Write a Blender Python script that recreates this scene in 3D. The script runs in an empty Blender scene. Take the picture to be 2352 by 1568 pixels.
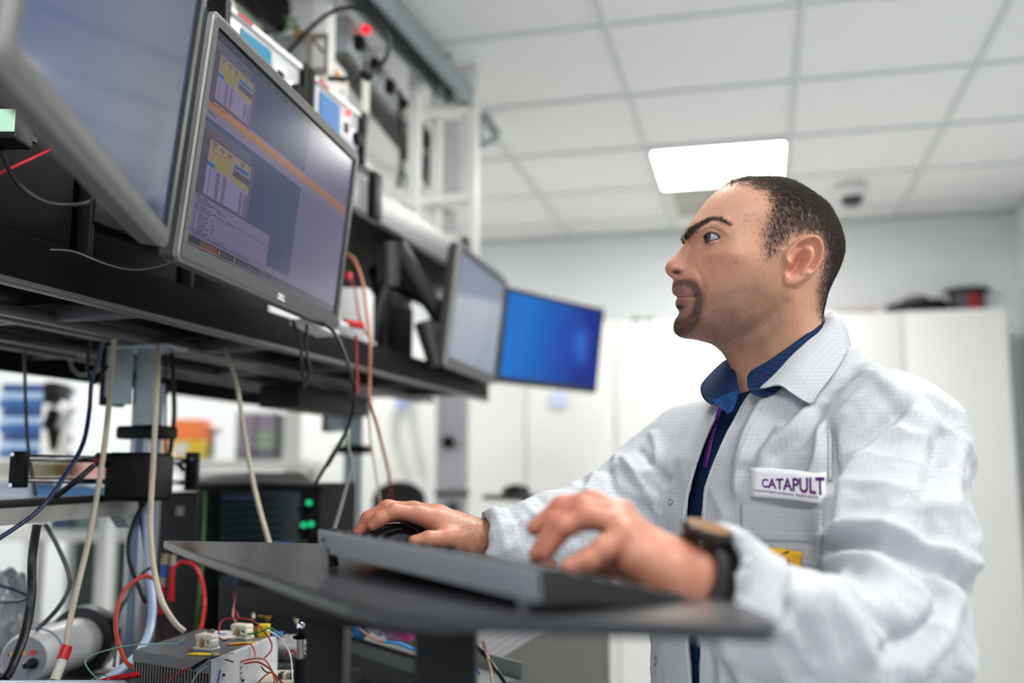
import bpy, bmesh, math, random
import numpy as np
from mathutils import Vector, Matrix, noise

# ------------------------------------------------------------------ camera, light, exposure
PITCH = math.atan(318/2287.0); YAW = math.radians(13.66); CAMZ = 1.30
scene = bpy.context.scene
C = scene.collection
cam_data = bpy.data.cameras.new('camera'); cam = bpy.data.objects.new('camera', cam_data); C.objects.link(cam)
cam.location = (0, 0, CAMZ); cam.rotation_euler = (math.pi/2+PITCH, 0, YAW)
cam_data.sensor_width = 36.0; cam_data.lens = 2287.0/2352*36
cam_data.clip_start = 0.05; cam_data.clip_end = 60
cam_data.dof.use_dof = True; cam_data.dof.focus_distance = 1.40; cam_data.dof.aperture_fstop = 1.7
cam_data.dof.aperture_blades = 0
scene.camera = cam
w = bpy.data.worlds.new('lab_ambient'); scene.world = w; w.use_nodes = True
w.node_tree.nodes['Background'].inputs[0].default_value = (0.80, 0.88, 1.0, 1)
w.node_tree.nodes['Background'].inputs[1].default_value = 0.95
vs = scene.view_settings
scene.display_settings.display_device = 'sRGB'
vs.view_transform = 'Standard'; vs.look = 'None'; vs.gamma = 1.0; vs.use_curve_mapping = False; vs.exposure = 0.12
PANEL_STRENGTH = 25.0

# ------------------------------------------------------------------ frames
RW = Matrix.Rotation(YAW, 4, 'Z')
def S(x, y, z): return RW @ Vector((x, y, 0)) + Vector((0, 0, z+CAMZ))          # stage (right, depth, up from eye)
def F(u, v, y):                                                                 # photo pixel at horizontal depth y
    a = (u-1176)/2287.0; b = (784-v)/2287.0
    t = y/(math.cos(PITCH)-b*math.sin(PITCH))
    return S(t*a, y, t*(math.sin(PITCH)+b*math.cos(PITCH)))
def FZ(u, v, z):
    a = (u-1176)/2287.0; b = (784-v)/2287.0
    t = z/(math.sin(PITCH)+b*math.cos(PITCH))
    return S(t*a, t*(math.cos(PITCH)-b*math.sin(PITCH)), z)
BA = math.radians(16.27)
RB = RW @ Matrix.Rotation(-BA, 4, 'Z')                                           # bench frame: x = away to the right, y = along
def B(q, p, z): return RB @ Vector((q, p, 0)) + Vector((0, 0, z+CAMZ))
def FY(u, v, Y):                                        # photo pixel on the wall plane world Y
    e = Vector((0, 0, CAMZ)); d = F(u, v, 1.0)-e; return e+d*(Y/d.y)
def toB(w_):
    v = RB.inverted() @ Vector((w_.x, w_.y, 0)); return v.x, v.y, w_.z-CAMZ

# ------------------------------------------------------------------ materials
def lin(c):
    if isinstance(c, str):
        c = [int(c[i:i+2], 16)/255 for i in (0, 2, 4)]
    return tuple((x/12.92 if x <= 0.04045 else ((x+0.055)/1.055)**2.4) for x in c)+(1,)
MATS = {}
def mat(name, col, rough=0.5, metal=0.0, var=0.0, scale=40, bump=0.0, spec=0.5, coat=0.0, emit=None, es=0.0, alpha=None, trans=0.0, sss=0.0, bscale=None):
    if name in MATS: return MATS[name]
    m = bpy.data.materials.new(name); m.use_nodes = True; nt = m.node_tree; b = nt.nodes['Principled BSDF']
    c = lin(col)
    b.inputs['Base Color'].default_value = c
    b.inputs['Roughness'].default_value = rough; b.inputs['Metallic'].default_value = metal
    b.inputs['Specular IOR Level'].default_value = spec; b.inputs['Coat Weight'].default_value = coat
    b.inputs['Coat Roughness'].default_value = 0.08
    b.inputs['Transmission Weight'].default_value = trans
    if sss: b.inputs['Subsurface Weight'].default_value = sss; b.inputs['Subsurface Scale'].default_value = 0.01
    if emit: b.inputs['Emission Color'].default_value = lin(emit); b.inputs['Emission Strength'].default_value = es
    if alpha is not None: b.inputs['Alpha'].default_value = alpha
    tc = nt.nodes.new('ShaderNodeTexCoord')
    n = nt.nodes.new('ShaderNodeTexNoise'); n.inputs['Scale'].default_value = scale; n.inputs['Detail'].default_value = 4
    nt.links.new(tc.outputs['Object'], n.inputs['Vector'])
    if var:
        r = nt.nodes.new('ShaderNodeMapRange'); r.inputs[3].default_value = 1-var; r.inputs[4].default_value = 1+var
        nt.links.new(n.outputs[0], r.inputs[0])
        h = nt.nodes.new('ShaderNodeHueSaturation'); h.inputs['Color'].default_value = c
        nt.links.new(r.outputs[0], h.inputs['Value']); nt.links.new(h.outputs[0], b.inputs['Base Color'])
    if bump:
        n2 = n
        if bscale:
            n2 = nt.nodes.new('ShaderNodeTexNoise'); n2.inputs['Scale'].default_value = bscale
            nt.links.new(tc.outputs['Object'], n2.inputs['Vector'])
        bp = nt.nodes.new('ShaderNodeBump'); bp.inputs['Strength'].default_value = bump; bp.inputs['Distance'].default_value = 0.002
        nt.links.new(n2.outputs[0], bp.inputs['Height']); nt.links.new(bp.outputs[0], b.inputs['Normal'])
    MATS[name] = m
    return m
BLACK = mat('black_paint', '0d0d0e', 0.5, var=.1, spec=.25)
BLACKP = mat('black_plastic', '0a0a0c', 0.45, bump=.1, bscale=400, spec=.2)
DARK = mat('dark_grey_metal', '222325', 0.45, var=.1)
WHITEP = mat('white_plastic', 'e4e4e2', 0.4, var=.03)
WHITEM = mat('white_enamel', 'dfe0dd', 0.35, var=.02, scale=3)
ALU = mat('aluminium', 'b9bcc0', 0.35, 0.85, var=.06)
GALV = mat('galvanised_steel', '9aa5a8', 0.45, 0.7, var=.2, scale=30)
CHROME = mat('chrome', 'd8d8da', 0.15, 1.0)
RED = mat('red_plastic', 'c4161c', 0.4)
BLUEP = mat('blue_plastic', '1d5fc0', 0.4)
YEL = mat('yellow_tape', 'e3c51e', 0.6, var=.08)
GREENP = mat('green_insulation', '1d7a3c', 0.45)
PAPER = mat('paper', 'e8e6e2', 0.8, var=.04)
CARD = mat('cardboard', 'a8845c', 0.8, var=.1)
NAVYC = mat('navy_cable', '16284e', 0.4)
BEIGE = mat('beige_cable', 'b5ab98', 0.5, var=.05)
BLACKC = mat('black_cable', '0f0f12', 0.42, spec=.35)

# ------------------------------------------------------------------ mesh builder
class MB:
    def __init__(s): s.v = []; s.f = []; s.m = []; s.sm = []
    def add(s, vs, fs, mi=0, smooth=False):
        o = len(s.v); s.v += [Vector(v) for v in vs]
        for f in fs: s.f.append([i+o for i in f]); s.m.append(mi); s.sm.append(smooth)
        return s
    def box(s, c, size, R=None, mi=0, bev=0.0):
        x, y, z = [k/2 for k in size]; c = Vector(c)
        R3 = R.to_3x3() if R is not None else Matrix.Identity(3)
        if bev <= 0:
            vs = [c+R3 @ Vector((i*x, j*y, k*z)) for i in (-1, 1) for j in (-1, 1) for k in (-1, 1)]
            return s.add(vs, [(0, 1, 3, 2), (4, 6, 7, 5), (0, 4, 5, 1), (2, 3, 7, 6), (0, 2, 6, 4), (1, 5, 7, 3)], mi)
        bm = bmesh.new(); bmesh.ops.create_cube(bm, size=1)
        bmesh.ops.scale(bm, vec=size, verts=bm.verts)
        bmesh.ops.bevel(bm, geom=bm.edges[:], offset=min(bev, min(size)*.45), segments=3, affect='EDGES', profile=.5)
        bm.verts.index_update()
        s.add([c+R3 @ v.co for v in bm.verts], [[v.index for v in f.verts] for f in bm.faces], mi, True); bm.free(); return s
    def prism(s, poly, a, mi=0):                      # poly: world points loop, a: extrusion vector
        n = len(poly); a = Vector(a); vs = [Vector(p) for p in poly]+[Vector(p)+a for p in poly]
        return s.add(vs, [list(range(n))[::-1], list(range(n, 2*n))]+[(i, (i+1) % n, (i+1) % n+n, i+n) for i in range(n)], mi)
    def cyl(s, p0, p1, r0, r1=None, n=24, mi=0, caps=True, smooth=True):
        return s.tube([p0, p1], [r0, r0 if r1 is None else r1], n, mi, caps, smooth)
    def tube(s, pts, r, n=10, mi=0, caps=True, smooth=True, flat=None, up=None):
        pts = [Vector(p) for p in pts]; k = len(pts)
        rs = r if isinstance(r, (list, tuple)) else [r]*k
        o = len(s.v); t0 = (pts[1]-pts[0]).normalized()
        x = Vector(up) if up is not None else (Vector((0, 0, 1)) if abs(t0.z) < .9 else Vector((1, 0, 0)))
        x = (x-t0*x.dot(t0)).normalized()
        for i, p in enumerate(pts):
            t = (pts[min(i+1, k-1)]-pts[max(i-1, 0)]).normalized()
            x = (x-t*x.dot(t)).normalized(); y = t.cross(x)
            for j in range(n):
                a = 2*math.pi*j/n; fl = flat if flat else 1
                s.v.append(p+(x*math.cos(a)*fl+y*math.sin(a))*rs[i])
        for i in range(k-1):
            for j in range(n):
                s.f.append([o+i*n+j, o+i*n+(j+1) % n, o+(i+1)*n+(j+1) % n, o+(i+1)*n+j]); s.m.append(mi); s.sm.append(smooth)
        if caps:
            s.f.append([o+j for j in range(n)][::-1]); s.m.append(mi); s.sm.append(False)
            s.f.append([o+(k-1)*n+j for j in range(n)]); s.m.append(mi); s.sm.append(False)
        return s
    def ring(s, c, axis, R, r, n=40, m=10, mi=0, a0=0, a1=2*math.pi):
        axis = Vector(axis).normalized(); x = axis.orthogonal().normalized(); y = axis.cross(x); c = Vector(c)
        full = abs(a1-a0-2*math.pi) < 1e-6
        pts = [c+(x*math.cos(a0+(a1-a0)*i/n)+y*math.sin(a0+(a1-a0)*i/n))*R for i in range(n+1)]
        return s.tube(pts, r, m, mi, caps=not full)
    def lathe(s, p, axis, prof, n=32, mi=0):          # prof: (height, radius)
        axis = Vector(axis).normalized(); x = axis.orthogonal().normalized(); y = axis.cross(x); p = Vector(p); o = len(s.v)
        for h, r in prof:
            for j in range(n):
                a = 2*math.pi*j/n; s.v.append(p+axis*h+(x*math.cos(a)+y*math.sin(a))*max(r, 1e-5))
        for i in range(len(prof)-1):
            for j in range(n):
                s.f.append([o+i*n+j, o+i*n+(j+1) % n, o+(i+1)*n+(j+1) % n, o+(i+1)*n+j]); s.m.append(mi); s.sm.append(True)
        s.f.append([o+j for j in range(n)][::-1]); s.m.append(mi); s.sm.append(False)
        s.f.append([o+(len(prof)-1)*n+j for j in range(n)]); s.m.append(mi); s.sm.append(False)
        return s
    def build(s, name, mats, parent=None, autosmooth=None):
        if not isinstance(mats, (list, tuple)): mats = [mats]
        org = root_of(parent) if parent is not None else None
        if org is None:
            xs = [v.x for v in s.v]; ys = [v.y for v in s.v]; zs = [v.z for v in s.v]
            org = Vector(((min(xs)+max(xs))/2, (min(ys)+max(ys))/2, min(zs)))
        me = bpy.data.meshes.new(name)
        me.from_pydata([tuple(v-org) for v in s.v], [], s.f)
        me.polygons.foreach_set('material_index', s.m); me.polygons.foreach_set('use_smooth', s.sm)
        for m in mats: me.materials.append(m)
        o = bpy.data.objects.new(name, me); C.objects.link(o)
        if parent is not None: o.parent = parent
        else: o.location = org
        ORG[o.name] = org
        try:
            me.validate(); 
        except Exception: pass
        if any(s.sm): 
            bm = bmesh.new(); bm.from_mesh(me); bmesh.ops.recalc_face_normals(bm, faces=bm.faces)
            for e in bm.edges:
                if len(e.link_faces) == 2 and e.calc_face_angle(0) > math.radians(45): e.smooth = False
            bm.to_mesh(me); bm.free()
        else:
            bm = bmesh.new(); bm.from_mesh(me); bmesh.ops.recalc_face_normals(bm, faces=bm.faces); bm.to_mesh(me); bm.free()
        return o
ORG = {}
def root_of(o): return ORG[o.name]
def tag(o, label, cat, group=None, kind=None):
    o['label'] = label; o['category'] = cat
    if group: o['group'] = group
    if kind: o['kind'] = kind
    return o
def thing(name, loc, label, cat, group=None):
    o = bpy.data.objects.new(name, None); C.objects.link(o); o.location = loc; o.empty_display_size = .05
    ORG[o.name] = Vector(loc); return tag(o, label, cat, group)
def struct(o): o['kind'] = 'structure'; return o
def crv(pts, n=8, closed=False):                      # Catmull-Rom
    P = [Vector(p) for p in pts]; out = []
    for i in range(len(P)-1):
        a = P[max(i-1, 0)]; b = P[i]; c = P[i+1]; d = P[min(i+2, len(P)-1)]
        for j in range(n):
            t = j/n; out.append(.5*((2*b)+(c-a)*t+(2*a-5*b+4*c-d)*t*t+(3*b-a-3*c+d)*t*t*t))
    return out+[P[-1]]
def cable(name, pix, r, m, label, cat='cable', group=None, n=8, flat=None, parent=None):   # pix: (u, v, depth)
    pts = crv([F(*p) for p in pix], n)
    o = MB().tube(pts, r*.76, 8, flat=flat).build(name, m, parent)
    if label: tag(o, label, cat, group)
    return o
def text_part(name, body, size, loc, xdir, updir, m, parent=None, ext=0.0004, align='CENTER', bold=0.0, sx=1.0):
    cu = bpy.data.curves.new(name, 'FONT'); cu.body = body; cu.size = size; cu.extrude = ext; cu.align_x = align; cu.align_y = 'CENTER'; cu.offset = bold
    o = bpy.data.objects.new('tmp_text', cu); C.objects.link(o)
    dg = bpy.context.evaluated_depsgraph_get(); me = bpy.data.meshes.new_from_object(o.evaluated_get(dg)); bpy.data.objects.remove(o)
    x = Vector(xdir).normalized(); u = Vector(updir).normalized(); z = x.cross(u).normalized(); u = z.cross(x)
    R = Matrix((x, u, z)).transposed()
    mb = MB(); mb.add([Vector(loc)+R @ Vector((v.co.x*sx, v.co.y, v.co.z)) for v in me.vertices], [list(p.vertices) for p in me.polygons])
    return mb.build(name, m, parent)
# ------------------------------------------------------------------ room shell
wallm = mat('painted_wall', 'dfe2e3', 0.75, var=.015, scale=2, bump=.05, bscale=300)
ceilm = mat('ceiling_tile', 'f7f8f6', 0.85, var=.015, scale=2, bump=.15, bscale=500)
gridm = mat('ceiling_grid_bar', 'e0e2e0', 0.6)
floorm = mat('vinyl_floor', 'e0e1e0', 0.45, var=.05, scale=6)
H = CAMZ+1.378; X0, X1, Y0, Y1 = -5.2, 1.335, -2.6, 5.5
struct(MB().box(((X0+X1)/2, (Y0+Y1)/2, -.05), (X1-X0+.4, Y1-Y0+.4, .1)).build('floor', floorm))
GX0, GY0, GD = .18, 2.885, .585
# ceiling: individual inset tiles in one slab, with bevelled joints
cb = MB().box(((X0+X1)/2, (Y0+Y1)/2, H+.055), (X1-X0+.4, Y1-Y0+.4, .09))
ceiling = struct(cb.build('ceiling', ceilm))
gb = MB()
i = -12
while GX0+i*GD < X1:
    x = GX0+i*GD
    if x > X0: gb.box((x, (Y0+Y1)/2, H+.005), (.019, Y1-Y0, .010))
    i += 1
i = -11
while GY0+i*GD < Y1:
    y = GY0+i*GD
    if y > Y0: gb.box(((X0+X1)/2, y, H+.0055), (X1-X0, .019, .010))
    i += 1
struct(gb.build('trim_1', gridm))
struct(MB().box(((X0+X1)/2, Y1+.06, H/2), (X1-X0+.4, .12, H)).build('wall_back', wallm))
struct(MB().box((X1+.06, (Y0+Y1)/2, H/2), (.12, Y1-Y0, H)).build('wall_right', wallm))
struct(MB().box((X0-.06, (Y0+Y1)/2, H/2), (.12, Y1-Y0, H)).build('wall_left', wallm))
emis = mat('led_diffuser', 'ffffff', 0.5, emit='fffdf8', es=PANEL_STRENGTH)
def panel(cx, cy, label):
    t = thing('ceiling_light', (cx, cy, H-.02), label, 'light', 'recessed ceiling light panels')
    s = GD-.03
    f = MB()
    for dx, dy, a, b in ((0, s/2, s+.02, .02), (0, -s/2, s+.02, .02), (s/2, 0, .02, s-.02), (-s/2, 0, .02, s-.02)):
        f.box((cx+dx, cy+dy, H-.005), (a, b, .014))
    f.build('frame', WHITEP, t)
    pts = []
    for qx, qy, a0 in ((1, 1, 0), (-1, 1, 90), (-1, -1, 180), (1, -1, 270)):
        for k in range(5):
            a = math.radians(a0+k*22.5); pts.append(Vector((cx+qx*(s/2-.03)+.022*math.cos(a), cy+qy*(s/2-.03)+.022*math.sin(a), H-.012)))
    MB().prism(pts, (0, 0, .004)).build('diffuser', emis, t)
def cell(i, j): return GX0+GD*(i+.5), GY0+GD*(j+.5)
panel(*cell(-1, 2), 'bright square ceiling light panel above the head of the man')
for k, (i, j) in enumerate([(-1, -2), (-1, -6), (-5, 2), (-5, -2), (-5, -6), (1, -4), (-8, 2)]):  # unseen panels light the room; the last is added to brighten the far left
    panel(*cell(i, j), ['square ceiling light panel over the near end of the bench', 'square ceiling light panel behind the photographer', 'square ceiling light panel over the far left bench', 'square ceiling light panel over the middle of the left aisle', 'square ceiling light panel at the rear of the left aisle', 'square ceiling light panel near the right wall', 'unseen ceiling light panel added to brighten the far left corner'][k])
# ceiling vent below the lit panel
cx, cy = cell(-1, 3)
t = thing('ceiling_vent', (cx, cy, H-.02), 'pale square air vent grille in the ceiling behind the lit panel', 'vent')
MB().box((cx-.12, cy+.02, H-.004), (.24, .4, .018), bev=.003).build('frame', mat('vent_cream', 'cfccc2', .6), t)
sl = MB()
for k in range(8): sl.box((cx-.12, cy-.15+k*.048, H-.016), (.2, .02, .006))
sl.build('slats', mat('vent_cream', 'cfccc2', .6), t)
cx, cy = cell(0, -1)
t = thing('ceiling_vent', (cx+.1, cy, H-.02), 'cream ceiling vent plate cut off by the top of the picture', 'vent')
MB().box((cx+.1, cy+.13, H-.006), (.34, .3, .02), bev=.004).build('frame', mat('vent_cream', 'cfccc2', .6), t)
# dome camera
p = FZ(1955, 430, 1.378)
t = thing('dome_camera', (p.x, p.y, H-.11), 'small ceiling dome camera with a dark bubble, right of the head', 'camera')
MB().lathe((p.x, p.y, H), (0, 0, -1), [(0, .075), (.035, .075), (.05, .06), (.052, .02)]).build('housing', WHITEP, t)
MB().lathe((p.x, p.y, H-.048), (0, 0, -1), [(0, .055), (.02, .052), (.038, .038), (.048, .018), (.05, 0)]).build('dome', mat('smoked_dome', '202428', .15, coat=.5), t)

# ------------------------------------------------------------------ white cabinets along the far wall
CY = 5.03; CTOP = CAMZ+.806
seam = mat('cabinet_seam', '8e918e', .7)
cab_lab = ['tall white cabinet at the right end beside the grey wall', 'tall white cabinet directly behind the head and collar of the man', 'tall white cabinet behind the blue monitor with a paper strip', 'tall white cabinet furthest left, behind the oscilloscope']
for k in range(4):
    xr = 1.169-k*.927; xl = xr-.927; xc = (xr+xl)/2
    t = thing('cabinet', (xc, CY+.22, 0), cab_lab[k], 'cabinet', 'white storage cabinets on the far wall')
    MB().box((xc, CY+.235, CTOP/2), (.925, .43, CTOP-.004)).build('carcass', WHITEM, t)
    for s in (-1, 1):
        d = MB().box((xc+s*.2318, CY+.01, CTOP/2), (.456, .018, CTOP-.012), bev=.003).build('door', WHITEM, t)
        MB().box((xc+s*.035, CY-.008, 1.05), (.012, .014, .12), bev=.004).build('handle', ALU, d)
# things on top of the cabinets
def on_cab(u, v0, y): p = F(u, v0, y); return p
def spool(u, y, r, h, label, mats):
    p = F(u, 712, y); p.z = CTOP
    t = thing('cable_reel', p, label, 'reel')
    MB().lathe(p, (0, 0, 1), [(0, r*.96), (.012, r*.96), (.013, r*.7)]).build('lower_flange', BLACKP, t)
    d = MB().lathe(p+Vector((0, 0, .012)), (0, 0, 1), [(0, r*.78), (h-.03, r*.78)]).build('winding', mats, t)
    MB().lathe(p+Vector((0, 0, h-.018)), (0, 0, 1), [(0, r*.75), (.002, r*1.05), (.016, r*1.05), (.018, r*.9)]).build('upper_flange', BLACKP, t)
    return t, p, r, h
darkwind = mat('dark_winding', '4a4850', .6, var=.2, scale=60)
t, p, r, h = spool(2222, 5.09, .112, .172, 'tall black reel with a red label standing on the right cabinet', darkwind)
MB().box(p+Vector((.02, -.084, .085)), (.055, .012, .10), R=RW, bev=.004).build('red_label', mat('red_label', 'a01c1c', .6), t)
p = F(2105, 712, 5.15); p.z = CTOP
t = thing('coiled_cable_tray', p, 'low black coil of cable lying on the right cabinet beside the reel', 'cable coil')
cb = MB()
for k in range(12): cb.ring(p+Vector((0, 0, .018+.0075*k)), (0.06*math.sin(k), .06*math.cos(k), 1), .15-.004*(k % 3), .010, 40, 8)
cb.build('coil', BLACKC, t)
MB().tube(crv([p+Vector((-.1, 0, .09)), p+Vector((-.04, -.03, .135)), p+Vector((.05, -.02, .135)), p+Vector((.12, .02, .03)), p+Vector((.15, .0, .012))]), .006).build('loose_end', mat('brown_cable', '4a3230', .5), t)
# pink and red bundles
pinkw = mat('pale_red_wire', 'd39a92', .5)
for k, (u, hh, lab) in enumerate([(2172, .12, 'upright tuft of pink-red wire between the two black coils'), (1990, .09, 'loose pale red wire bundle on the cabinet right of the neck')]):
    p = F(u, 712, 5.15); p.z = CTOP
    mb = MB(); rnd = random.Random(k)
    for j in range(7):
        a = Vector((rnd.uniform(-.05, .05)*(1 if k else .6), rnd.uniform(-.04, .04), 0)); b = Vector((rnd.uniform(-.05, .05), rnd.uniform(-.03, .03), hh*rnd.uniform(.6, 1)))
        mb.tube(crv([p+a+Vector((0, 0, .004)), p+(a+b)/2+Vector((rnd.uniform(-.03, .03), 0, .01)), p+b, p+b*.6+Vector((rnd.uniform(-.07, .07), 0, -b.z*.3)), p+a*1.5+Vector((.03, 0, .004))]), .004, 6)
    tag(mb.build('wire_bundle', pinkw), lab, 'wires')
p = F(1945, 712, 5.15); p.z = CTOP
mb = MB(); rnd = random.Random(5)
bmx = bmesh.new(); bmesh.ops.create_icosphere(bmx, subdivisions=3, radius=1)
vs_ = [p+Vector((v.co.x*.11, v.co.y*.09, max(0, v.co.z)*.085+.0)) * 1.0+Vector((0, 0, 0))+Vector((noise.noise(v.co*3)*.012, 0, 0)) for v in bmx.verts]
mb.add(vs_, [[v.index for v in f.verts] for f in bmx.faces], 0, True); bmx.free()
tag(mb.build('plastic_bag', mat('clear_bag_pinkish', 'd9cccb', .35, alpha=.8, var=.1)), 'crumpled translucent bag on the cabinet just behind the neck', 'bag')
for k, u in enumerate((1462, 1492)):
    p = F(u, 722, 5.1); p.z = CTOP
    tag(MB().box(p+Vector((0, 0, .012)), (.05, .05, .024), bev=.006).build('connector_block', mat('dark_green_plastic', '3f5a4c', .5)), ['small dark green block on the cabinet top left of the chin', 'small dark green block on the cabinet top touching the chin'][k], 'block')

# ------------------------------------------------------------------ bench shelving (bench frame)
QF, QB = -1.0, -1.66
P0, P1 = .25, 3.15
Z1 = .263; Z2 = .640
shelfm = mat('shelf_black_laminate', '0c0c0e', 0.6, var=.08, bump=.05, bscale=300, spec=.08)
edgem = mat('shelf_grey_edge', '77787b', 0.38, var=.05)
undm = mat('shelf_underside', '09090a', 0.7, spec=.2)
def bbox(mb, q0, q1, p0, p1, z0, z1, mi=0, bev=0):
    c = B((q0+q1)/2, (p0+p1)/2, (z0+z1)/2); return mb.box(c, (abs(q1-q0), abs(p1-p0), abs(z1-z0)), R=RB, mi=mi, bev=bev)
t = thing('instrument_shelf', B((QF+QB)/2, (P0+P1)/2, Z1-.02), 'long black lower shelf of the bench carrying the computers and monitor arms', 'shelf', None)
bbox(MB(), QF-.004, QB, P0, P1, Z1+.03, Z1+.062).build('shelf_board', shelfm, t)
mb = MB(); bbox(mb, QF, QF-.018, P0, P1, Z1, Z1+.066, bev=.003); mb.build('front_fascia', shelfm, t)
mb = MB(); bbox(mb, QF+.003, QF-.02, P0, P1, Z1-.005, Z1+.0035, bev=.002); mb.build('fascia_lip', mat('lip_grey', '5a5758', .4, .3), t)
mb = MB(); bbox(mb, QB, QB+.018, P0, P1, Z1-.03, Z1+.066); mb.build('rear_fascia', shelfm, t)
railm = mat('underside_rail', '5c565a', .4, .5)
for qq in (-1.19, -1.235, -1.42, -1.5):
    bbox(MB(), qq, qq-.022, P0, P1, Z1-.006, Z1+.012, bev=.003).build('under_rail', railm, t)
for k, pp in enumerate((.55, .95, 1.36, 1.78, 2.2, 2.62, 2.95)):
    bbox(MB(), QF-.02, QB+.02, pp, pp+.02, Z1+.0, Z1+.026, bev=.002).build('cross_rail', railm, t)
mb = MB(); c0_, c1_ = toB(FZ(645, 893, Z1-.04)), toB(FZ(785, 925, Z1-.04)); bbox(mb, c0_[0]+.05, c0_[0]-.06, c0_[1], c0_[1]+.42, Z1-.085, Z1-.03, bev=.003); mb.build('hanging_box', BLACK, t)
# upper shelf
U0 = .35
t = thing('instrument_shelf', B((QF+QB)/2, (U0+P1)/2, Z2-.02), 'upper black shelf with a wide grey front edge below the bench instruments', 'shelf')
P2 = 3.32
bbox(MB(), QF-.02, QB, U0, P2, Z2, Z2+.03).build('shelf_board', undm, t)
bbox(MB(), QF, QF-.02, U0, P2, Z2, Z2+.085, bev=.002).build('front_edge', edgem, t)
for k, (u, v) in enumerate(((860, 440), (1070, 545))):
    q_, p_, z_ = toB(F(u, v, 1)); s_ = (QF+.008)/q_; q_, p_ = q_*s_, p_*s_
    bbox(MB(), QF-.0, QF+.02, p_-.022, p_+.022, Z2-.005, Z2+.11, bev=.003).build('end_clip', BLACKP, t)
# support post with brackets
def post(u, y, vb, label):
    p = F(u, 850, y); q_, pp, _ = toB(p)
    t = thing('support_post', B(q_, pp, -.365), label, 'post', 'aluminium posts holding the shelf')
    top = Z1-.03
    bbox(MB(), q_-.022, q_+.022, pp-.022, pp+.022, -.365, top-.045, bev=.004).build('extrusion', ALU, t)
    g = MB()
    for s in (-1, 1): bbox(g, q_+s*.0225, q_+s*.026, pp-.007, pp+.007, -.36, top-.05)
    for s in (-1, 1): bbox(g, q_-.007, q_+.007, pp+s*.0225, pp+s*.0245, -.36, top-.05)
    g.build('slot_cover', mat('slot_blue_grey', '6c7c98', .4, .3), t)
    g = MB(); bbox(g, q_-.075, q_+.06, pp-.035, pp+.035, top+.018, top+.026, bev=.002)
    bbox(g, q_-.075, q_-.068, pp-.035, pp+.035, top-.075, top+.02, bev=.002)
    bbox(g, q_-.07, q_-.015, pp-.034, pp-.03, top-.09, top+.02, bev=.002)
    bbox(g, q_-.012, q_+.03, pp-.028, pp-.022, top-.13, top+.02, bev=.002)
    g.build('steel_bracket', GALV, t)
    g = MB(); bbox(g, q_-.05, q_+.05, pp-.03, pp+.03, top-.155, top-.13, bev=.006); g.build('clamp_collar', BLACKP, t)
    bbox(MB(), q_-.092, q_-.076, pp-.03, pp+.03, top-.09, top+.02, bev=.003).build('end_plate', BLACKP, t)
post(345, 1.93, 0, 'near aluminium post with a galvanised bracket under the lower shelf')
post(815, 3.0, 0, 'far aluminium post with bracket under the lower shelf, behind the big screen')

# bench top
t = thing('workbench', B(-1.35, 1.75, -1.3), 'grey workbench holding the heat sink and electronics below the shelf', 'bench')
bbox(MB(), -.62, -1.9, .45, 1.745, -.40, -.365, bev=.004).build('worktop', mat('bench_top', '3a3b3e', .5, var=.1), t)
bbox(MB(), -1.06, -1.9, 1.747, 3.3, -.40, -.365, bev=.004).build('worktop', mat('bench_top', '3a3b3e', .5, var=.1), t)
for a, b in ((-.70, .6), (-1.84, .6), (-1.12, 3.2), (-1.84, 3.2), (-.70, 1.68)):
    bbox(MB(), a-.03, a+.03, b-.03, b+.03, -1.3, -.40).build('leg', ALU, t)

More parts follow.
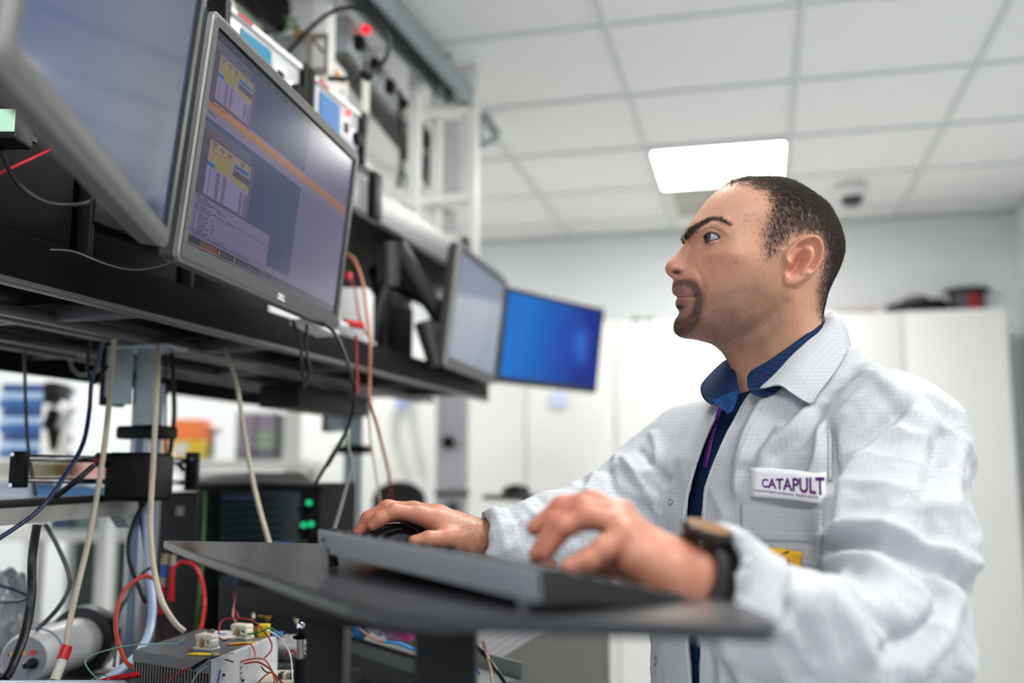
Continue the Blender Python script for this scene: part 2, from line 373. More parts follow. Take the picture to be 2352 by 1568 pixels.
# ------------------------------------------------------------------ monitors
casem = mat('monitor_case', '3c3c3d', .42, .25, var=.06, bump=.2, bscale=900)
rimm = mat('monitor_silver_rim', '8a8a88', .35, .5)
inner = mat('monitor_inner_bezel', '0e0f12', .3)
def mon_frame(cx, cy, cz, rz, tilt):
    R = RW @ Matrix.Rotation(math.radians(rz), 4, 'Z') @ Matrix.Rotation(math.radians(tilt), 4, 'X')
    return S(cx, cy, cz), R.to_3x3()
def monitor(c, rz, tilt, w, h, screen, label, bez=.018, bot=.026, depth=.05, casemat=None, rim=None):
    O, R = mon_frame(*c, rz, tilt)
    L = lambda x, y, z: O+R @ Vector((x, y, z))       # x right on screen, y into the screen, z up
    t = thing('monitor', L(0, .03, -h/2-.0), label, 'monitor')
    cm = casemat or casem
    # back shell
    mb = MB(); n = 0
    def rr(w_, h_, r, y, k=5):
        out = []
        for sx, sz, a0 in ((1, 1, 0), (-1, 1, 90), (-1, -1, 180), (1, -1, 270)):
            for j in range(k+1):
                a = math.radians(a0+j*90/k); out.append(L(sx*(w_/2-r)+r*math.cos(a), y, sz*(h_/2-r)+r*math.sin(a)))
        return out
    loops = [rr(w, h, .012, .006), rr(w, h, .012, .026), rr(w-.012, h-.012, .012, .034), rr(w*.72, h*.7, .02, depth), rr(w*.7, h*.66, .02, depth+.004)]
    N = len(loops[0]); vs = sum(loops, [])
    fs = []
    for a in range(len(loops)-1):
        for j in range(N): fs.append((a*N+j, a*N+(j+1) % N, (a+1)*N+(j+1) % N, (a+1)*N+j))
    fs.append(tuple(range((len(loops)-1)*N, len(loops)*N)))
    mb.add(vs, fs, 0); mb.build('back_shell', cm, t)
    # rim loop and bezel
    rim_m = rim or rimm
    lo = [rr(w, h, .012, .007), rr(w+.001, h+.001, .012, .0), rr(w-.004, h-.004, .011, -.0025)]
    vs = sum(lo, []); fs = [(a*N+j, a*N+(j+1) % N, (a+1)*N+(j+1) % N, (a+1)*N+j) for a in range(2) for j in range(N)]
    MB().add(vs, fs, 0).build('silver_rim', rim_m, t)
    iw, ih = w-2*bez, h-bez-bot; iz = (bot-bez)/2
    def rin(y, g=0, r=.002):
        out = []
        for sx, sz, a0 in ((1, 1, 0), (-1, 1, 90), (-1, -1, 180), (1, -1, 270)):
            for j in range(6):
                a = math.radians(a0+j*18); out.append(L(sx*(iw/2+g-r)+r*math.cos(a), y, iz+sz*(ih/2+g-r)+r*math.sin(a)))
        return out
    lo = [rr(w-.004, h-.004, .011, -.0025), rr(w-.012, h-.012, .009, -.0030), rin(-.0024), rin(.0012)]
    vs = sum(lo, []); fs = [(a*N+j, a*N+(j+1) % N, (a+1)*N+(j+1) % N, (a+1)*N+j) for a in range(3) for j in range(N)]
    MB().add(vs, fs, 0).build('bezel', cm, t)
    P = lambda s, r, e=0.0: L(-iw/2+.004+s*(iw-.008), .0010-e, iz+ih/2-.004-r*(ih-.008))
    MB().add([L(-iw/2, .0012, iz-ih/2), L(iw/2, .0012, iz-ih/2), L(iw/2, .0012, iz+ih/2), L(-iw/2, .0012, iz+ih/2)], [(0, 1, 2, 3)]).build('inner_border', inner, t)
    screen(P, t)
    return t, L, P, R
def emat(name, col, es=1.0, rough=.16, base='040406'):
    return mat('glow_'+name, base, rough, emit=col, es=es*.58, spec=.35)
def dell_screen(P, t):
    cols = {'navy': '3b4169', 'lav': '736a8c', 'lav2': '655f82', 'title': '232a44', 'grey': '57546f', 'greyd': '464358', 'yel': '8a7c6c', 'yel2': '8b8150', 'blue': '1c5aa0', 'white': '857ca2', 'or': 'a86c46', 'or2': '8f6858', 'bar': '23406e', 'txt': '3a3650', 'task': '1e2130', 'taskor': '6a3428', 'red': '9a2a3a', 'teal': '205a60', 'icon': '9a6a30', 'iconb': '24409a'}
    keys = list(cols); ms = [emat('dell_'+k, cols[k], 1.0) for k in keys]; ix = {k: i for i, k in enumerate(keys)}
    mb = MB(); lay = [0]
    def R_(s0, r0, s1, r1, k, z=None):
        lay[0] += 1; e = (z if z is not None else lay[0])*.0000012
        mb.add([P(s0, r1, e), P(s1, r1, e), P(s1, r0, e), P(s0, r0, e)], [(0, 1, 2, 3)], ix[k])
    R_(0, 0, 1, 1, 'lav2')
    rnd = random.Random(3)
    R_(0, 0, 1, .034, 'title'); R_(0, .034, 1, .095, 'grey')
    R_(0, .093, .2, .315, 'lav2'); R_(.2, .04, .613, .315, 'navy'); R_(.613, .034, 1, .315, 'lav2')
    R_(.014, .085, .205, .20, 'grey')
    for k in range(14): R_(.02+.06*k, .012, .02+.06*k+.02*rnd.random()+.01, .02, 'grey')
    for k in range(12): R_(.02+.05*k, .05, .02+.05*k+.03*rnd.random(), .056, 'txt')
    R_(0, .31, 1, .322, 'lav'); R_(0, .322, .985, .348, 'or'); R_(0, .348, .985, .366, 'or2')
    for k in range(22):
        R_(.02+k*.043, .353, .02+k*.043+.03, .3545, 'or'); R_(.02+k*.043, .360, .02+k*.043+.028, .3612, 'or')
    R_(.01, .33, .09, .336, 'taskor')
    R_(0, .366, 1, .405, 'lav'); R_(.01, .378, .05, .384, 'txt')
    R_(0, .408, .6, .426, 'bar'); R_(0, .426, .6, .93, 'navy'); R_(.6, .405, 1, .965, 'lav2')
    R_(0, .432, .26, .48, 'grey')
    for k in range(9): R_(.01, .437+k*.005, .05+.16*rnd.random(), .4385+k*.005, 'txt')
    def doc(s, r, sc, n):
        g = lambda a, b: (s+a*sc, r+b*sc)
        def Q(a0, b0, a1, b1, k): R_(*g(a0, b0), *g(a1, b1), k)
        Q(-.035, -.02, 0, .262, 'greyd'); Q(0, 0, .205, .112, 'yel'); Q(.028, .03, .085, .105, 'yel2'); Q(0, .095, .035, .112, 'blue')
        Q(.122, .035, .198, .052, 'blue'); Q(.12, .06, .22, .09, 'greyd'); Q(.205, -.01, .22, .26, 'grey')
        Q(0, .112, .205, .235, 'white'); Q(0, .235, .21, .25, 'greyd'); Q(.13, .1, .205, .118, 'yel2')
        for a, b in ((.01, .008), (.048, .012), (.085, .012), (.15, .012)):
            Q(a, b, a+.022, b+.005, 'txt'); Q(a+.004, b+.009, a+.018, b+.014, 'txt'); Q(a+.008, b+.02, a+.014, b+.026, 'txt')
        for k in range(n):
            y = .118+k*.117/n
            Q(0, y+.0065, .205, y+.0071, 'greyd')
            Q(.015, y, .02, y+.004, 'txt')
            for x in (.048, .078, .165, .188):
                if x > .15 and k < 2: continue
                Q(x, y, x+.014+.005*rnd.random(), y+.005, 'txt')
            Q(-.03, y, -.008, y+.0015, 'grey')
    doc(.030, .088, .92, 10); doc(.040, .49, 1.12, 12)
    # white text pane
    R_(.003, .768, .434, .93, 'lav')
    def line(s, r, wds, k='txt'):
        for w_ in wds:
            R_(s, r, s+w_, r+.0048, k); s += w_+.005
            if s > .425: break
    for k in range(3): line(.008+.012*(k > 0), .775+k*.011, [rnd.uniform(.008, .03) for _ in range(3)])
    line(.09, .79, [.02, .025]); line(.12, .80, [.02, .02])
    for k in range(3): line(.008, .815+k*.010, [rnd.uniform(.008, .03) for _ in range(4)])
    line(.105, .822, [rnd.uniform(.01, .03) for _ in range(16)])
    line(.125, .832, [rnd.uniform(.01, .03) for _ in range(4)])
    for k in range(9): line(.012, .853+k*.0105, [.008]); line(.035, .853+k*.0105, [rnd.uniform(.01, .03) for _ in range(2)]); 
    for k in range(4): line(.1, .855+k*.018, [rnd.uniform(.01, .025)])
    line(.02, .948, [rnd.uniform(.01, .03) for _ in range(12)])
    R_(0, .965, 1, 1, 'task'); R_(.062, .967, .148, 1, 'taskor'); R_(.068, .974, .078, .99, 'teal')
    R_(.085, .98, .135, .985, 'greyd')
    for k, s_ in enumerate((.158, .243, .33, .41, .48, .55, .64)):
        R_(s_, .972, s_+.008, .994, 'icon' if k < 2 else 'iconb'); R_(s_+.014, .981, s_+.055, .986, 'greyd')
    R_(0, 1.0, 1, 1.0035, 'white')
    # red pen marks
    def pen(pts, wd=.0022):
        e = .00028; 
        for a, b in zip(pts[:-1], pts[1:]):
            dx, dy = b[0]-a[0], b[1]-a[1]; l = math.hypot(dx*1.72, dy)+1e-9; nx, ny = -dy/l*wd/1.72, dx*1.72/l*wd
            mb.add([P(a[0]+nx, a[1]+ny, e), P(b[0]+nx, b[1]+ny, e), P(b[0]-nx, b[1]-ny, e), P(a[0]-nx, a[1]-ny, e)], [(0, 1, 2, 3)], ix['red'])
    pen([(.088+.052*math.cos(a), .508+.034*math.sin(a)) for a in [i*.25 for i in range(26)]], .0016)
    pen([(.044, .478), (.05, .462), (.058, .478), (.062, .492)], .0016)
    pen([(.022+.010*math.cos(a), .292+.014*math.sin(a)) for a in [i*.5+.6 for i in range(11)]], .0018)
    pen([(.092, .29), (.088, .315), (.102, .322), (.1, .305), (.094, .3)], .0018)
    pen([(.150, .838), (.156, .842), (.160, .86), (.157, .90), (.153, .955)], .0014)
    pen([(.03, .855), (.03, .925)], .001); pen([(.05, .85), (.052, .905)], .001)
    mb.build('display', ms, t)
def plain_screen(nm, stops, nx=24, ny=16, es=1.0, sp=.8, ro=.07):
    def f(P, t):
        key = 'lcd_'+nm
        m = bpy.data.materials.new(key); m.use_nodes = True; nt = m.node_tree; b = nt.nodes['Principled BSDF']
        b.inputs['Base Color'].default_value = (.004, .005, .008, 1); b.inputs['Roughness'].default_value = ro; b.inputs['Specular IOR Level'].default_value = sp; b.inputs['Emission Strength'].default_value = es
        at = nt.nodes.new('ShaderNodeVertexColor'); at.layer_name = 'picture'; nt.links.new(at.outputs[0], b.inputs['Emission Color'])
        mb = MB(); vs = [P(i/nx, j/ny) for j in range(ny+1) for i in range(nx+1)]
        mb.add(vs, [(j*(nx+1)+i, (j+1)*(nx+1)+i, (j+1)*(nx+1)+i+1, j*(nx+1)+i+1) for j in range(ny) for i in range(nx)])
        o = mb.build('display', m, t); me = o.data
        ca = me.color_attributes.new('picture', 'FLOAT_COLOR', 'POINT')
        for k in range(len(vs)): ca.data[k].color = stops((k % (nx+1))/nx, (k//(nx+1))/ny)
    return f
def mixc(a, b, t): t = max(0, min(1, t)); return tuple(a[i]*(1-t)+b[i]*t for i in range(4))
def blue_pic(s, r):                                    # blue wallpaper with a pale window glow
    c = mixc(lin('0f66b8'), lin('06207e'), (s-.15)/.7+.15*(r-.5))
    c = mixc(c, lin('1440b0'), .5*math.exp(-((s-.6)**2/.03+(r-.5)**2/.1)))
    g = math.exp(-((s-.80)**2/.006+(r-.42)**2/.02))+.7*math.exp(-((s-.82)**2/.004+(r-.62)**2/.012))
    return mixc(c, lin('2f74d0'), .6*g)
m2, L2, P2, R2 = monitor((-.376, 1.604, .466), 80.4, 6.1, .628, .352, dell_screen, 'wide grey monitor showing a spreadsheet with an orange bar across the screen')
text_part('maker_lettering', 'DELL', .0135, L2(.03, -.0034, -.165), R2 @ Vector((1, 0, 0)), R2 @ Vector((0, 0, 1)), mat('silver_print', 'd8dade', .4), m2, bold=.0006, ext=.0002)
def painted_refl(s, r): return mixc(mixc(lin('3f5f92'), lin('5a5a78'), s*1.6-.2*r), lin('1c3464'), max(0, (s-.55)*1.6))  # emission colours stand in for reflections on the near screen
m1, L1, P1_, R1 = monitor((-.346, .864, .436), 98.1, 5.6, .53, .345, plain_screen('painted_reflection', painted_refl, es=.55), 'nearest out-of-focus monitor with reflections painted as glow on its dark screen, cut off at the top left', bot=.02)
def painted_refl_far(s, r): return mixc(lin('5a6690'), lin('0c3f74'), s*1.2)  # bluish reflection put into the far screen as emission
m3, L3, P3, R3 = monitor((-.099, 2.955, .478), 76.8, 6.8, .56, .345, plain_screen('far_painted_reflection', painted_refl_far, es=.6), 'grey-framed far monitor with reflections painted as glow on its dull screen, left of the blue screen', rim=mat('pale_rim', '9a9896', .4, .3))
m4, L4, P4, R4 = monitor((.161, 3.79, .520), 50, 7.8, .615, .348, plain_screen('blue', blue_pic, es=1.1, sp=.12, ro=.3), 'far monitor with a bright blue desktop picture, left of the man', bez=.012, bot=.02, casemat=mat('black_case', '141416', .4), rim=mat('black_rim', '1c1c20', .4))
text_part('maker_lettering', 'DELL', .014, L4(0, -.0036, -.164), R4 @ Vector((1, 0, 0)), R4 @ Vector((0, 0, 1)), mat('pinkish_print', 'a08088', .4), m4, ext=.0002)
# bluish lenticular vents and power cable behind each monitor: monitor arms
def arm(name, L, base, label, elbow):
    t = thing('monitor_mount', base, label, 'monitor arm', 'black gas spring monitor arms')
    a = L(0, .062, 0)
    o0 = L(0, 0, 0); Rm = Matrix((L(1, 0, 0)-o0, L(0, 1, 0)-o0, L(0, 0, 1)-o0)).transposed().to_4x4(); MB().box(a, (.1, .012, .1), R=Rm, bev=.003).build('mount_plate', BLACKP, t)
    e = Vector(elbow)
    MB().tube([a, e], [.022, .026], 12).build('upper_arm', BLACK, t)
    MB().tube([e, base+Vector((0, 0, .16))], [.026, .024], 12).build('lower_arm', BLACK, t)
    MB().lathe(base, (0, 0, 1), [(0, .045), (.012, .045), (.014, .022), (.2, .022)]).build('base_column', BLACK, t)
ZS = Z1+.062
arm('a', L2, B(-1.2, 2.02, ZS), 'black monitor arm behind the spreadsheet monitor', B(-1.12, 1.93, .50))
arm('a', L3, B(-1.12, 2.55, ZS), 'black monitor arm behind the far grey monitor', B(-1.18, 2.62, .60))
arm('a', L4, B(-1.08, 2.93, ZS), 'black monitor arm reaching to the blue monitor', L4(-.38, .16, -.08))
arm('a', L1, B(-1.1, .95, ZS), 'black monitor arm behind the nearest monitor', B(-1.0, .95, .45))
# A-shaped arm in view between the shelves
t = thing('monitor_mount', F(900, 800, 2.55), 'black A-shaped spring arm between the two shelves', 'monitor arm')
MB().tube([F(893, 560, 2.55), F(893, 660, 2.55)], [.03, .028], 14).build('pivot_housing', DARK, t)
MB().tube([F(905, 560, 2.55), F(1010, 730, 2.75)], [.03, .022], 14).build('upper_arm', DARK, t)
MB().tube([F(890, 640, 2.55), F(845, 780, 2.5)], [.02, .02], 14).build('lower_arm', BLACK, t)
MB().tube([F(975, 740, 2.7), F(1000, 840, 2.7)], [.03, .02], 14).build('joint', DARK, t)
# ------------------------------------------------------------------ background, left of the bench
def one(name, mb, m, label, cat, group=None): return tag(mb.build(name, m), label, cat, group)
def sbox(mb, x0, x1, y0, y1, z0, z1, mi=0, bev=0):       # stage-aligned box
    return mb.box(S((x0+x1)/2, (y0+y1)/2, (z0+z1)/2), (abs(x1-x0), abs(y1-y0), abs(z1-z0)), R=RW, mi=mi, bev=bev)
def pbox(mb, u0, u1, v0, v1, y, d, mi=0, bev=0, zb=None):  # box whose front face fills the pixel rectangle at depth y
    a = F(u0, (v0+v1)/2, y); b = F(u1, (v0+v1)/2, y); um = (u0+u1)/2
    z1 = F(um, v0, y).z; z0 = F(um, v1, y).z if zb is None else zb
    w_ = (b-a).length; c = (a+b)/2
    c = Vector((c.x, c.y, (z0+z1)/2))+RW.to_3x3() @ Vector((0, d/2, 0))
    return mb.box(c, (w_, d, abs(z1-z0)), R=RW, mi=mi, bev=bev)
steelw = mat('white_powder_coat', 'dcdcd8', .5)
t = thing('storage_rack', S(-1.5, 4.45, -1.3), 'white two-tier lab rack in the background left, seen under the shelf', 'rack')
yb = 4.2
sbox(MB(), -2.3, -.88, yb, yb+.5, .045, .085, bev=.004).build('top_board', steelw, t)
sbox(MB(), -2.25, -.92, yb, yb+.5, -.25, -.205, bev=.004).build('middle_board', steelw, t)
sbox(MB(), -2.25, -.92, yb+.1, yb+.5, -.8, -.77).build('lower_board', mat('rack_dark_board', '3c423e', .6), t)
for x in (-2.0, -1.36, -.93): sbox(MB(), x-.03, x+.03, yb+.02, yb+.08, -1.3, .045 if x < -1 else .31).build('upright', steelw, t)
for x in (-2.0, -.93): sbox(MB(), x-.03, x+.03, yb+.42, yb+.48, -1.3, .045).build('upright', steelw, t)
sbox(MB(), -1.94, -1.42, yb+.3, yb+.32, -.77, -.27).build('dark_panel', mat('dark_green_panel', '3a4640', .7), t)
ZT = CAMZ+.085; ZM = CAMZ-.205
# sharps bin
p = F(440, 1045, 4.3); p.z = ZT
t = thing('sharps_bin', p, 'yellow tub with an orange lid on the background rack', 'bin')
mb = MB(); mb.tube([p, p+Vector((0, 0, .10))], [.062, .074], 4, smooth=False, up=RW @ Vector((1, 1, 0)))
sharp_y = mat('bin_yellow', 'f2cf3a', .4)
mb = MB(); R3 = RW.to_3x3()
def frus(c, w0, d0, w1, d1, h):
    vs = [c+R3 @ Vector((i*w_/2, j*d_/2, z)) for w_, d_, z in ((w0, d0, 0), (w1, d1, h)) for i, j in ((-1, -1), (1, -1), (1, 1), (-1, 1))]
    return MB().add(vs, [(0, 1, 2, 3), (4, 5, 6, 7), (0, 1, 5, 4), (1, 2, 6, 5), (2, 3, 7, 6), (3, 0, 4, 7)])
frus(p, .115, .10, .135, .12, .085).build('tub', sharp_y, t)
frus(p+Vector((0, 0, .085)), .15, .13, .125, .11, .085).build('lid', mat('lid_orange', 'ff7d26', .4), t)
MB().box(p+R3 @ Vector((-.025, -.06, .045)), (.05, .004, .05), R=RW).build('paper_label', PAPER, t)
# component drawer cabinet
p = F(597, 1045, 4.3); p.z = ZT
t = thing('drawer_cabinet', p, 'small dark component cabinet with pinkish drawers on the rack, right of the yellow tub', 'drawer cabinet')
MB().box(p+Vector((0, 0, .10)), (.175, .14, .20), R=RW, bev=.004).build('case', mat('drawer_case', '3a3c40', .5), t)
dm = [mat('drawer_lilac', 'a898aa', .4), mat('drawer_green', 'a9b8a4', .4), mat('drawer_grey', '80808a', .4)]
for i in range(2):
    for j in range(5):
        d = MB().box(p+R3 @ Vector((-.042+.084*i, -.072, .025+.038*j)), (.076, .01, .031), R=RW, bev=.002).build('drawer', dm[1 if (i == 1 and j in (1, 2)) else (2 if j == 0 else 0)], t)
# pole with lamp head behind cable
p = F(487, 1045, 4.35); p.z = ZT
one('clamp_stand', MB().tube([p, p+Vector((0, 0, .13))], .011, 10).box(p+Vector((0, 0, .13)), (.07, .04, .03), R=RW, bev=.005), ALU, 'thin grey stand with a clamp head between yellow tub and drawers', 'stand')
p = F(375, 1045, 4.3); p.z = ZT
one('salmon_bottle', MB().lathe(p, (0, 0, 1), [(0, .033), (.10, .033), (.125, .015), (.15, .015)]), mat('salmon', 'e8b49a', .5), 'pale salmon bottle on the rack left of the yellow tub', 'bottle')
# stack of blue trays
for k in range(9):
    mb = MB(); v = 1050-19*k
    pbox(mb, -5+(k % 3)*4, 112-(k % 2)*10+(k > 5)*8, v-17, v, 3.6, .2, bev=.004)
    m = mat(('tray_blue', 'tray_light_blue', 'tray_navy')[k % 3], ('2f5fa0', '9db9d8', '2a4580')[k % 3], .35)
    o = mb.build('stacking_tray', m); tag(o, ['lowest blue', 'second lowest pale', 'third lowest navy', 'fourth lowest blue', 'middle pale', 'fourth highest navy', 'third highest blue', 'second highest pale', 'topmost navy'][k]+' tray in the stack at the left edge under the shelf', 'tray', 'stacked blue trays')
t = thing('shelf_unit', F(60, 1060, 3.8), 'pale grey shelf unit at the far left holding blue trays and boxes', 'shelf unit')
mb = MB(); pbox(mb, -60, 150, 1051, 1060, 3.45, .62, bev=.003); mb.build('board', steelw, t)
mb = MB(); pbox(mb, -60, 240, 1099, 1106, 3.47, .62); mb.build('board', steelw, t)
mb = MB(); pbox(mb, -60, 270, 1143, 1152, 3.44, .64); mb.build('board', mat('sidetable_grey', '8b9092', .5), t)
for u, y in ((-50, 3.5), (262, 3.5), (-30, 4.05), (240, 4.05)):
    mb = MB(); a = F(u, 1146, y); mb.box(Vector((a.x, a.y, a.z/2)), (.03, .03, a.z), R=RW); mb.build('leg', steelw, t)
one('black_speaker', pbox(MB(), 98, 128, 876, 925, 3.5, .12, bev=.006, zb=None), BLACKP, 'small black box perched at the top right of the blue tray stack', 'box')
mb = MB(); pbox(mb, 92, 128, 925, 1050, 3.55, .12, bev=.01); mb.tube([F(120, 985, 3.5), F(160, 930, 3.5)], .03, 12)
t = thing('desk_microscope', F(110, 1050, 3.55), 'white desk instrument with a tilted head and black knobs beside blue trays', 'microscope')
mb.build('body', WHITEP, t)
mb = MB(); mb.tube([F(108, 985, 3.46), F(125, 940, 3.46)], .02, 10); mb.tube([F(124, 985, 3.46), F(122, 1035, 3.46)], [.024, .01], 10); mb.build('black_fittings', BLACKP, t)
# boxes behind the linear rail
for k, (u0, u1, v0, v1, c, lab) in enumerate([(-10, 28, 1052, 1135, 'a8a49a', 'beige-grey box at the left edge behind the rail'), (72, 128, 1062, 1100, 'e8dcae', 'cream box on the rack behind the steel rods'), (128, 172, 1060, 1096, 'b98452', 'brown cardboard box behind the steel rods'), (172, 212, 1062, 1096, 'd8a79a', 'pinkish box at the right behind the steel rods')]):
    mb = MB(); pbox(mb, u0, u1, v0, 1098 if k else v1, 3.75-.06*k, .15, bev=.004)
    o = mb.build('storage_box', mat('box_'+str(c), c, .7, var=.05)); tag(o, lab, 'box')
one('blue_tray', pbox(MB(), 70, 225, 1114, 1142, 3.5, .2, bev=.006), mat('tray_sky', '4a84b8', .5), 'sky blue tray seen between the lower steel rod and the beam', 'tray')
one('white_tray', pbox(MB(), -10, 70, 1106, 1145, 3.5, .2, bev=.006), mat('tray_whitish', 'c9d3e2', .5), 'whitish tray left of the sky blue tray', 'tray')
for k, (u, hh, c, lab) in enumerate([(170, .05, '2b4058', 'dark blue case on the middle board of the rack'), (225, .06, '6d8a84', 'grey-green case on the middle board of the rack')]):
    p = F(u, 1210, 4.32); p.z = ZM
    one('instrument_case', MB().box(p+Vector((0, 0, hh/2)), (.12, .2, hh), R=RW, bev=.006), mat('case_'+c, c, .5), lab, 'case')

# chair, grey column, side stand in the far middle
t = thing('office_chair', S(-.45, 4.1, -1.3), 'black office chair with a tall back in the far aisle, above the mouse hand', 'chair')
def quadgrid(f, nu, nv, mb=None, mi=0, thick=None):
    mb = mb or MB(); vs = [f(i/nu, j/nv) for j in range(nv+1) for i in range(nu+1)]
    return mb.add(vs, [(j*(nu+1)+i, j*(nu+1)+i+1, (j+1)*(nu+1)+i+1, (j+1)*(nu+1)+i) for j in range(nv) for i in range(nu)], mi, True)
def solid(o, th, off=0):
    md = o.modifiers.new('thickness', 'SOLIDIFY'); md.thickness = th; md.offset = off; return o
cb = []
for k in range(15):
    a = math.pi*k/14; cb.append((-.45-.105*math.cos(a)*(1 if k > 7 else 1.0), .0+.075*math.sin(a)))
poly = [S(x, 4.0, -.08+z) for x, z in cb]+[S(-.345, 4.0, -.42), S(-.555, 4.0, -.42)]
MB().prism(poly, RW @ Vector((0, .05, 0))).build('backrest', mat('chair_fabric', '17171a', .8), t)
mb = MB(); sbox(mb, -.66, -.24, 3.7, 4.1, -.82, -.74, bev=.03); mb.build('seat', mat('chair_fabric', '17171a', .8), t)
MB().tube([S(-.45, 4.06, -.4), S(-.45, 4.12, -.8)], .02, 8).build('back_stem', BLACKP, t)
MB().tube([S(-.45, 3.9, -.82), S(-.45, 3.9, -1.22)], .025, 12).build('gas_lift', BLACKP, t)
for k in range(5):
    a = k*1.2566; e = S(-.45+.27*math.cos(a), 3.9+.27*math.sin(a), -1.24)
    l = MB().tube([S(-.45, 3.9, -1.2), e], [.022, .014], 8).build('leg', BLACKP, t)
    MB().cyl(e+Vector((0, -.012, -.033)), e+Vector((0, .012, -.033)), .026, n=16).build('castor', BLACKP, l)
t = thing('equipment_column', S(-.27, 4.45, -1.3), 'narrow lilac-grey upright unit with a black round port in front of the cabinets', 'column')
x0, x1 = (1004-1176)/2287*4.4, (1076-1176)/2287*4.4
mb = MB(); sbox(mb, x0, x1, 4.35, 4.5, -1.3, .41, bev=.006); mb.build('body', mat('column_lilac', 'b5b3ba', .6, var=.08, scale=9), t)
a = F(1030, 1016, 4.34); MB().cyl(a, a+RW @ Vector((0, -.02, 0)), .028, n=24).build('round_port', BLACKP, t)
mb = MB(); sbox(mb, x0-.004, x1+.01, 4.33, 4.35, F(1040, 1138, 4.34).z-CAMZ, F(1040, 1126, 4.34).z-CAMZ, bev=.004); mb.build('dark_band', mat('band_green_grey', '4c5450', .6), t)
a = F(1040, 1168, 4.34); MB().cyl(a, a+RW @ Vector((0, -.02, 0)), .03, n=24).build('green_dial', mat('dial_green', '2e4a40', .5), t)
one('pale_blue_box', pbox(MB(), 1005, 1080, 1178, 1215, 4.2, .1, bev=.005), mat('pale_blue', '9fb6c9', .6), 'pale blue box at the foot of the lilac column, above the wrist', 'box') if False else None
t = thing('round_table', S(.02, 3.7, -1.3), 'dark side table with a domed object, in the gap above the hands', 'table')
mb = MB(); 
poly = [F(1108, 1121, 3.9), F(1262, 1130, 3.9), F(1300, 1152, 3.3), F(1250, 1147, 3.35)]
zt = S(0, 0, -.055).z
poly = [Vector((q.x, q.y, zt)) for q in poly]
mb.prism(poly, (0, 0, -.02)); mb.build('table_top', mat('table_dark', '35342f', .5), t)
MB().lathe(S((1185-1176)/2287*3.7, 3.7, -.05), (0, 0, 1), [(-.003, .055), (.015, .052), (.03, .035), (.036, .0)]).build('dome', BLACKP, t)
MB().tube([S(.07, 3.6, -.07), S(.07, 3.6, -1.28)], .03, 12).build('stem', BLACKP, t)
MB().lathe(S(.07, 3.6, -1.3), (0, 0, 1), [(0, .25), (.015, .25), (.03, .05)]).build('foot', BLACKP, t)
# hanging bag and tubes on the cabinets
one('hanging_bag', MB().box(FY(925, 922, 5.006), (.07, .02, .08), bev=.008), mat('bag_blue', '9ab0d8', .4), 'small pale blue bag hung on the cabinet under the shelf end', 'bag')
for k, (pix, lab) in enumerate([([(910, 930, 4.85), (900, 960, 4.85), (902, 1010, 4.85), (925, 1085, 4.85)], 'left clear hose hanging against the cabinets'), ([(938, 930, 4.85), (942, 980, 4.85), (955, 1035, 4.85), (962, 1085, 4.85)], 'right clear hose hanging against the cabinets')]):
    tag(MB().tube(crv([FY(q[0], q[1], 5.006) for q in pix]), .011, 8).build('clear_hose', mat('clear_hose', 'c6cecc', .4)), lab, 'hose')
one('door_notice', MB().box(FY(1282, 918, 5.0165), (.075, .006, .075), R=Matrix.Identity(4)), mat('notice_blue', 'c5d2ea', .7), 'small pale blue notice on the cabinet door under the blue monitor', 'notice')

# ------------------------------------------------------------------ overhead gantry
t = thing('gantry_frame', B(-1.1, 2.8, Z2+.031), 'white aluminium overhead frame behind the bench with a steel channel on top', 'frame')
def upright(u, v, y, wd, name='upright'):
    a = F(u, v, y); zb_ = CAMZ+Z2+.031; MB().box(Vector((a.x, a.y, (H-.002+zb_)/2)), (wd, wd, H-.002-zb_), R=RB, bev=.003).build(name, steelw, t)
upright(1081, 300, 3.22, .05); upright(745, 50, 2.45, .045)
a, b = F(1000, 420, 4.0), F(1066, 400, 3.7)
mb = MB()
for u in (985, 1000): pass
for (u, y) in ((1003, 3.12), (952, 3.0)): upright(u, 400, y, .035, 'rear_upright')
for v in (255, 465):
    MB().tube([F(1075, v-8, 3.2), F(930, v+10, 2.98)], .02, 4, smooth=False).build('cross_bar', steelw, t)
pnl = mat('frame_panel_grey', '9fa0a2', .6)
mb = MB(); mb.prism([F(1022, 278, 3.16), F(1056, 274, 3.18), F(1056, 443, 3.18), F(1018, 445, 3.16)], RB @ Vector((-.02, 0, 0))); mb.build('grey_panel', pnl, t)
mb = MB(); mb.prism([F(1018, 480, 3.16), F(1048, 482, 3.18), F(1048, 530, 3.18), F(1018, 530, 3.16)], RB @ Vector((-.02, 0, 0))); mb.build('grey_panel', pnl, t)
# steel channel
zc = 1.262
t = thing('steel_channel', B(-1.06, 2.2, zc), 'galvanised steel channel running overhead towards the white posts', 'channel')
g = MB()
for q0, q1, za, zb in ((-1.10, -1.02, .04, .044), (-1.10, -1.096, -.03, .044), (-1.024, -1.02, -.03, .044), (-1.10, -1.085, -.03, -.026), (-1.035, -1.02, -.03, -.026)):
    bbox(g, q0, q1, 1.2, 3.05, zc+za, zc+zb)
g.build('channel', GALV, t)
g = MB()
for q in (-1.092, -1.056, -1.03): g.tube([B(q, 1.2, zc+.02), B(q, 3.1, zc+.02)], .007, 8)
g.build('inner_cables', mat('dark_grey_cable', '46504e', .5), t)
for pp in (1.6, 2.9):
    g = MB(); g.tube([B(-1.06, pp, zc+.044), B(-1.06, pp, 1.376)], .006, 8); g.build('hanger_rod', GALV, t)
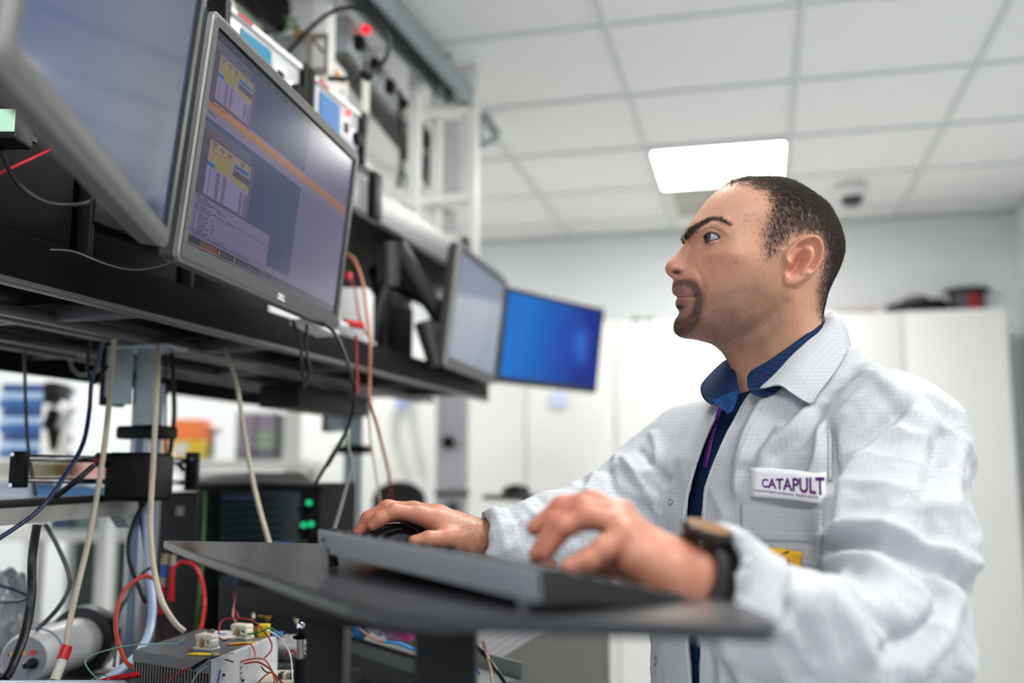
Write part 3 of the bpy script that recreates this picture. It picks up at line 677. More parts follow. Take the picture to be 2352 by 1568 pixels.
# galvanised wall bracket right of the post
t = thing('cantilever_bracket', F(1120, 300, 3.7), 'small galvanised triangular bracket on the right side of the white post', 'bracket')
g = MB(); g.tube([F(1100, 245, 3.65), F(1142, 310, 3.7)], .02, 4, smooth=False); g.tube([F(1100, 250, 3.65), F(1103, 335, 3.65)], .012, 4, smooth=False); g.tube([F(1103, 335, 3.65), F(1142, 318, 3.7)], .012, 4, smooth=False)
g.build('arms', GALV, t)
MB().tube([F(1112, 222, 3.65), F(1140, 258, 3.68)], .014, 8).build('strap', GALV, t)
# socket trunking
t = thing('socket_trunking', F(880, 240, 3.1), 'long grey socket trunking with dark plugs above the bench, seen at an angle', 'trunking')
A_, B_ = F(758, 78, 2.62), F(985, 385, 3.5)
ax = (B_-A_).normalized(); upv = Vector((0, 0, 1)); nrm = ax.cross(upv).normalized()
def tr(s, q, z): return A_+ax*s+nrm*q+upv*z
LEN = (B_-A_).length
MB().prism([tr(0, 0, -.055), tr(0, .05, -.055), tr(0, .05, .055), tr(0, 0, .055)], ax*LEN).build('body', mat('trunking_grey', 'a2a7ab', .5), t)
MB().prism([tr(0, -.002, -.055), tr(0, .054, -.055), tr(0, .054, -.078), tr(0, -.002, -.078)], ax*LEN).build('lower_rail', mat('trunking_dark', '5d5a58', .5), t)
for k, s in enumerate((.05, .19, .33, .46, .62, .76, .90)):
    e = MB(); c = tr(s*LEN, .053, .0)
    e.box(c, (.055, .008, .075), R=RB @ Matrix.Rotation(math.pi/2, 4, 'Z'), bev=.002); e.build('socket_plate', mat('socket_plate', 'c3c6c8', .5), t)
    e = MB(); e.box(tr(s*LEN, .068, -.008), (.03, .03, .04), R=RB @ Matrix.Rotation(math.pi/2, 4, 'Z'), bev=.005); e.build('plug', BLACKP, t)
rk = MB(); c = tr(.06*LEN, .075, .035); rk.cyl(c, c+nrm*.02, .013, n=20); rk.build('red_indicator', mat('red_lamp', 'ff2030', .3, emit='ff2030', es=1.2), t)
# draped cables near the trunking
for k, (pix, m, r, lab) in enumerate([
    ([(918, 210, 3.0), (922, 300, 3.0), (925, 350, 3.0), (915, 430, 3.0)], BLACKC, .010, 'black cable hanging down in front of the trunking'),
    ([(955, 265, 3.3), (985, 320, 3.25), (985, 370, 3.2), (955, 400, 3.2), (968, 440, 3.2)], mat('violet_cable', '4c4456', .5), .014, 'dark violet cable loop near the right end of the trunking'),
    ([(925, 350, 3.1), (960, 385, 3.1), (985, 350, 3.2), (990, 320, 3.25)], mat('violet_cable', '4c4456', .5), .012, 'second dark violet cable swagged under the trunking'),
    ([(918, 345, 3.15), (925, 395, 3.15), (945, 420, 3.15), (938, 380, 3.15)], GREENP, .007, 'green wire loop below the trunking'),
    ([(843, 262, 2.5), (838, 320, 2.5), (828, 355, 2.5)], mat('dark_grey_cable', '46504e', .5), .006, 'thin dark cable below the white strip by the second instrument'),
    ([(838, 110, 2.9), (848, 140, 2.9), (845, 165, 2.9)], BLACKC, .008, 'short black cable end beside the hanging cable ring')]):
    cable('hanging_cable', pix, r, m, lab)
one('green_tag', MB().box(F(940, 415, 3.15), (.035, .01, .05), R=RB, bev=.005), mat('leaf_green', '7da868', .6), 'pale green tag hanging under the trunking', 'tag')
# white strip on upper shelf
mb = MB(); mb.prism([F(822, 368, 2.62), F(868, 405, 2.75), F(876, 412, 2.75), F(876, 403, 2.75), F(826, 358, 2.62)], RB @ Vector((-.04, 0, 0)))
one('white_edge_strip', mb, mat('bright_white', 'fbfbf8', .4), 'short white strip lying on the upper shelf edge right of the instruments', 'strip')

# ------------------------------------------------------------------ instruments on the upper shelf
silv = mat('instrument_silver', 'c2c4c9', .35, .3); 
def psu(p0, p1, zt, zb, label, lcd, light):
    t = thing('bench_power_supply', B(-1.14, (p0+p1)/2, zb), label, 'power supply')
    mb = MB(); bbox(mb, -1.035, -1.35, p0+.003, p1-.003, zb, zt-.003, bev=.004); mb.build('case', mat('psu_case', '8f9194', .45, .2), t)
    mb = MB(); bbox(mb, -1.02, -1.036, p0+.014, p1-.014, zb+.004, zt-.012, bev=.003); mb.build('front_panel', silv, t)
    mb = MB(); bbox(mb, -1.012, -1.04, p0, p1, zt-.012, zt, bev=.004); mb.build('top_trim', WHITEP, t)
    for pp in (p0+.004, p1-.008):
        mb = MB(); bbox(mb, -1.005, -1.05, pp-.012, pp+.008, zb, zt+.004, bev=.003); mb.build('black_ear', BLACKP, t)
        s = B(-1.0, pp-.002, (zt+zb)/2+.02) 
    L_ = p1-p0
    fr = MB(); bbox(fr, -1.0165, -1.021, p0+.20*L_, p0+.56*L_, zb+.03, zt-.022, bev=.001); fr.build('display_frame', mat('frame_navy', '3a5570', .4), t)
    dp = MB(); bbox(dp, -1.0158, -1.017, p0+.212*L_, p0+.548*L_, zb+.034, zt-.025); dp.build('display', mat(lcd[0], '0a1018', .25, emit=lcd[1], es=1.0), t)
    so = MB(); bbox(so, -1.0158, -1.021, p0+.60*L_, p0+.74*L_, zb+.04, zt-.04, bev=.001); so.build('socket_block', WHITEP, t)
    so = MB(); bbox(so, -1.0145, -1.018, p0+.625*L_, p0+.715*L_, zb+.05, zt-.05); so.build('usb_slot', BLACKP, t)
    if light:
        c = B(-1.012, p0+.66*L_, zt-.030); MB().cyl(c, c+RB @ Vector((.006, 0, 0)), .006, n=16).build('red_light', mat('red_led', 'ff2a2a', .3, emit='ff2a2a', es=2), t)
    c = B(-1.02, p0+.84*L_, zb+.052)
    MB().lathe(c, RB @ Vector((1, 0, 0)), [(0, .024), (.004, .024), (.006, .020)]).build('knob_ring', mat('knob_ring', 'd9d0e0', .4, emit='d9d0f0', es=.3), t)
    MB().lathe(c+RB @ Vector((.005, 0, 0)), RB @ Vector((1, 0, 0)), [(0, .018), (.012, .018), (.016, .016), (.0165, .0)]).build('knob', BLACKP, t)
    lg = MB(); rnd = random.Random(7)
    for k in range(6): bbox(lg, -1.0095, -1.0125, p0+.13*L_+k*.009, p0+.13*L_+k*.009+.006, zt-.0095, zt-.0035)
    lg.build('red_lettering', mat('red_print', 'c8363a', .5), t)
psu(1.545, 1.868, .893, .765, 'left bench power supply with a blue display, above the spreadsheet monitor', ('lcd_cyan', '3f8fb4'), False)
psu(1.884, 2.165, .893, .765, 'right bench power supply with a red light and blue display', ('lcd_skyblue', '5a8cc4'), True)
# supports (stacked cases) under them
for a, b, lab in ((1.55, 1.86, 'grey case under the left power supply, hidden behind the spreadsheet monitor'), (1.89, 2.16, 'grey case under the right power supply')):
    mb = MB(); bbox(mb, -1.04, -1.34, a, b, Z2+.031, .763, bev=.004); one('equipment_case', mb, mat('case_grey_mid', '8a8d92', .5), lab, 'case')
# things behind the supplies
one('white_meter', pbox(MB(), 474, 512, -40, 36, 2.0, .1, bev=.004), mat('cream_plastic', 'cfcac0', .5), 'cream cased meter at the top edge above the big monitor', 'meter')
mb = MB(); pbox(mb, 478, 508, -60, 20, 1.98, .015, bev=.002); one('dark_display_panel', mb, mat('dark_slate', '2f3c46', .4), 'dark slate display at the top edge above the big monitor', 'display')
mb = MB(); qa, qb = F(545, 8, 2.3), F(602, 62, 2.4); zs_ = CAMZ+Z2+.031; mb.prism([qa, qb, Vector((qb.x, qb.y, zs_)), Vector((qa.x, qa.y, zs_))], RB @ Vector((-.06, 0, 0))); one('olive_case', mb, mat('olive_grey', '7e8672', .6), 'olive green case edge behind the left power supply', 'case')
mb = MB(); mb.prism([F(552, -60, 2.5), F(668, -60, 2.75), F(668, 30, 2.75), F(655, 76, 2.7), F(640, 74, 2.7), F(600, 45, 2.6), F(552, 0, 2.5)], RB @ Vector((-.1, 0, 0))); one('black_instrument', mb, BLACKP, 'black boxy instrument at the top edge behind the power supplies', 'instrument')
mb = MB(); pbox(mb, 622, 700, 78, 178, 2.6, .2, bev=.005); one('grey_instrument', mb, mat('grey_light_case', '96989b', .5), 'plain grey instrument case behind the left power supply', 'instrument')
rnd = random.Random(2); mb = MB()
for k in range(40):
    c = F(672+rnd.uniform(-14, 14), 58+rnd.uniform(-14, 14), 2.58); d = Vector((rnd.uniform(-1, 1), rnd.uniform(-1, 1), rnd.uniform(0, 1))).normalized()*.012
    mb.tube([c, c+d*.5, c+d], [.0006, .003, .0003], 5)
t = thing('potted_succulent', F(678, 78, 2.58), 'tiny green plant on the grey instrument case', 'plant'); mb.build('leaves', mat('plant_green', '5c8c3a', .6), t)
mb = MB(); pbox(mb, 672, 702, 68, 77, 2.56, .05, bev=.004); mb.build('pot', mat('ochre', 'b39038', .6), t)
mb = MB()
for a, b, c, d in ((703, 715, 78, 172), (744, 752, 78, 160), (703, 752, 76, 86), (703, 752, 154, 168)): pbox(mb, a, b, c, d, 2.3, .012)
mb.tube([F(718, 90, 2.305), F(744, 122, 2.305)], .004, 4)
one('bracket_frame', mb, mat('taupe_metal', '7c746a', .5, .3), 'taupe rectangular bracket frame between the two power supplies', 'bracket')
pm = [PAPER, mat('orange_print', 'e0a040', .6), mat('black_print', '2a2a28', .6)]
mb = MB(); mb.prism([F(712, 86, 2.45), F(745, 110, 2.5), F(792, 165, 2.6), F(800, 190, 2.62), F(798, 240, 2.62), F(715, 175, 2.45)], RB @ Vector((-.004, 0, 0)))
for k in range(9): 
    c = F(728+k*7, 118+k*8.5, 2.47+.015*k); mb.box(c+RB @ Vector((.006, 0, 0)), (.003, .018, .012), R=RB, mi=1)
c = F(781, 213, 2.6); mb.box(c+RB @ Vector((.008, 0, 0)), (.003, .02, .008), R=RB, mi=2)
one('printed_sheet', mb, pm, 'white printed sheet with an orange edge behind the bracket frame', 'paper')
one('white_strip', pbox(MB(), 830, 847, 172, 262, 2.5, .012, bev=.002), mat('ivory', 'd8d6c8', .5), 'upright ivory strip under the knot of the cable ring', 'strip')
t = thing('cable_ring', F(800, 100, 2.3), 'black cable bent into a big ring above the instruments', 'cable')
MB().tube(crv([F(*q) for q in [(655, 128, 2.35), (700, 78, 2.32), (745, 38, 2.3), (785, 20, 2.3), (825, 20, 2.3), (868, 42, 2.3), (892, 85, 2.3), (888, 130, 2.3), (862, 160, 2.3), (830, 177, 2.28), (790, 182, 2.26)]]), .0056, 10).build('cable', BLACKC, t)
MB().tube([F(752, 180, 2.25), F(792, 182, 2.26)], .0065, 12).build('plug', BLACKC, t)
mb = MB(); mb.tube([F(841, 142, 2.28), F(843, 185, 2.28)], .008, 8); mb.tube([F(832, 168, 2.28), F(852, 178, 2.27)], .009, 8); mb.build('cable_tie', BLACKC, t)

# ------------------------------------------------------------------ computers on the lower shelf
meshm = bpy.data.materials.new('perforated_mesh'); meshm.use_nodes = True; nt = meshm.node_tree; bs = nt.nodes['Principled BSDF']
tc = nt.nodes.new('ShaderNodeTexCoord'); mp = nt.nodes.new('ShaderNodeMapping'); mp.inputs['Scale'].default_value = (1, 130, 130); mp.inputs['Rotation'].default_value = (math.radians(45), 0, BA-YAW)
nt.links.new(tc.outputs['Object'], mp.inputs[0]); ck = nt.nodes.new('ShaderNodeTexVoronoi'); ck.inputs['Scale'].default_value = 1.0; ck.inputs['Randomness'].default_value = 0.0
nt.links.new(mp.outputs[0], ck.inputs[0]); rp = nt.nodes.new('ShaderNodeValToRGB'); rp.color_ramp.elements[0].position = .30; rp.color_ramp.elements[1].position = .42
rp.color_ramp.elements[0].color = (.001, .001, .001, 1); rp.color_ramp.elements[1].color = (.007, .007, .008, 1); bs.inputs['Specular IOR Level'].default_value = .12
nt.links.new(ck.outputs['Distance'], rp.inputs[0]); nt.links.new(rp.outputs[0], bs.inputs['Base Color']); bs.inputs['Roughness'].default_value = .5
pcm = mat('computer_black', '070708', .6, spec=.12)
def tower(p0, p1, label, name_plate=None):
    t = thing('computer_tower', B(-1.25, (p0+p1)/2, ZS), label, 'computer')
    mb = MB(); bbox(mb, -1.07, -1.5, p0, p1, ZS+.001, Z2-.03, bev=.004); mb.build('case', pcm, t)
    mb = MB(); bbox(mb, -1.055, -1.07, p0+.012, p1-.004, ZS+.004, Z2-.035, bev=.003); mb.build('mesh_front', meshm, t)
    for pp in (p0+.004,):
        mb = MB(); bbox(mb, -1.05, -1.07, pp-.004, pp+.006, ZS+.002, Z2-.032, bev=.002); mb.build('side_rail', DARK, t)
    return t
t = tower(1.262, 1.50, 'black workstation tower with a mesh front behind the two near monitors')
mb = MB(); bbox(mb, -1.045, -1.056, 1.268, 1.47, .398, .446, bev=.002); mb.build('name_strip', mat('strip_dark', '2b2c30', .45), t)
text_part('model_lettering', 'Precision 5820', .0125, B(-1.0445, 1.322, .428), RB @ Vector((0, 1, 0)), (0, 0, 1), mat('faint_print', '6c6e74', .5), t, ext=.0001)
tower(1.53, 1.80, 'second black mesh-fronted computer behind the spreadsheet monitor')
t = thing('computer_tower', B(-1.25, 1.05, ZS), 'plain black computer case at the left end of the lower shelf', 'computer')
mb = MB(); bbox(mb, -1.06, -1.5, .72, 1.235, ZS+.001, .53, bev=.004); mb.build('case', pcm, t)
lw = B(-1.058, 1.085, .379); MB().cyl(lw, lw+RB @ Vector((.002, 0, 0)), .0022, n=12).build('power_light', mat('white_led', 'ffffff', .4, emit='d8f0ff', es=2.0), t)
mb = MB(); bbox(mb, -1.0575, -1.06, 1.11, 1.15, .487, .495); mb.build('badge', mat('badge_grey', '4a4a4c', .4), t)
# grey bracket bars and lit readout at far left
mb = MB(); mb.tube([F(-40, 195, 1.35), F(130, 285, 1.5)], .012, 4, smooth=False); one('mounting_bar', mb, mat('bar_grey', '3f3e3c', .5, .4), 'dark grey slanted bar behind the nearest monitor', 'bar')
mb = MB(); mb.tube([F(30, 300, 1.4), F(130, 290, 1.5)], .014, 8); one('tube_handle', mb, mat('bar_grey', '3f3e3c', .5, .4), 'grey horizontal tube beside the lit green readout', 'tube')
t = thing('lit_readout', F(10, 290, 1.3), 'small box with a glowing pale green readout at the left edge', 'readout')
mb = MB(); pbox(mb, -45, 38, 245, 318, 1.3, .05, bev=.004); mb.build('housing', DARK, t)
mb = MB(); pbox(mb, -40, 32, 250, 300, 1.296, .003); mb.build('display', mat('readout_green', '101810', .3, emit='bfe8cf', es=1.0), t)
cable('red_cable', [(-30, 412, 1.22), (60, 370, 1.25), (150, 328, 1.3), (200, 300, 1.35)], .0028, RED, 'thin red cable crossing behind the nearest monitor', 'cable')
cable('grey_thin_cable', [(115, 573, 1.28), (170, 578, 1.3), (240, 605, 1.33), (300, 619, 1.4), (350, 615, 1.45), (400, 601, 1.5)], .0016, mat('thin_grey', '5a5c5e', .3), 'thin grey cable sagging in front of the shelf below the towers', 'cable')
cable('faint_black_cable', [(5, 350, 1.2), (40, 420, 1.25), (110, 465, 1.28), (200, 465, 1.3), (250, 420, 1.35)], .004, mat('cable_softblack', '26262a', .4), 'soft black cable looped in front of the plain black case', 'cable')

# white boxes and clutter between shelves (right part)
for u0, u1, v0, v1, y, c, lab in ((780, 845, 660, 745, 2.35, 'dadddc', 'white carton seen right of the spreadsheet monitor'), (872, 903, 664, 708, 2.95, 'dcdcdc', 'left white box seen through the arm triangle'), (904, 938, 660, 708, 3.0, 'd8d4d6', 'right white box seen through the arm triangle'), (985, 1032, 655, 702, 3.05, 'cfcaca', 'pale box left of the far grey monitor')):
    q0, pa, za = toB(F((u0+u1)/2, v1, y)); mb = MB(); pbox(mb, u0, u1, v0, v1, y, .1, bev=.003, zb=CAMZ+ZS+.001)
    one('carton', mb, mat('carton_'+c, c, .6, var=.05), lab, 'box')
mb = MB(); pbox(mb, 862, 945, 706, 790, 2.9, .05, bev=.004, zb=CAMZ+ZS+.001); one('black_case', mb, BLACK, 'low black case standing below the white boxes', 'case')
mb = MB(); mb.prism([F(718, 730, 1.95), F(775, 760, 2.0), F(778, 772, 2.0), F(718, 742, 1.95)], RB @ Vector((-.05, 0, 0))); one('white_bracket', mb, WHITEP, 'small white plastic channel under the corner of the spreadsheet monitor', 'bracket')
t = thing('red_clamp', F(810, 745, 2.1), 'red clamp with a transparent end on the shelf edge', 'clamp')
MB().tube([F(790, 740, 2.08), F(832, 748, 2.12)], .008, 8).build('grip', RED, t); MB().tube([F(772, 745, 2.06), F(792, 752, 2.08)], .012, 8).build('clear_end', mat('clear_plastic', 'c8cccf', .2), t)
one('red_connector', MB().box(F(800, 634, 2.3), (.014, .02, .016), R=RB, bev=.003), RED, 'small red connector beside the spreadsheet monitor', 'connector')
cable('red_wire', [(803, 640, 2.3), (815, 665, 2.28), (820, 700, 2.25), (828, 740, 2.2), (845, 770, 2.15)], .0035, mat('dark_red_wire', '8e1c20', .4), 'dark red wire from the small connector down to the clamp', 'wire')
cable('dark_red_lead', [(818, 770, 1.95), (820, 850, 1.95), (822, 905, 1.95)], .004, mat('dark_red_wire', '8e1c20', .4), 'dark red lead in front of the fascia, left of the copper cable', 'wire')
cable('copper_cable', [(798, 582, 2.2), (815, 600, 2.15), (832, 645, 2.1), (842, 710, 2.05), (850, 790, 2.0), (849, 880, 2.0), (850, 925, 2.0), (868, 985, 2.1), (895, 1095, 2.3)], .0048, mat('copper_braid', 'a8674f', .5, var=.1, scale=200), 'long copper coloured cable hanging over the shelf edge', 'cable')
cable('pale_pink_cable', [(846, 925, 2.0), (850, 1000, 2.1), (862, 1080, 2.2), (874, 1160, 2.3)], .003, mat('pale_pink', 'd8c4b8', .6), 'thin pale pink cable left of the copper cable below the shelf', 'cable')
cable('twisted_red_wire', [(893, 1092, 2.3), (897, 1140, 2.35), (898, 1180, 2.35)], .004, mat('deep_red', '7a1420', .5), 'deep red twisted wire in front of the black chair back', 'wire')
for pix, r, m, lab in (
    ([(722, 735, 1.85), (765, 760, 1.82), (792, 815, 1.8), (812, 880, 1.8), (812, 930, 1.85), (795, 990, 1.9), (760, 1050, 1.95), (726, 1108, 2.0)], .0048, BLACKC, 'black cable curving from the spreadsheet monitor down past the far post'),
    ([(672, 735, 1.8), (690, 790, 1.8), (694, 850, 1.8), (700, 890, 1.8)], .004, BLACKC, 'left black cable hanging from under the spreadsheet monitor'),
    ([(705, 745, 1.8), (703, 800, 1.8), (712, 850, 1.8), (698, 885, 1.8)], .004, BLACKC, 'middle black cable hanging from under the spreadsheet monitor'),
    ([(802, 985, 1.95), (800, 1020, 1.95), (807, 1070, 1.98), (790, 1140, 2.0), (768, 1215, 2.0)], .0034, mat('mottled_cable', 'a9a99c', .6, var=.25, scale=150), 'mottled grey wire hanging above the mouse hand'),
    ([(795, 990, 1.9), (775, 1030, 1.92), (752, 1070, 1.95)], .0045, mat('green_black', '33503c', .5), 'green-tinted end of cable below the far post')):
    cable('hanging_cable', pix, r, m, lab)

# ------------------------------------------------------------------ cables under the lower shelf, left
for pix, r, m, lab in (
    ([(262, 780, 1.75), (256, 860, 1.74), (245, 980, 1.72), (232, 1080, 1.7), (208, 1220, 1.66), (180, 1340, 1.62), (160, 1430, 1.6), (150, 1500, 1.58)], .0062, BEIGE, 'long beige cable from the shelf down to the red sleeve'),
    ([(362, 795, 1.78), (362, 860, 1.73), (358, 940, 1.72), (352, 1060, 1.7), (346, 1180, 1.68), (350, 1280, 1.66), (368, 1370, 1.64), (398, 1425, 1.62), (424, 1450, 1.62)], .0064, BEIGE, 'thick beige cable passing the post down to the heat sink'),
    ([(518, 800, 2.0), (530, 835, 1.97), (545, 890, 1.95), (562, 1000, 1.92), (580, 1100, 1.9), (605, 1200, 1.88), (650, 1345, 1.85), (680, 1420, 1.82), (692, 1440, 1.8)], .0062, BEIGE, 'beige cable slanting past the oscilloscope screen'),
    ([(236, 785, 1.7), (222, 840, 1.7), (210, 880, 1.7), (205, 945, 1.7), (190, 1020, 1.66), (150, 1090, 1.6), (90, 1170, 1.55), (0, 1235, 1.5), (-40, 1260, 1.5)], .0048, NAVYC, 'navy cable sweeping from the shelf to the left edge'),
    ([(208, 780, 1.72), (201, 830, 1.72), (205, 865, 1.72), (216, 878, 1.72), (232, 865, 1.72), (247, 838, 1.72)], .0042, BLACKC, 'short black cable loop hanging under the shelf'),
    ([(56, 800, 1.9), (58, 900, 1.9), (62, 1000, 1.88), (72, 1080, 1.86), (82, 1140, 1.85)], .0042, mat('olive_cable', '4a5048', .5), 'thin olive grey cable at the far left under the shelf'),
    ([(160, 820, 2.3), (166, 845, 2.3), (185, 860, 2.3), (215, 855, 2.3), (245, 838, 2.3)], .004, mat('pale_cable', 'b4b8b2', .5), 'pale thin cable swag under the shelf behind the black loop'),
    ([(395, 800, 2.0), (398, 880, 2.0), (400, 950, 2.0), (392, 1030, 2.0), (385, 1050, 2.0), (370, 1110, 2.0)], .0062, BLACKC, 'thick black cable beside the near post'),
    ([(380, 800, 2.02), (381, 900, 2.02), (380, 1000, 2.02), (382, 1140, 2.02)], .003, BLACKC, 'straight thin black cable beside the near post'),
    ([(389, 890, 2.03), (370, 930, 2.03), (352, 975, 2.03)], .004, mat('violet_dark', '2a2038', .5), 'dark violet cable crossing behind the near post'),
    ([(214, 1070, 1.62), (180, 1100, 1.6), (135, 1135, 1.6), (125, 1142, 1.6)], .0062, BLACKC, 'black cable from the rail carriage to the beam'),
    ([(85, 1205, 1.55), (74, 1280, 1.55), (72, 1370, 1.52), (58, 1450, 1.5), (28, 1530, 1.45), (10, 1560, 1.43)], .0085, BLACKC, 'thick black cable in front of the white cylinder'),
    ([(104, 1205, 1.7), (130, 1250, 1.7), (155, 1310, 1.7), (158, 1350, 1.7), (130, 1400, 1.7), (85, 1445, 1.75)], .005, mat('grey_green_cable', '4e524e', .5), 'grey-green cable curving down to the black flange'),
    ([(335, 1150, 1.85), (312, 1190, 1.83), (296, 1240, 1.8), (298, 1290, 1.78), (320, 1350, 1.75), (336, 1385, 1.75)], .0055, BLACKC, 'black cable bulging left of the near post'),
    ([(322, 1130, 1.87), (322, 1180, 1.86), (330, 1240, 1.85), (336, 1275, 1.85)], .004, mat('plum_cable', '30223e', .5), 'plum coloured cable on the near post'),
    ([(315, 1060, 1.9), (345, 1050, 1.93), (400, 1058, 1.98), (422, 1080, 2.0)], .006, BLACKC, 'black cable joining the carriage to the right end plate')):
    cable('hanging_cable', pix, r, m, lab)
t = thing('red_sleeve', F(148, 1500, 1.57), 'red cable sleeve at the lower end of the beige cable', 'sleeve')
MB().tube([F(154, 1484, 1.575), F(143, 1514, 1.565)], .0085, 14).build('sleeve', RED, t)
MB().tube([F(146, 1510, 1.567), F(126, 1562, 1.55)], [.007, .0075], 12).build('white_tail', mat('white_tail', 'd6d3c8', .5), t)

# ------------------------------------------------------------------ linear rail on beam
t = thing('linear_rail', B(-1.2, 1.55, -.1), 'motion stage with two steel rods, black end plates and a black carriage', 'linear rail')
def endplate(u0, u1, v0, v1, y): 
    mb = MB(); pbox(mb, u0, u1, v0, v1, y, .02, bev=.002); return mb.build('end_plate', BLACKP, t)
e1 = endplate(20, 54, 1036, 1120, 1.62); e2 = endplate(424, 452, 1038, 1126, 1.98)
for (u, v) in ((30, 1043), (25, 1114)): c = F(u, v, 1.618); MB().cyl(c, c+RW @ Vector((0, -.003, 0)), .0035, n=12).build('screw', CHROME, e1)
for (u, v) in ((442, 1055), (441, 1105)): c = F(u, v, 1.978); MB().cyl(c, c+RW @ Vector((0, -.003, 0)), .0045, n=12).build('screw', CHROME, e2)
MB().tube([F(48, 1051, 1.63), F(428, 1059, 1.99)], .0062, 14).build('rod', CHROME, t)
MB().tube([F(42, 1102, 1.63), F(428, 1108, 1.99)], .0045, 14).build('rod', CHROME, t)
mb = MB(); pbox(mb, 236, 348, 1038, 1152, 1.76, .12, bev=.01); mb.build('carriage', BLACKP, t)
c = F(225, 1056, 1.75); MB().cyl(c, c+RW @ Vector((.03, .05, 0)), .013, n=20).build('motor_cap', BLACKP, t)
c = F(220, 1057, 1.745); MB().cyl(c, c+RW @ Vector((0, -.004, 0)), .006, n=16).build('red_cap', mat('dim_red', '6a1014', .5), t)
# beam
t = thing('aluminium_beam', B(-1.24, 1.2, -.08), 'aluminium profile beam under the motion stage, running to the near post', 'beam')
pa, pb_ = F(-60, 1152, 1.55), F(322, 1127, 1.93); dn = .0
mb = MB()
def slab(mb, u0, va0, vb0, u1, va1, vb1, y0, y1, th, mi=0):
    mb.prism([F(u0, va0, y0), F(u1, va1, y1), F(u1, vb1, y1), F(u0, vb0, y0)], RB @ Vector((-th, 0, 0)), mi)
slab(mb, -60, 1172, 1213, 322, 1148, 1180, 1.5, 1.9, .045); mb.build('profile', mat('beam_alu', 'a8a7a4', .45, .4), t)
mb = MB(); slab(mb, -60, 1152, 1171, 322, 1132, 1147, 1.52, 1.92, .03); mb.build('upper_track', mat('track_dark', '3b3a3a', .5, .4), t)
mb = MB(); slab(mb, -60, 1159, 1162, 322, 1138, 1140, 1.515, 1.915, .002); slab(mb, -60, 1165, 1168, 322, 1143, 1145, 1.512, 1.912, .002); mb.build('track_slots', mat('slot_black', '111112', .6), t)
mb = MB(); mb.prism([F(279, 1180, 1.86), F(312, 1179, 1.9), F(298, 1212, 1.88)], RB @ Vector((-.03, 0, 0))); mb.build('corner_gusset', GALV, t)
mb = MB(); mb.prism([F(205, 1156, 1.76), F(212, 1156, 1.77), F(212, 1190, 1.77), F(203, 1191, 1.76)], RB @ Vector((-.03, 0, 0))); mb.build('joint_line', mat('track_dark', '3b3a3a', .5, .4), t)

# ------------------------------------------------------------------ oscilloscope and black case
t = thing('oscilloscope', S(-.56, 2.4, -.36), 'black oscilloscope with a dim green-lined screen and green lit buttons', 'oscilloscope')
BTOP = CAMZ-.364
A1, A2 = F(455, 1110, 2.4), F(736, 1106, 2.25)
ax1 = (A2-A1); ax1.z = 0; wd = ax1.length; ax1.normalize(); nr = Vector((0, 0, 1)).cross(ax1); nr.normalize()
zt_ = (A1.z+A2.z)/2; base = Vector((A1.x, A1.y, 0))
def sc(s, d, z): return Vector((base.x, base.y, 0))+ax1*s*wd+nr*d+Vector((0, 0, z))
MB().prism([sc(0, 0, BTOP), sc(1, 0, BTOP), sc(1, 0, zt_), sc(0, 0, zt_)], nr*.14).build('case', BLACKP, t)
def panelq(s0, s1, z0, z1, d, th=.004): return MB().prism([sc(s0, d, z0), sc(s1, d, z0), sc(s1, d, z1), sc(s0, d, z1)], nr*th)
hz = zt_-BTOP
def zz(v, s=.5): 
    y = 2.4-.15*s; return F(600, v, y).z
panelq(.14, .86, zz(1350), zz(1128), -.004).build('screen', mat('scope_screen', '0b0f10', .25, emit='10181b', es=.8), t)
gl = MB()
for k in range(9): 
    z = zz(1165+k*18); gl.add([sc(.16, -.0046, z), sc(.85, -.0046, z+.012), sc(.85, -.0046, z+.0128), sc(.16, -.0046, z+.0012)], [(0, 1, 2, 3)])
gl.build('trace_lines', mat('scope_green_line', '0a100c', .4, emit='1c3a28', es=1.0), t)
panelq(.16, .5, zz(1146), zz(1140), -.0046, .001).build('menu_bar', mat('scope_blue', '0a0a12', .4, emit='23263e', es=1.0), t)
gb_ = mat('green_lit', '0a3020', .4, emit='10b070', es=1.1)
for u, v in ((716, 1154), (706, 1205), (722, 1203)):
    s = (u-455)/281; c = sc(s, -.002, zz(v, s)); MB().cyl(c, c-nr*.008, .0068, n=16).build('lit_button', gb_, t)
for u, v in ((704, 1170), (704, 1220)):
    s = (u-455)/281; c = sc(s, -.002, zz(v, s)); MB().cyl(c, c-nr*.012, .009, n=16).build('knob', BLACKP, t)
c = sc(.9, -.002, zz(1247, .9)); MB().cyl(c, c-nr*.014, .010, n=20).build('large_knob', DARK, t)
panelq(.70, .82, zz(1252), zz(1243), -.0048, .002).build('coloured_icons', mat('scope_icons', '101020', .4, emit='4a5ab0', es=.8), t)
panelq(.665, .70, zz(1252), zz(1244), -.0048, .002).build('green_icon', gb_, t)
mb = MB(); mb.prism([F(440, 1112, 2.28), F(660, 1111, 2.22), F(738, 1113, 2.12), F(768, 1142, 2.02), F(730, 1118, 2.2), F(700, 1088, 2.6), F(450, 1086, 2.6)], (0, 0, .004))
mb = MB(); zl = zt_+.004
pl = [FZ(452, 1113, zl-CAMZ)]
def onz(u, y): a = (u-1176)/2287.0; return Vector(S(a*y*1.0, y, zl-CAMZ))
mb.prism([F(452, 1114, 2.36), F(600, 1112, 2.28), F(735, 1116, 2.2), F(768, 1142, 2.05), F(728, 1118, 2.4), F(692, 1089, 2.75), F(455, 1087, 2.75)], (0, 0, .005))
one('dark_tray', mb, mat('tray_dark_olive', '3f3d38', .5), 'dark flat tray lying on top of the oscilloscope', 'tray')
t = thing('black_case', S(-.78, 2.3, -.36), 'tall black instrument case with a green stripe left of the oscilloscope', 'instrument case')
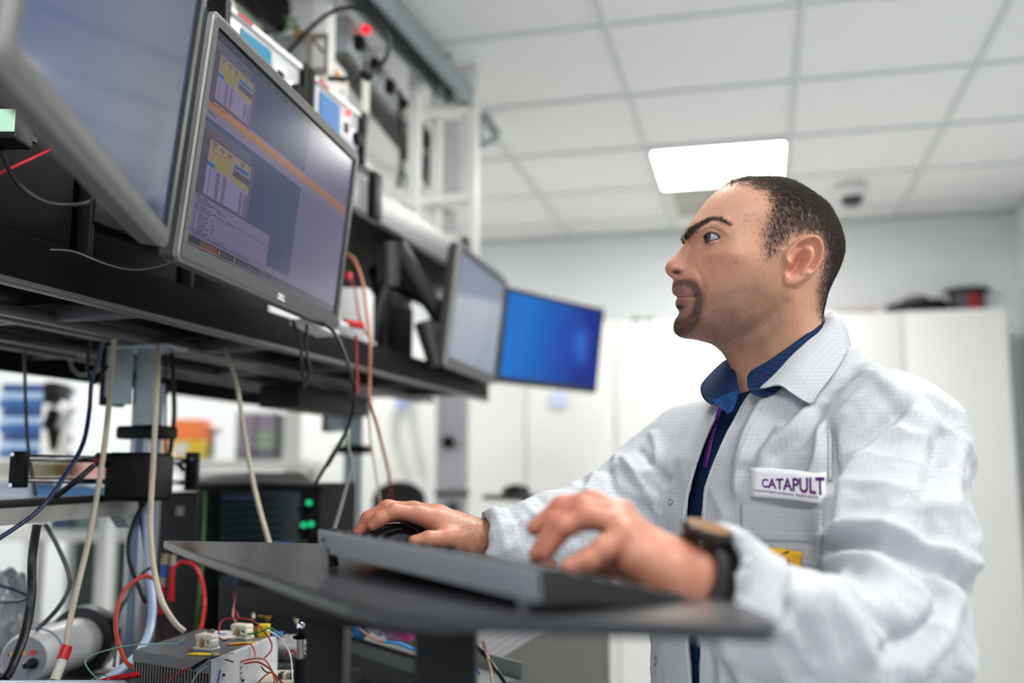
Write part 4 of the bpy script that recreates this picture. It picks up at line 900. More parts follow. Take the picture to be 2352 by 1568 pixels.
mb = MB(); pbox(mb, 358, 452, 1130, 1450, 2.2, .25, bev=.006, zb=BTOP); mb.build('case', mat('case_deepblack', '0d0d0f', .5), t)
mb = MB(); pbox(mb, 404, 422, 1162, 1184, 2.196, .004); mb.build('sticker', mat('sticker_pale', '8a827c', .6), t)
cable('green_strip', [(470, 1130, 2.14), (468, 1200, 2.14), (463, 1300, 2.12), (455, 1400, 2.1), (450, 1450, 2.1)], .0062, mat('strip_green', '2c5a1e', .5), 'dark green cable running down between black case and oscilloscope', 'cable')
cable('clear_lead', [(357, 1120, 1.9), (352, 1130, 1.9), (355, 1148, 1.9)], .003, mat('glassy', 'd8dce4', .2), 'small glossy clear tube curl at the corner of the black case', 'tube')

# red and blue test probes
for k, (u, v0, v1, m, lab) in enumerate([(395, 1292, 1380, RED, 'right red test probe standing in front of the black case'), (372, 1340, 1410, RED, 'lower left red test probe behind the beige cable'), (378, 1290, 1326, BLUEP, 'small blue test probe next to the red ones')]):
    t = thing('test_probe', F(u, v1, 2.0), lab, 'probe')
    MB().tube([F(u, v0+6, 2.0), F(u-3, v1, 2.0)], [.0055, .0065], 12).build('grip', m, t)
    MB().tube([F(u+2, v0-18, 2.0), F(u, v0+6, 2.0)], [.006, .0075], 12).build('metal_tip', mat('tip_beige', 'a89c8c', .4, .4), t)
    e_ = F(u-4, v1+22, 2.0); MB().tube([F(u-3, v1, 2.0), e_, Vector((e_.x, e_.y+.01, CAMZ-.363))], .003, 8).build('tail', mat('tail_dark', '3a2426', .5), t)
for pix, r, m, lab in (
    ([(402, 1302, 1.95), (420, 1290, 1.95), (448, 1300, 1.93), (465, 1340, 1.92), (470, 1390, 1.9), (462, 1440, 1.88), (455, 1452, 1.87)], .005, RED, 'thick red lead arching right of the test probes'),
    ([(352, 1328, 1.7), (330, 1323, 1.7), (300, 1340, 1.68), (278, 1370, 1.66), (266, 1420, 1.64), (270, 1470, 1.6), (290, 1520, 1.57), (318, 1540, 1.55)], .0045, mat('orange_red', 'b83a2a', .4), 'orange-red lead looping from the tube down to the heat sink'),
    ([(355, 1300, 1.72), (325, 1318, 1.72), (290, 1375, 1.7), (272, 1415, 1.7), (268, 1480, 1.68), (262, 1530, 1.66)], .0036, mat('grey_green_cable', '4e524e', .5), 'grey-green wire beside the orange-red lead'),
    ([(320, 1548, 1.5), (270, 1556, 1.48), (215, 1570, 1.45)], .0055, RED, 'red cable along the bottom edge left of the heat sink')):
    cable('lead_wire', pix, r, m, lab)
cable('braided_tube', [(335, 1130, 1.86), (338, 1220, 1.85), (345, 1320, 1.84), (350, 1400, 1.8), (340, 1460, 1.76), (310, 1510, 1.7), (260, 1550, 1.62), (215, 1575, 1.58)], .0095, mat('braided_clear', 'a3b6d6', .3, var=.25, scale=300), 'clear blue braided hose running down the near post to the bench', 'hose')

# ------------------------------------------------------------------ white cylinder with black flange
a = F(56, 1514, 1.72); b = F(188, 1470, 1.95)
a.z = max(a.z, BTOP+.044); 
t = thing('cylinder_camera', Vector(((a.x+b.x)/2, (a.y+b.y)/2, BTOP)), 'white cylindrical instrument with round coloured buttons and a black flange', 'instrument')
ax = (b-a).normalized()
MB().lathe(a, ax, [(0, .038), (.002, .040), (.012, .043), ((b-a).length*.8, .045), ((b-a).length, .042)], 40).build('body', mat('cylinder_white', 'cfd1d4', .35, var=.03), t)
MB().ring(a+ax*.045, ax, .0440, .0012, 48, 6).build('blue_band', mat('band_blue', '30508c', .4), t)
MB().lathe(b-ax*.012, ax, [(0, .042), (.002, .062), (.035, .064), (.045, .056), (.046, .03)], 40).build('flange', mat('flange_black', '101012', .35), t)
fp = MB().lathe(a-ax*.0015, ax, [(0, .037), (.003, .037)], 32).build('end_face', mat('endface_grey', '8e9098', .45), t)
r_ = ax.cross(Vector((0, 0, 1))).normalized(); u_ = r_.cross(ax)
def dot(dx, dz, r, m, nm, h=.0015): c = a-ax*.0016+r_*dx*1.25+u_*dz*1.25; return MB().cyl(c, c-ax*h, r, n=18).build(nm, m, t)
dot(-.016, .006, .004, mat('btn_amber', 'e8a826', .4), 'amber_button'); dot(.011, .009, .0045, mat('btn_red', 'd83c20', .4), 'red_button'); dot(.0, .008, .0028, mat('btn_amber', 'e8a826', .4), 'amber_button')
dot(.002, -.006, .0035, mat('btn_cream', 'd8ccb0', .4), 'cream_button'); dot(-.02, .006, .0022, NAVYC, 'dark_socket'); dot(-.014, -.006, .003, BLACKC, 'dark_socket')
dot(.016, .01, .0015, NAVYC, 'small_dot')
c = a+r_*.016-u_*.006; MB().lathe(c, -ax, [(0, .009), (.008, .009), (.012, .006), (.03, .005)], 20).build('connector', BLACKC, t)
mb = MB(); mb.box((a+ax*.0+r_*-.006+u_*.019-ax*.002), (.012, .001, .004), R=RW); mb.build('yellow_label', mat('label_yellow', 'a8982c', .6), t)
c = a+(b-a)*.55; d_ = (r_*-1*-.6+u_*.2).normalized(); c2 = c-RW @ Vector((-.0, .043, 0))
MB().cyl(c2+RW @ Vector((.012, 0, -.004)), c2+RW @ Vector((.012, -.002, -.004)), .004, n=16).build('side_screw', DARK, t)
one('mount_arm', pbox(MB(), 235, 278, 1441, 1460, 1.95, .05, bev=.002), BLACKP, 'black mounting arm right of the black flange', 'arm')
# clear tub front left and bubble wrap
tubm = mat('clear_tub', 'aeb8c4', .2, alpha=.75, spec=.8)
t = thing('plastic_tub', F(80, 1568, 1.25), 'translucent plastic tub at the bottom left corner of the picture', 'tub')
zt2 = F(100, 1612, 1.25).z; c0 = F(70, 1592, 1.30)
mb = MB()
for dx, dy, a_, b_ in ((0, -.06, .17, .004), (0, .06, .17, .004), (-.083, 0, .004, .12), (.083, 0, .004, .12)):
    mb.box(Vector((c0.x, c0.y, (zt2+BTOP)/2))+R3 @ Vector((dx, dy, 0)), (a_, b_, zt2-BTOP), R=RW)
mb.build('tub_walls', tubm, t)
mb = MB()
for dx, dy, a_, b_ in ((0, -.063, .186, .014), (0, .063, .186, .014), (-.09, 0, .014, .13), (.09, 0, .014, .13)):
    mb.box(Vector((c0.x, c0.y, zt2))+R3 @ Vector((dx, dy, 0)), (a_, b_, .006), R=RW, bev=.003)
mb.build('rim', mat('tub_rim', 'b9c4cf', .2), t)
bmx = bmesh.new(); bmesh.ops.create_icosphere(bmx, subdivisions=5, radius=1); cc = F(8, 1410, 2.0)
vs_ = []
for v in bmx.verts:
    n_ = v.co*1.0; d = 1+.16*noise.noise(n_*3)+.10*noise.noise(n_*8)+.05*noise.noise(n_*18)
    vs_.append(Vector((cc.x+n_.x*.052*d, cc.y+n_.y*.05*d, cc.z-.01+n_.z*.095*d)))
mb = MB().add(vs_, [[v.index for v in f.verts] for f in bmx.faces], 0, True); bmx.free()
one('bubble_wrap_bundle', mb, mat('bubble_wrap', 'a9adb0', .15, bump=.6, bscale=60, spec=.9, var=.3, scale=30), 'crumpled shiny bubble wrap bundle at the left edge', 'wrap')
for pix, lab in (([(-30, 1335, 1.8), (20, 1350, 1.8), (58, 1365, 1.8), (66, 1370, 1.8)], 'upper navy wire on the bubble wrap'), ([(66, 1370, 1.8), (45, 1380, 1.8), (-30, 1384, 1.8)], 'lower navy wire on the bubble wrap')):
    cable('navy_wire', pix, .0034, NAVYC, lab, 'wire')
# white sheet under the cylinder and post foot
mb = MB(); mb.box(S(-.82, 2.2, -.359), (.42, .5, .008), R=RW, bev=.002); one('white_board', mb, mat('board_offwhite', 'b9babd', .5), 'off-white board lying on the bench behind the white cylinder', 'board')

# ------------------------------------------------------------------ heat sink unit and circuits
O_ = Vector((-.424, 1.45)); e1_ = Vector((-.147, .10)); e2_ = Vector((.035, .22)); zt3 = -.254
def hs(s, t_, z): 
    q = O_+e1_*s+e2_*t_; return S(q.x, q.y, z)
t = thing('heat_sink', hs(.5, .5, -.364), 'finned aluminium heat sink block with clips taped on top', 'heat sink')
MB().prism([hs(0, 0, zt3-.016), hs(1, 0, zt3-.016), hs(1, 1, zt3-.016), hs(0, 1, zt3-.016)], (0, 0, .016)).build('top_plate', mat('hs_plate', '85878b', .35, .6, var=.05), t)
fin = MB(); N_ = 27
for k in range(N_):
    s0 = k/N_+.004; s1 = s0+.45/N_
    fin.prism([hs(s0, .0, -.364), hs(s1, 0, -.364), hs(s1, .5, -.364), hs(s0, .5, -.364)], (0, 0, .364+zt3-.0162))
fin.build('fins', mat('hs_fins', '8f8684', .4, .6), t)
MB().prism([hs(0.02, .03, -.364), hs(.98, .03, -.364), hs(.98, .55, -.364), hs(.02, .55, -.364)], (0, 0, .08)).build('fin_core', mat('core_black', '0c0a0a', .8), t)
mb = MB(); mb.prism([hs(-.07, 0, -.364), hs(-.005, 0, -.364), hs(-.005, 1, -.364), hs(-.07, 1, -.364)], (0, 0, .364+zt3+.004))
t2 = thing('white_module', hs(-.03, .5, -.364), 'white enclosure panel fixed to the right of the heat sink fins', 'module'); mb.build('panel', mat('module_white', 'd9dbe0', .4), t2)
for k, s in enumerate((.15, .5)): 
    c = hs(-.0715, .10+.3*k, zt3-.02-.02*k); MB().cyl(c, c+RW @ Vector((.002, -.001, 0)), .002, n=10).build('screw', DARK, t2)
mb = MB()
for k in range(7): c = hs(-.0715, .38, zt3-.012-.008*k); mb.box(c, (.002, .008, .004), R=RW)
mb.build('grey_marking', mat('mark_grey', '9a9ca0', .6), t2)
def onhs(s, t_, h=0): return hs(s, t_, zt3+h)
clipm = mat('printed_cream', 'dcd9ca', .45)
def hbox(mb, s, t_, w_, d_, h, z0=0, bev=.003): return mb.box(onhs(s, t_, z0+h/2), (w_, d_, h), R=RW @ Matrix.Rotation(math.radians(-25), 4, 'Z'), bev=bev)
for k, (s, tt, lab) in enumerate([(.33, .32, 'near cream plastic clamp on the heat sink'), (.28, .82, 'far cream plastic clamp on the heat sink')]):
    t = thing('plastic_clamp', onhs(s, tt), lab, 'clamp')
    mb = MB(); hbox(mb, s, tt, .036, .022, .006, .0); hbox(mb, s, tt, .034, .020, .010, .014, .004); mb.build('body', clipm, t)
    mb = MB(); hbox(mb, s+.07, tt, .006, .018, .012, .005); hbox(mb, s-.09, tt, .006, .018, .012, .005); mb.build('pillar', clipm, t)
    mb = MB(); hbox(mb, s+.02, tt-.04, .004, .006, .016, .004, .001); mb.build('brass_pin', mat('brass', 'b08a4a', .35, .8), t)
def patch(name, s, tt, w_, d_, m, lab, ang=0, cat='tape'):
    mb = MB(); rnd = random.Random(hash(lab) % 100 if False else int(s*100)); pts = []
    R_ = RW @ Matrix.Rotation(math.radians(ang), 4, 'Z')
    for k in range(12):
        a = k*math.pi/6; rr_ = 1+.25*math.sin(3*a+s*9); pts.append(onhs(s, tt, .0008)+R_ @ Vector((w_*rr_*math.cos(a)/2, d_*rr_*math.sin(a)/2, .0)))
    mb.prism(pts, (0, 0, .0012)); one(name, mb, m, lab, cat)
patch('yellow_tape', .22, .16, .055, .016, YEL, 'near strip of yellow tape on the heat sink edge', -15)
patch('yellow_tape', .12, .66, .05, .016, YEL, 'far strip of yellow tape on the heat sink', 35)
patch('blue_tape', .80, .34, .032, .008, BLUEP, 'blue tape patch at the left of the heat sink top', 25)
patch('blue_tape', .05, .18, .018, .009, BLUEP, 'small blue tape patch at the near right corner of the heat sink', 10)
t = thing('white_ring_tray', onhs(.45, .80), 'white oval plastic lid lying on the heat sink behind the clamps', 'lid')
MB().lathe(onhs(.52, .75, .001), (0, 0, 1), [(0, .036), (.004, .038), (.006, .034), (.003, .03)], 36).build('dish', WHITEP, t)
mb = MB(); hbox(mb, .5, .74, .02, .006, .001, .007, .0004); mb.build('blue_mark', BLUEP, t)
mb = MB(); hbox(mb, .64, .74, .012, .008, .007, .006, .002); mb.build('metal_clip', mat('dark_steel', '6a6660', .3, .8), t)
# connectors block behind
for k, (u, v, w_, h, m, lab) in enumerate([(530, 1438, .012, .014, mat('brass', 'b08a4a', .35, .8), 'left brass connector behind the clamps'), (562, 1435, .012, .016, mat('brass', 'b08a4a', .35, .8), 'middle brass connector behind the clamps'), (579, 1434, .017, .020, YEL, 'yellow block behind the clamps'), (546, 1436, .014, .02, BLACKP, 'black relay block behind the clamps'), (600, 1440, .016, .01, BLUEP, 'small blue connector beside the yellow block')]):
    one('connector_block', MB().box(onhs(.30-.09*k if k != 3 else .25, 1.0, h/2), (w_, .015, h), R=RW, bev=.001), m, lab, 'connector')
# board stack for the connectors to stand on
wires = [
    ([(545, 1435, 1.66), (535, 1410, 1.68), (548, 1370, 1.7), (590, 1348, 1.72), (640, 1345, 1.74), (692, 1362, 1.76)], .0026, mat('copper_thin', 'a87058', .5), 'copper brown wire arching behind the circuit'),
    ([(582, 1420, 1.68), (580, 1385, 1.7), (568, 1360, 1.72), (560, 1358, 1.72), (545, 1372, 1.72)], .0042, BEIGE, 'beige wire hook standing over the yellow block'),
    ([(538, 1362, 1.75), (540, 1390, 1.75), (548, 1420, 1.72)], .0022, mat('crimson', '96202e', .5), 'crimson wire standing left of the beige hook'),
    ([(545, 1390, 1.85), (580, 1402, 1.85), (620, 1395, 1.85), (645, 1378, 1.85), (662, 1368, 1.85)], .0032, mat('crimson', '96202e', .5), 'crimson twisted pair behind the beige hook'),
    ([(502, 1462, 1.6), (510, 1425, 1.62), (550, 1420, 1.62), (585, 1428, 1.62), (618, 1465, 1.6), (624, 1490, 1.58), (608, 1510, 1.56)], .0017, mat('crimson', '96202e', .5), 'crimson wire circling the far clamp'),
    ([(504, 1464, 1.6), (515, 1470, 1.59), (530, 1466, 1.6)], .0017, mat('crimson', '96202e', .5), 'short crimson wire end under the far clamp'),
    ([(520, 1482, 1.56), (570, 1478, 1.56), (584, 1492, 1.55), (587, 1508, 1.54)], .0014, RED, 'red wire over the white module edge'),
    ([(555, 1518, 1.5), (585, 1512, 1.5), (608, 1515, 1.48), (625, 1540, 1.45), (640, 1570, 1.42)], .0015, mat('orange_wire', 'e0602a', .5), 'orange wire in front of the white module'),
    ([(560, 1524, 1.49), (590, 1520, 1.49), (615, 1532, 1.47), (630, 1548, 1.45), (652, 1572, 1.42)], .0017, mat('brick_red_wire', 'b8321e', .5), 'brick red wire in front of the white module'),
    ([(592, 1568, 1.42), (608, 1552, 1.43), (625, 1545, 1.44), (632, 1568, 1.42)], .0014, mat('orange_wire', 'e0602a', .5), 'orange wire bend at the bottom edge'),
    ([(600, 1530, 1.45), (610, 1542, 1.45), (628, 1545, 1.45)], .0012, BLACKC, 'short black wire end in front of the white module'),
    ([(568, 1456, 1.62), (600, 1450, 1.62), (618, 1442, 1.62), (635, 1450, 1.62), (648, 1462, 1.62)], .0018, GREENP, 'green wire on top right of the heat sink'),
    ([(612, 1446, 1.6), (638, 1460, 1.6), (655, 1480, 1.58), (668, 1510, 1.56), (672, 1568, 1.5)], .0014, WHITEP, 'white wire falling right of the white module'),
    ([(536, 1520, 1.46), (500, 1508, 1.48), (490, 1504, 1.5)], .0012, BLACKC, 'fine black wire over the fin edge'),
    ([(487, 1502, 1.5), (502, 1520, 1.47), (505, 1545, 1.45), (498, 1572, 1.43)], .0018, mat('mid_blue_wire', '1f5fa8', .4), 'blue wire dropping over the heat sink corner'),
    ([(437, 1532, 1.44), (410, 1545, 1.43), (385, 1565, 1.42)], .0015, mat('dark_red_twist', 'a01828', .5), 'red wire in front of the fins'),
    ([(475, 1530, 1.42), (455, 1545, 1.42), (440, 1568, 1.41)], .0014, mat('mint_wire', '7aa88c', .5), 'mint green twisted wire in front of the fins'),
    ([(424, 1463, 1.58), (405, 1478, 1.57), (350, 1478, 1.56), (280, 1485, 1.55), (215, 1503, 1.53), (196, 1520, 1.52), (210, 1545, 1.5), (235, 1566, 1.48)], .0014, mat('mint_wire', '7aa88c', .5), 'long mint green twisted wire running left from the heat sink'),
    ([(200, 1568, 1.45), (225, 1553, 1.45), (246, 1552, 1.45), (250, 1570, 1.45)], .0012, mat('mint_wire', '7aa88c', .5), 'mint green wire arch at the bottom edge'),
    ([(655, 1502, 1.6), (672, 1495, 1.6), (692, 1508, 1.6), (712, 1535, 1.6), (720, 1552, 1.6)], .0024, mat('dark_red_wire', '8e1c20', .4), 'dark red wire behind the black pillar clamp'),
    ([(665, 1500, 1.62), (690, 1495, 1.62), (712, 1508, 1.62), (722, 1520, 1.62)], .0016, WHITEP, 'white wire behind the black pillar clamp')]
for pix, r, m, lab in wires: cable('circuit_wire', pix, r, m, lab, 'wire')
t = thing('test_clip', F(465, 1522, 1.45), 'black test clip with fine jaws hanging over the fins', 'clip')
MB().tube([F(475, 1513, 1.45), F(442, 1535, 1.43)], [.0022, .003], 8).build('body', BLACKC, t); MB().tube([F(536, 1500, 1.5), F(500, 1507, 1.48), F(475, 1513, 1.45)], .0012, 6).build('lead', BLACKC, t)
# pillar clamp
t = thing('pillar_clamp', F(690, 1568, 1.5), 'black pillar with a steel rod, knob and bead chain left of the table leg', 'clamp stand')
MB().tube([F(690, 1512, 1.5), F(690, 1640, 1.5)], .0095, 20).build('black_post', BLACKP, t)
MB().tube([F(690, 1464, 1.5), F(690, 1514, 1.5)], .0058, 20).build('steel_rod', mat('rod_grey', '9a958e', .3, .8), t)
MB().lathe(F(690, 1466, 1.5), (0, 0, 1), [(0, .010), (.003, .012), (.005, .006), (.012, .005)], 20).build('collar', BLACKP, t)
MB().box(F(700, 1440, 1.5), (.016, .014, .026), R=RW, bev=.003).build('black_head', BLACKP, t)
c = F(693, 1436, 1.49); MB().lathe(c, RW @ Vector((-.3, -1, .1)), [(0, .006), (.006, .006), (.009, .003)], 16).build('silver_knob', CHROME, t)
ch = MB()
for k in range(14):
    c = F(713+1.5*math.sin(k), 1428+k*4.6, 1.49); ch.lathe(c-Vector((0, 0, .0017)), (0, 0, 1), [(0, .0003), (.0009, .0015), (.0017, .0018), (.0026, .0015), (.0034, .0003)], 8)
ch.build('bead_chain', CHROME, t)
# circuit board right of module
t = thing('circuit_board', F(655, 1540, 1.62), 'cream circuit module with connectors right of the white enclosure', 'circuit board')
MB().box(Vector((F(660, 1540, 1.62).x, F(660, 1540, 1.62).y, BTOP+.03)), (.075, .10, .06), R=RW, bev=.003).build('base', mat('cream_board', 'b8b4a4', .6), t)
for k in range(4):
    MB().box(Vector((F(648+k*9, 1535, 1.6).x, F(648+k*9, 1535, 1.6).y, BTOP+.064)), (.009, .02, .009), R=RW, bev=.001).build('socket', mat('socket_mix%d' % (k % 3), ('3a3a34', 'd9d4c6', '9a8f78')[k % 3], .5), t)
one('dark_device', pbox(MB(), 500, 700, 1320, 1470, 1.98, .2, bev=.01, zb=BTOP), mat('device_charcoal', '17181a', .45), 'charcoal device with gold connectors behind the circuit wires', 'instrument')
for k, (u, v) in enumerate(((601, 1412), (612, 1414), (622, 1412), (631, 1403), (652, 1398), (618, 1420))):
    c = F(u, v, 1.975); one('gold_connector', MB().lathe(c, RW @ Vector((0, -1, 0)), [(0, .0042), (.01, .0042), (.011, .003)], 14), mat('gold', 'c8963c', .25, .9), ['lower left', 'second left', 'middle', 'upper middle', 'right-hand highest', 'bottom centre'][k]+' gold connector on the charcoal device', 'connector', 'gold connectors')
for k in range(9):
    pass
bp_ = MB(); rnd = random.Random(9)
for k in range(16): 
    c = F(522+rnd.uniform(-4, 34), 1322+rnd.uniform(-4, 26), 1.974); bp_.box(c, (.004, .002, .0025), R=RW)
one('blue_print_marks', bp_, mat('dim_blue', '3a4a78', .5), 'faint blue printed marks on the charcoal device', 'marking')
t = thing('microchip_bag', F(660, 1470, 1.78), 'crumpled clear bag behind the black pillar clamp', 'bag')
bmx = bmesh.new(); bmesh.ops.create_icosphere(bmx, subdivisions=4, radius=1); cc = F(660, 1478, 1.75)
vs_ = [Vector((cc.x+v.co.x*.04*(1+.3*noise.noise(v.co*4)), cc.y+v.co.y*.03, cc.z-.006+v.co.z*.018*(1+.5*noise.noise(v.co*5)))) for v in bmx.verts]
MB().add(vs_, [[v.index for v in f.verts] for f in bmx.faces], 0, True).build('plastic', mat('bag_grey', '9a9a9c', .2, bump=.5, bscale=80), t); bmx.free()

# ------------------------------------------------------------------ box of packets, dark cabinet
t = thing('grey_bin', S(-.3, 2.0, -.36), 'shallow grey bin of coloured packets seen between the table legs', 'bin')
c1, c2 = S(-.304, 1.95, 0), S(-.135, 1.70, 0)
for a, b in ((c1, c2),):
    d = (b-a).normalized(); n_ = Vector((-d.y, d.x, 0)); 
    n_ = n_ if (RW.inverted() @ n_).x > 0 else n_*-1
    zt4 = -.297
    def bx(s, d_, z): v = a+(b-a)*s+n_*d_; return Vector((v.x, v.y, CAMZ+z))
    grm = mat('bin_grey', '7d8280', .55)
    MB().prism([bx(-.3, 0, -.364), bx(1.3, 0, -.364), bx(1.3, 0, zt4), bx(-.3, 0, zt4)], n_*-.004 if False else n_*.004).build('front_wall', grm, t)
    MB().prism([bx(-.3, .12, -.364), bx(1.3, .12, -.364), bx(1.3, .12, zt4), bx(-.3, .12, zt4)], n_*.004).build('rear_wall', grm, t)
    MB().prism([bx(-.3, 0, -.364), bx(1.3, 0, -.364), bx(1.3, .12, -.364), bx(-.3, .12, -.364)], (0, 0, .04)).build('bottom', grm, t)
    MB().tube([bx(-.3, 0, zt4), bx(1.3, 0, zt4)], .004, 8).build('rim', DARK, t)
for k, (u, v, w_, c, lab) in enumerate([(828, 1440, 36, '2f80c0', 'blue packet in the grey bin at the left'), (870, 1425, 60, 'c4ccd0', 'pale clear packet in the grey bin'), (915, 1440, 62, 'b88ab0', 'lilac packet in the middle of the grey bin'), (940, 1442, 44, 'e0489c', 'bright pink packet in the grey bin at the right'), (905, 1400, 36, 'cdb8c6', 'pale pink film rising from the grey bin')]):
    bmx = bmesh.new(); bmesh.ops.create_icosphere(bmx, subdivisions=3, radius=1); y = 1.92-.02*k; cc = F(u, v, y); r_w = w_/2287*y/2*1.2
    vs_ = [cc+R3 @ Vector((q.co.x*r_w*(1+.3*noise.noise(q.co*3+Vector((k, 0, 0)))), q.co.y*.02, q.co.z*(.022 if k < 4 else .03)*(1+.5*noise.noise(q.co*2.5+Vector((0, k, 0)))))) for q in bmx.verts]
    one('packet', MB().add(vs_, [[q.index for q in f.verts] for f in bmx.faces], 0, True), mat('packet_'+c, c, .25, var=.2, scale=60, bump=.4, bscale=60), lab, 'packet', 'packets in the grey bin'); bmx.free()
cable('copper_wire', [(808, 1425, 1.75), (835, 1450, 1.75), (860, 1468, 1.72), (890, 1476, 1.7)], .0024, mat('copper_thin', 'a87058', .5), 'copper wire crossing the grey bin', 'wire')
cable('blue_ribbon', [(885, 1474, 1.66), (920, 1478, 1.65), (950, 1490, 1.64), (975, 1490, 1.63)], .006, mat('ribbon_blue', '1e78c0', .4), 'bright blue ribbon on the edge of the grey bin', 'ribbon', flat=.5)
# dark cabinet with perforated top
q_, p_, _ = toB(S(-.079, 1.857, 0))
t = thing('equipment_cabinet', B(q_-.22, p_+.7, -1.3), 'dark grey bench cabinet with a perforated top right of the table legs', 'cabinet')
mb = MB(); bbox(mb, q_, q_-.42, p_, p_+1.36, -1.3, -.352, bev=.004); mb.build('body', mat('cabinet_olive_grey', '4a4843', .55), t)
perf = mat('perforated_steel', '77777c', .4, .6)
nt = perf.node_tree; bs = nt.nodes['Principled BSDF']; tc = nt.nodes.new('ShaderNodeTexCoord'); v_ = nt.nodes.new('ShaderNodeTexVoronoi'); v_.inputs['Scale'].default_value = 38; v_.inputs['Randomness'].default_value = 0; v_.voronoi_dimensions = '2D'
nt.links.new(tc.outputs['Object'], v_.inputs[0]); r_ = nt.nodes.new('ShaderNodeValToRGB'); r_.color_ramp.elements[0].position = .24; r_.color_ramp.elements[1].position = .28
r_.color_ramp.elements[0].color = (.02, .02, .02, 1); r_.color_ramp.elements[1].color = lin('84848a'); nt.links.new(v_.outputs['Distance'], r_.inputs[0]); nt.links.new(r_.outputs[0], bs.inputs['Base Color'])
mb = MB(); bbox(mb, q_, q_-.42, p_, p_+1.36, -.3515, -.348); mb.build('top_sheet', perf, t)
mb = MB(); bbox(mb, q_+.002, q_-.002, p_+1.28, p_+1.285, -1.3, -.36); mb.build('panel_joint', mat('joint_grey', '6a6864', .5), t)
cable('tan_cable', [(1108, 1470, 1.6), (1116, 1495, 1.6), (1126, 1530, 1.58), (1134, 1580, 1.55)], .004, mat('tan_cable', 'a08678', .5), 'tan cable hanging right of the table leg', 'cable')
cable('black_cable', [(1085, 1478, 1.6), (1110, 1500, 1.6), (1135, 1530, 1.58), (1165, 1575, 1.55)], .0045, BLACKC, 'black cable hanging right of the table leg', 'cable')
cable('blue_wire_end', [(1083, 1523, 1.6), (1092, 1535, 1.6), (1102, 1548, 1.6)], .003, mat('ribbon_blue', '1e78c0', .4), 'short blue wire end right of the table leg', 'wire')

# ------------------------------------------------------------------ table in the foreground
TT = -.093
tablem = mat('table_charcoal', '24262a', .3, var=.05, bump=.04, bscale=500)
t = thing('standing_table', S(.0, 1.0, -1.3), 'charcoal standing table with the keyboard and mouse on it', 'table')
corn = [FZ(376, 1241, TT), FZ(455, 1272, TT), FZ(700, 1352, TT), FZ(800, 1384, TT), FZ(880, 1403, TT), FZ(980, 1410, TT), FZ(1772, 1434, TT), FZ(1786, 1428, TT), FZ(1785, 1421, TT), FZ(1735, 1398, TT), FZ(1690, 1384, TT), FZ(1500, 1350, TT), FZ(1290, 1308, TT), FZ(1080, 1266, TT), FZ(960, 1251, TT)]
corn = [Vector((c.x, c.y, c.z)) for c in corn]
n_ = len(corn)
lo = [[c for c in corn]]
cen = sum(corn, Vector())/n_
def inset(cs, d, dz): return [c+(cen-c).normalized()*d+Vector((0, 0, dz)) for c in cs]
loops = [inset(corn, .003, 0), inset(corn, 0, -.0025), inset(corn, 0, -.0095), inset(corn, .003, -.012), inset(corn, .03, -.013)]
vs_ = sum(loops, []); fs_ = [tuple(range(n_))[::-1]]+[(a*n_+j, a*n_+(j+1) % n_, (a+1)*n_+(j+1) % n_, (a+1)*n_+j) for a in range(4) for j in range(n_)]+[tuple(range(4*n_, 5*n_))]
MB().add(vs_, fs_).build('table_top', tablem, t)
for (u, y) in ((768, 1.12), (1032, .95)):
    c = S((u-1176)/2287*y, y, 0); 
    MB().box(Vector((c.x, c.y, (CAMZ+TT-.013)/2)), (.040 if u < 900 else .055, .06, CAMZ+TT-.014), R=RW, bev=.004).build('leg', BLACK, t)
    MB().box(Vector((c.x, c.y, .02)), (.12, .5, .04), R=RW, bev=.01).build('foot', BLACK, t)
mb = MB(); c = S(-.13, 1.05, TT-.03); mb.box(c, (.30, .16, .03), R=RW @ Matrix.Rotation(math.radians(-40), 4, 'Z'), bev=.004); mb.build('crossbar', BLACK, t)

# keyboard: long edge from far left to near right, tilted up on feet
kl, kr = S(-.222, 1.195, 0), S(.012, .835, 0)      # back edge (towards camera)
KA = F(735, 1216, 1.10); KB = F(1238, 1306, .72)
ex = (KB-KA); klen = ex.length; 
wid = Vector(RW @ Vector((.853, .521, 0))); wid = (wid-ex*(wid.dot(ex)/ex.dot(ex))).normalized()*.142   # towards the person
wid.z = -.031
up_ = ex.cross(wid).normalized(); up_ = up_ if up_.z > 0 else -up_
t = thing('keyboard', (KA+KB)/2, 'dark grey keyboard propped on its feet, seen from its raised back edge', 'keyboard')
ORGK = (KA+KB)/2
def K(s, d, h): return KA+ex*s+wid*d+up_*h
exn = ex.normalized()
kb_ = mat('keyboard_grey', '83868c', .45, bump=.05, bscale=500)
prof = [(.05, -.023), (0.0, -.001), (.02, .0), (1.0, .0), (1.02, -.003), (1.0, -.006), (.35, -.016)]
poly = [K(0, d, h) for d, h in prof]; MB().prism(poly, ex).build('body', kb_, t)
keym = mat('key_black', '1c1c1f', .4)
kbm = MB(); Rk = Matrix((exn, wid.normalized(), up_)).transposed()
for r in range(6):
    n = 19 if r else 16
    for c in range(n):
        kbm.box(K((c+.5)/n*.97+.015, .12+.16*r, .0012), (.018 if n == 19 else .02, .019, .004), R=Rk.to_4x4(), bev=.002)
o = kbm.build('keys', keym, t)
for s in (.05, .93):
    MB().tube([K(s, .06, -.015), Vector((K(s, .06, 0).x, K(s, .06, 0).y, CAMZ+TT+.001))], [.005, .006], 8).build('foot', BLACKP if s < .5 else mat('foot_grey', '6a6c6e', .4), t)
c = K(.045, -.003, -.010); MB().cyl(c, c-wid.normalized()*.002, .0026, n=14).build('screw_hole', BLACKP, t)
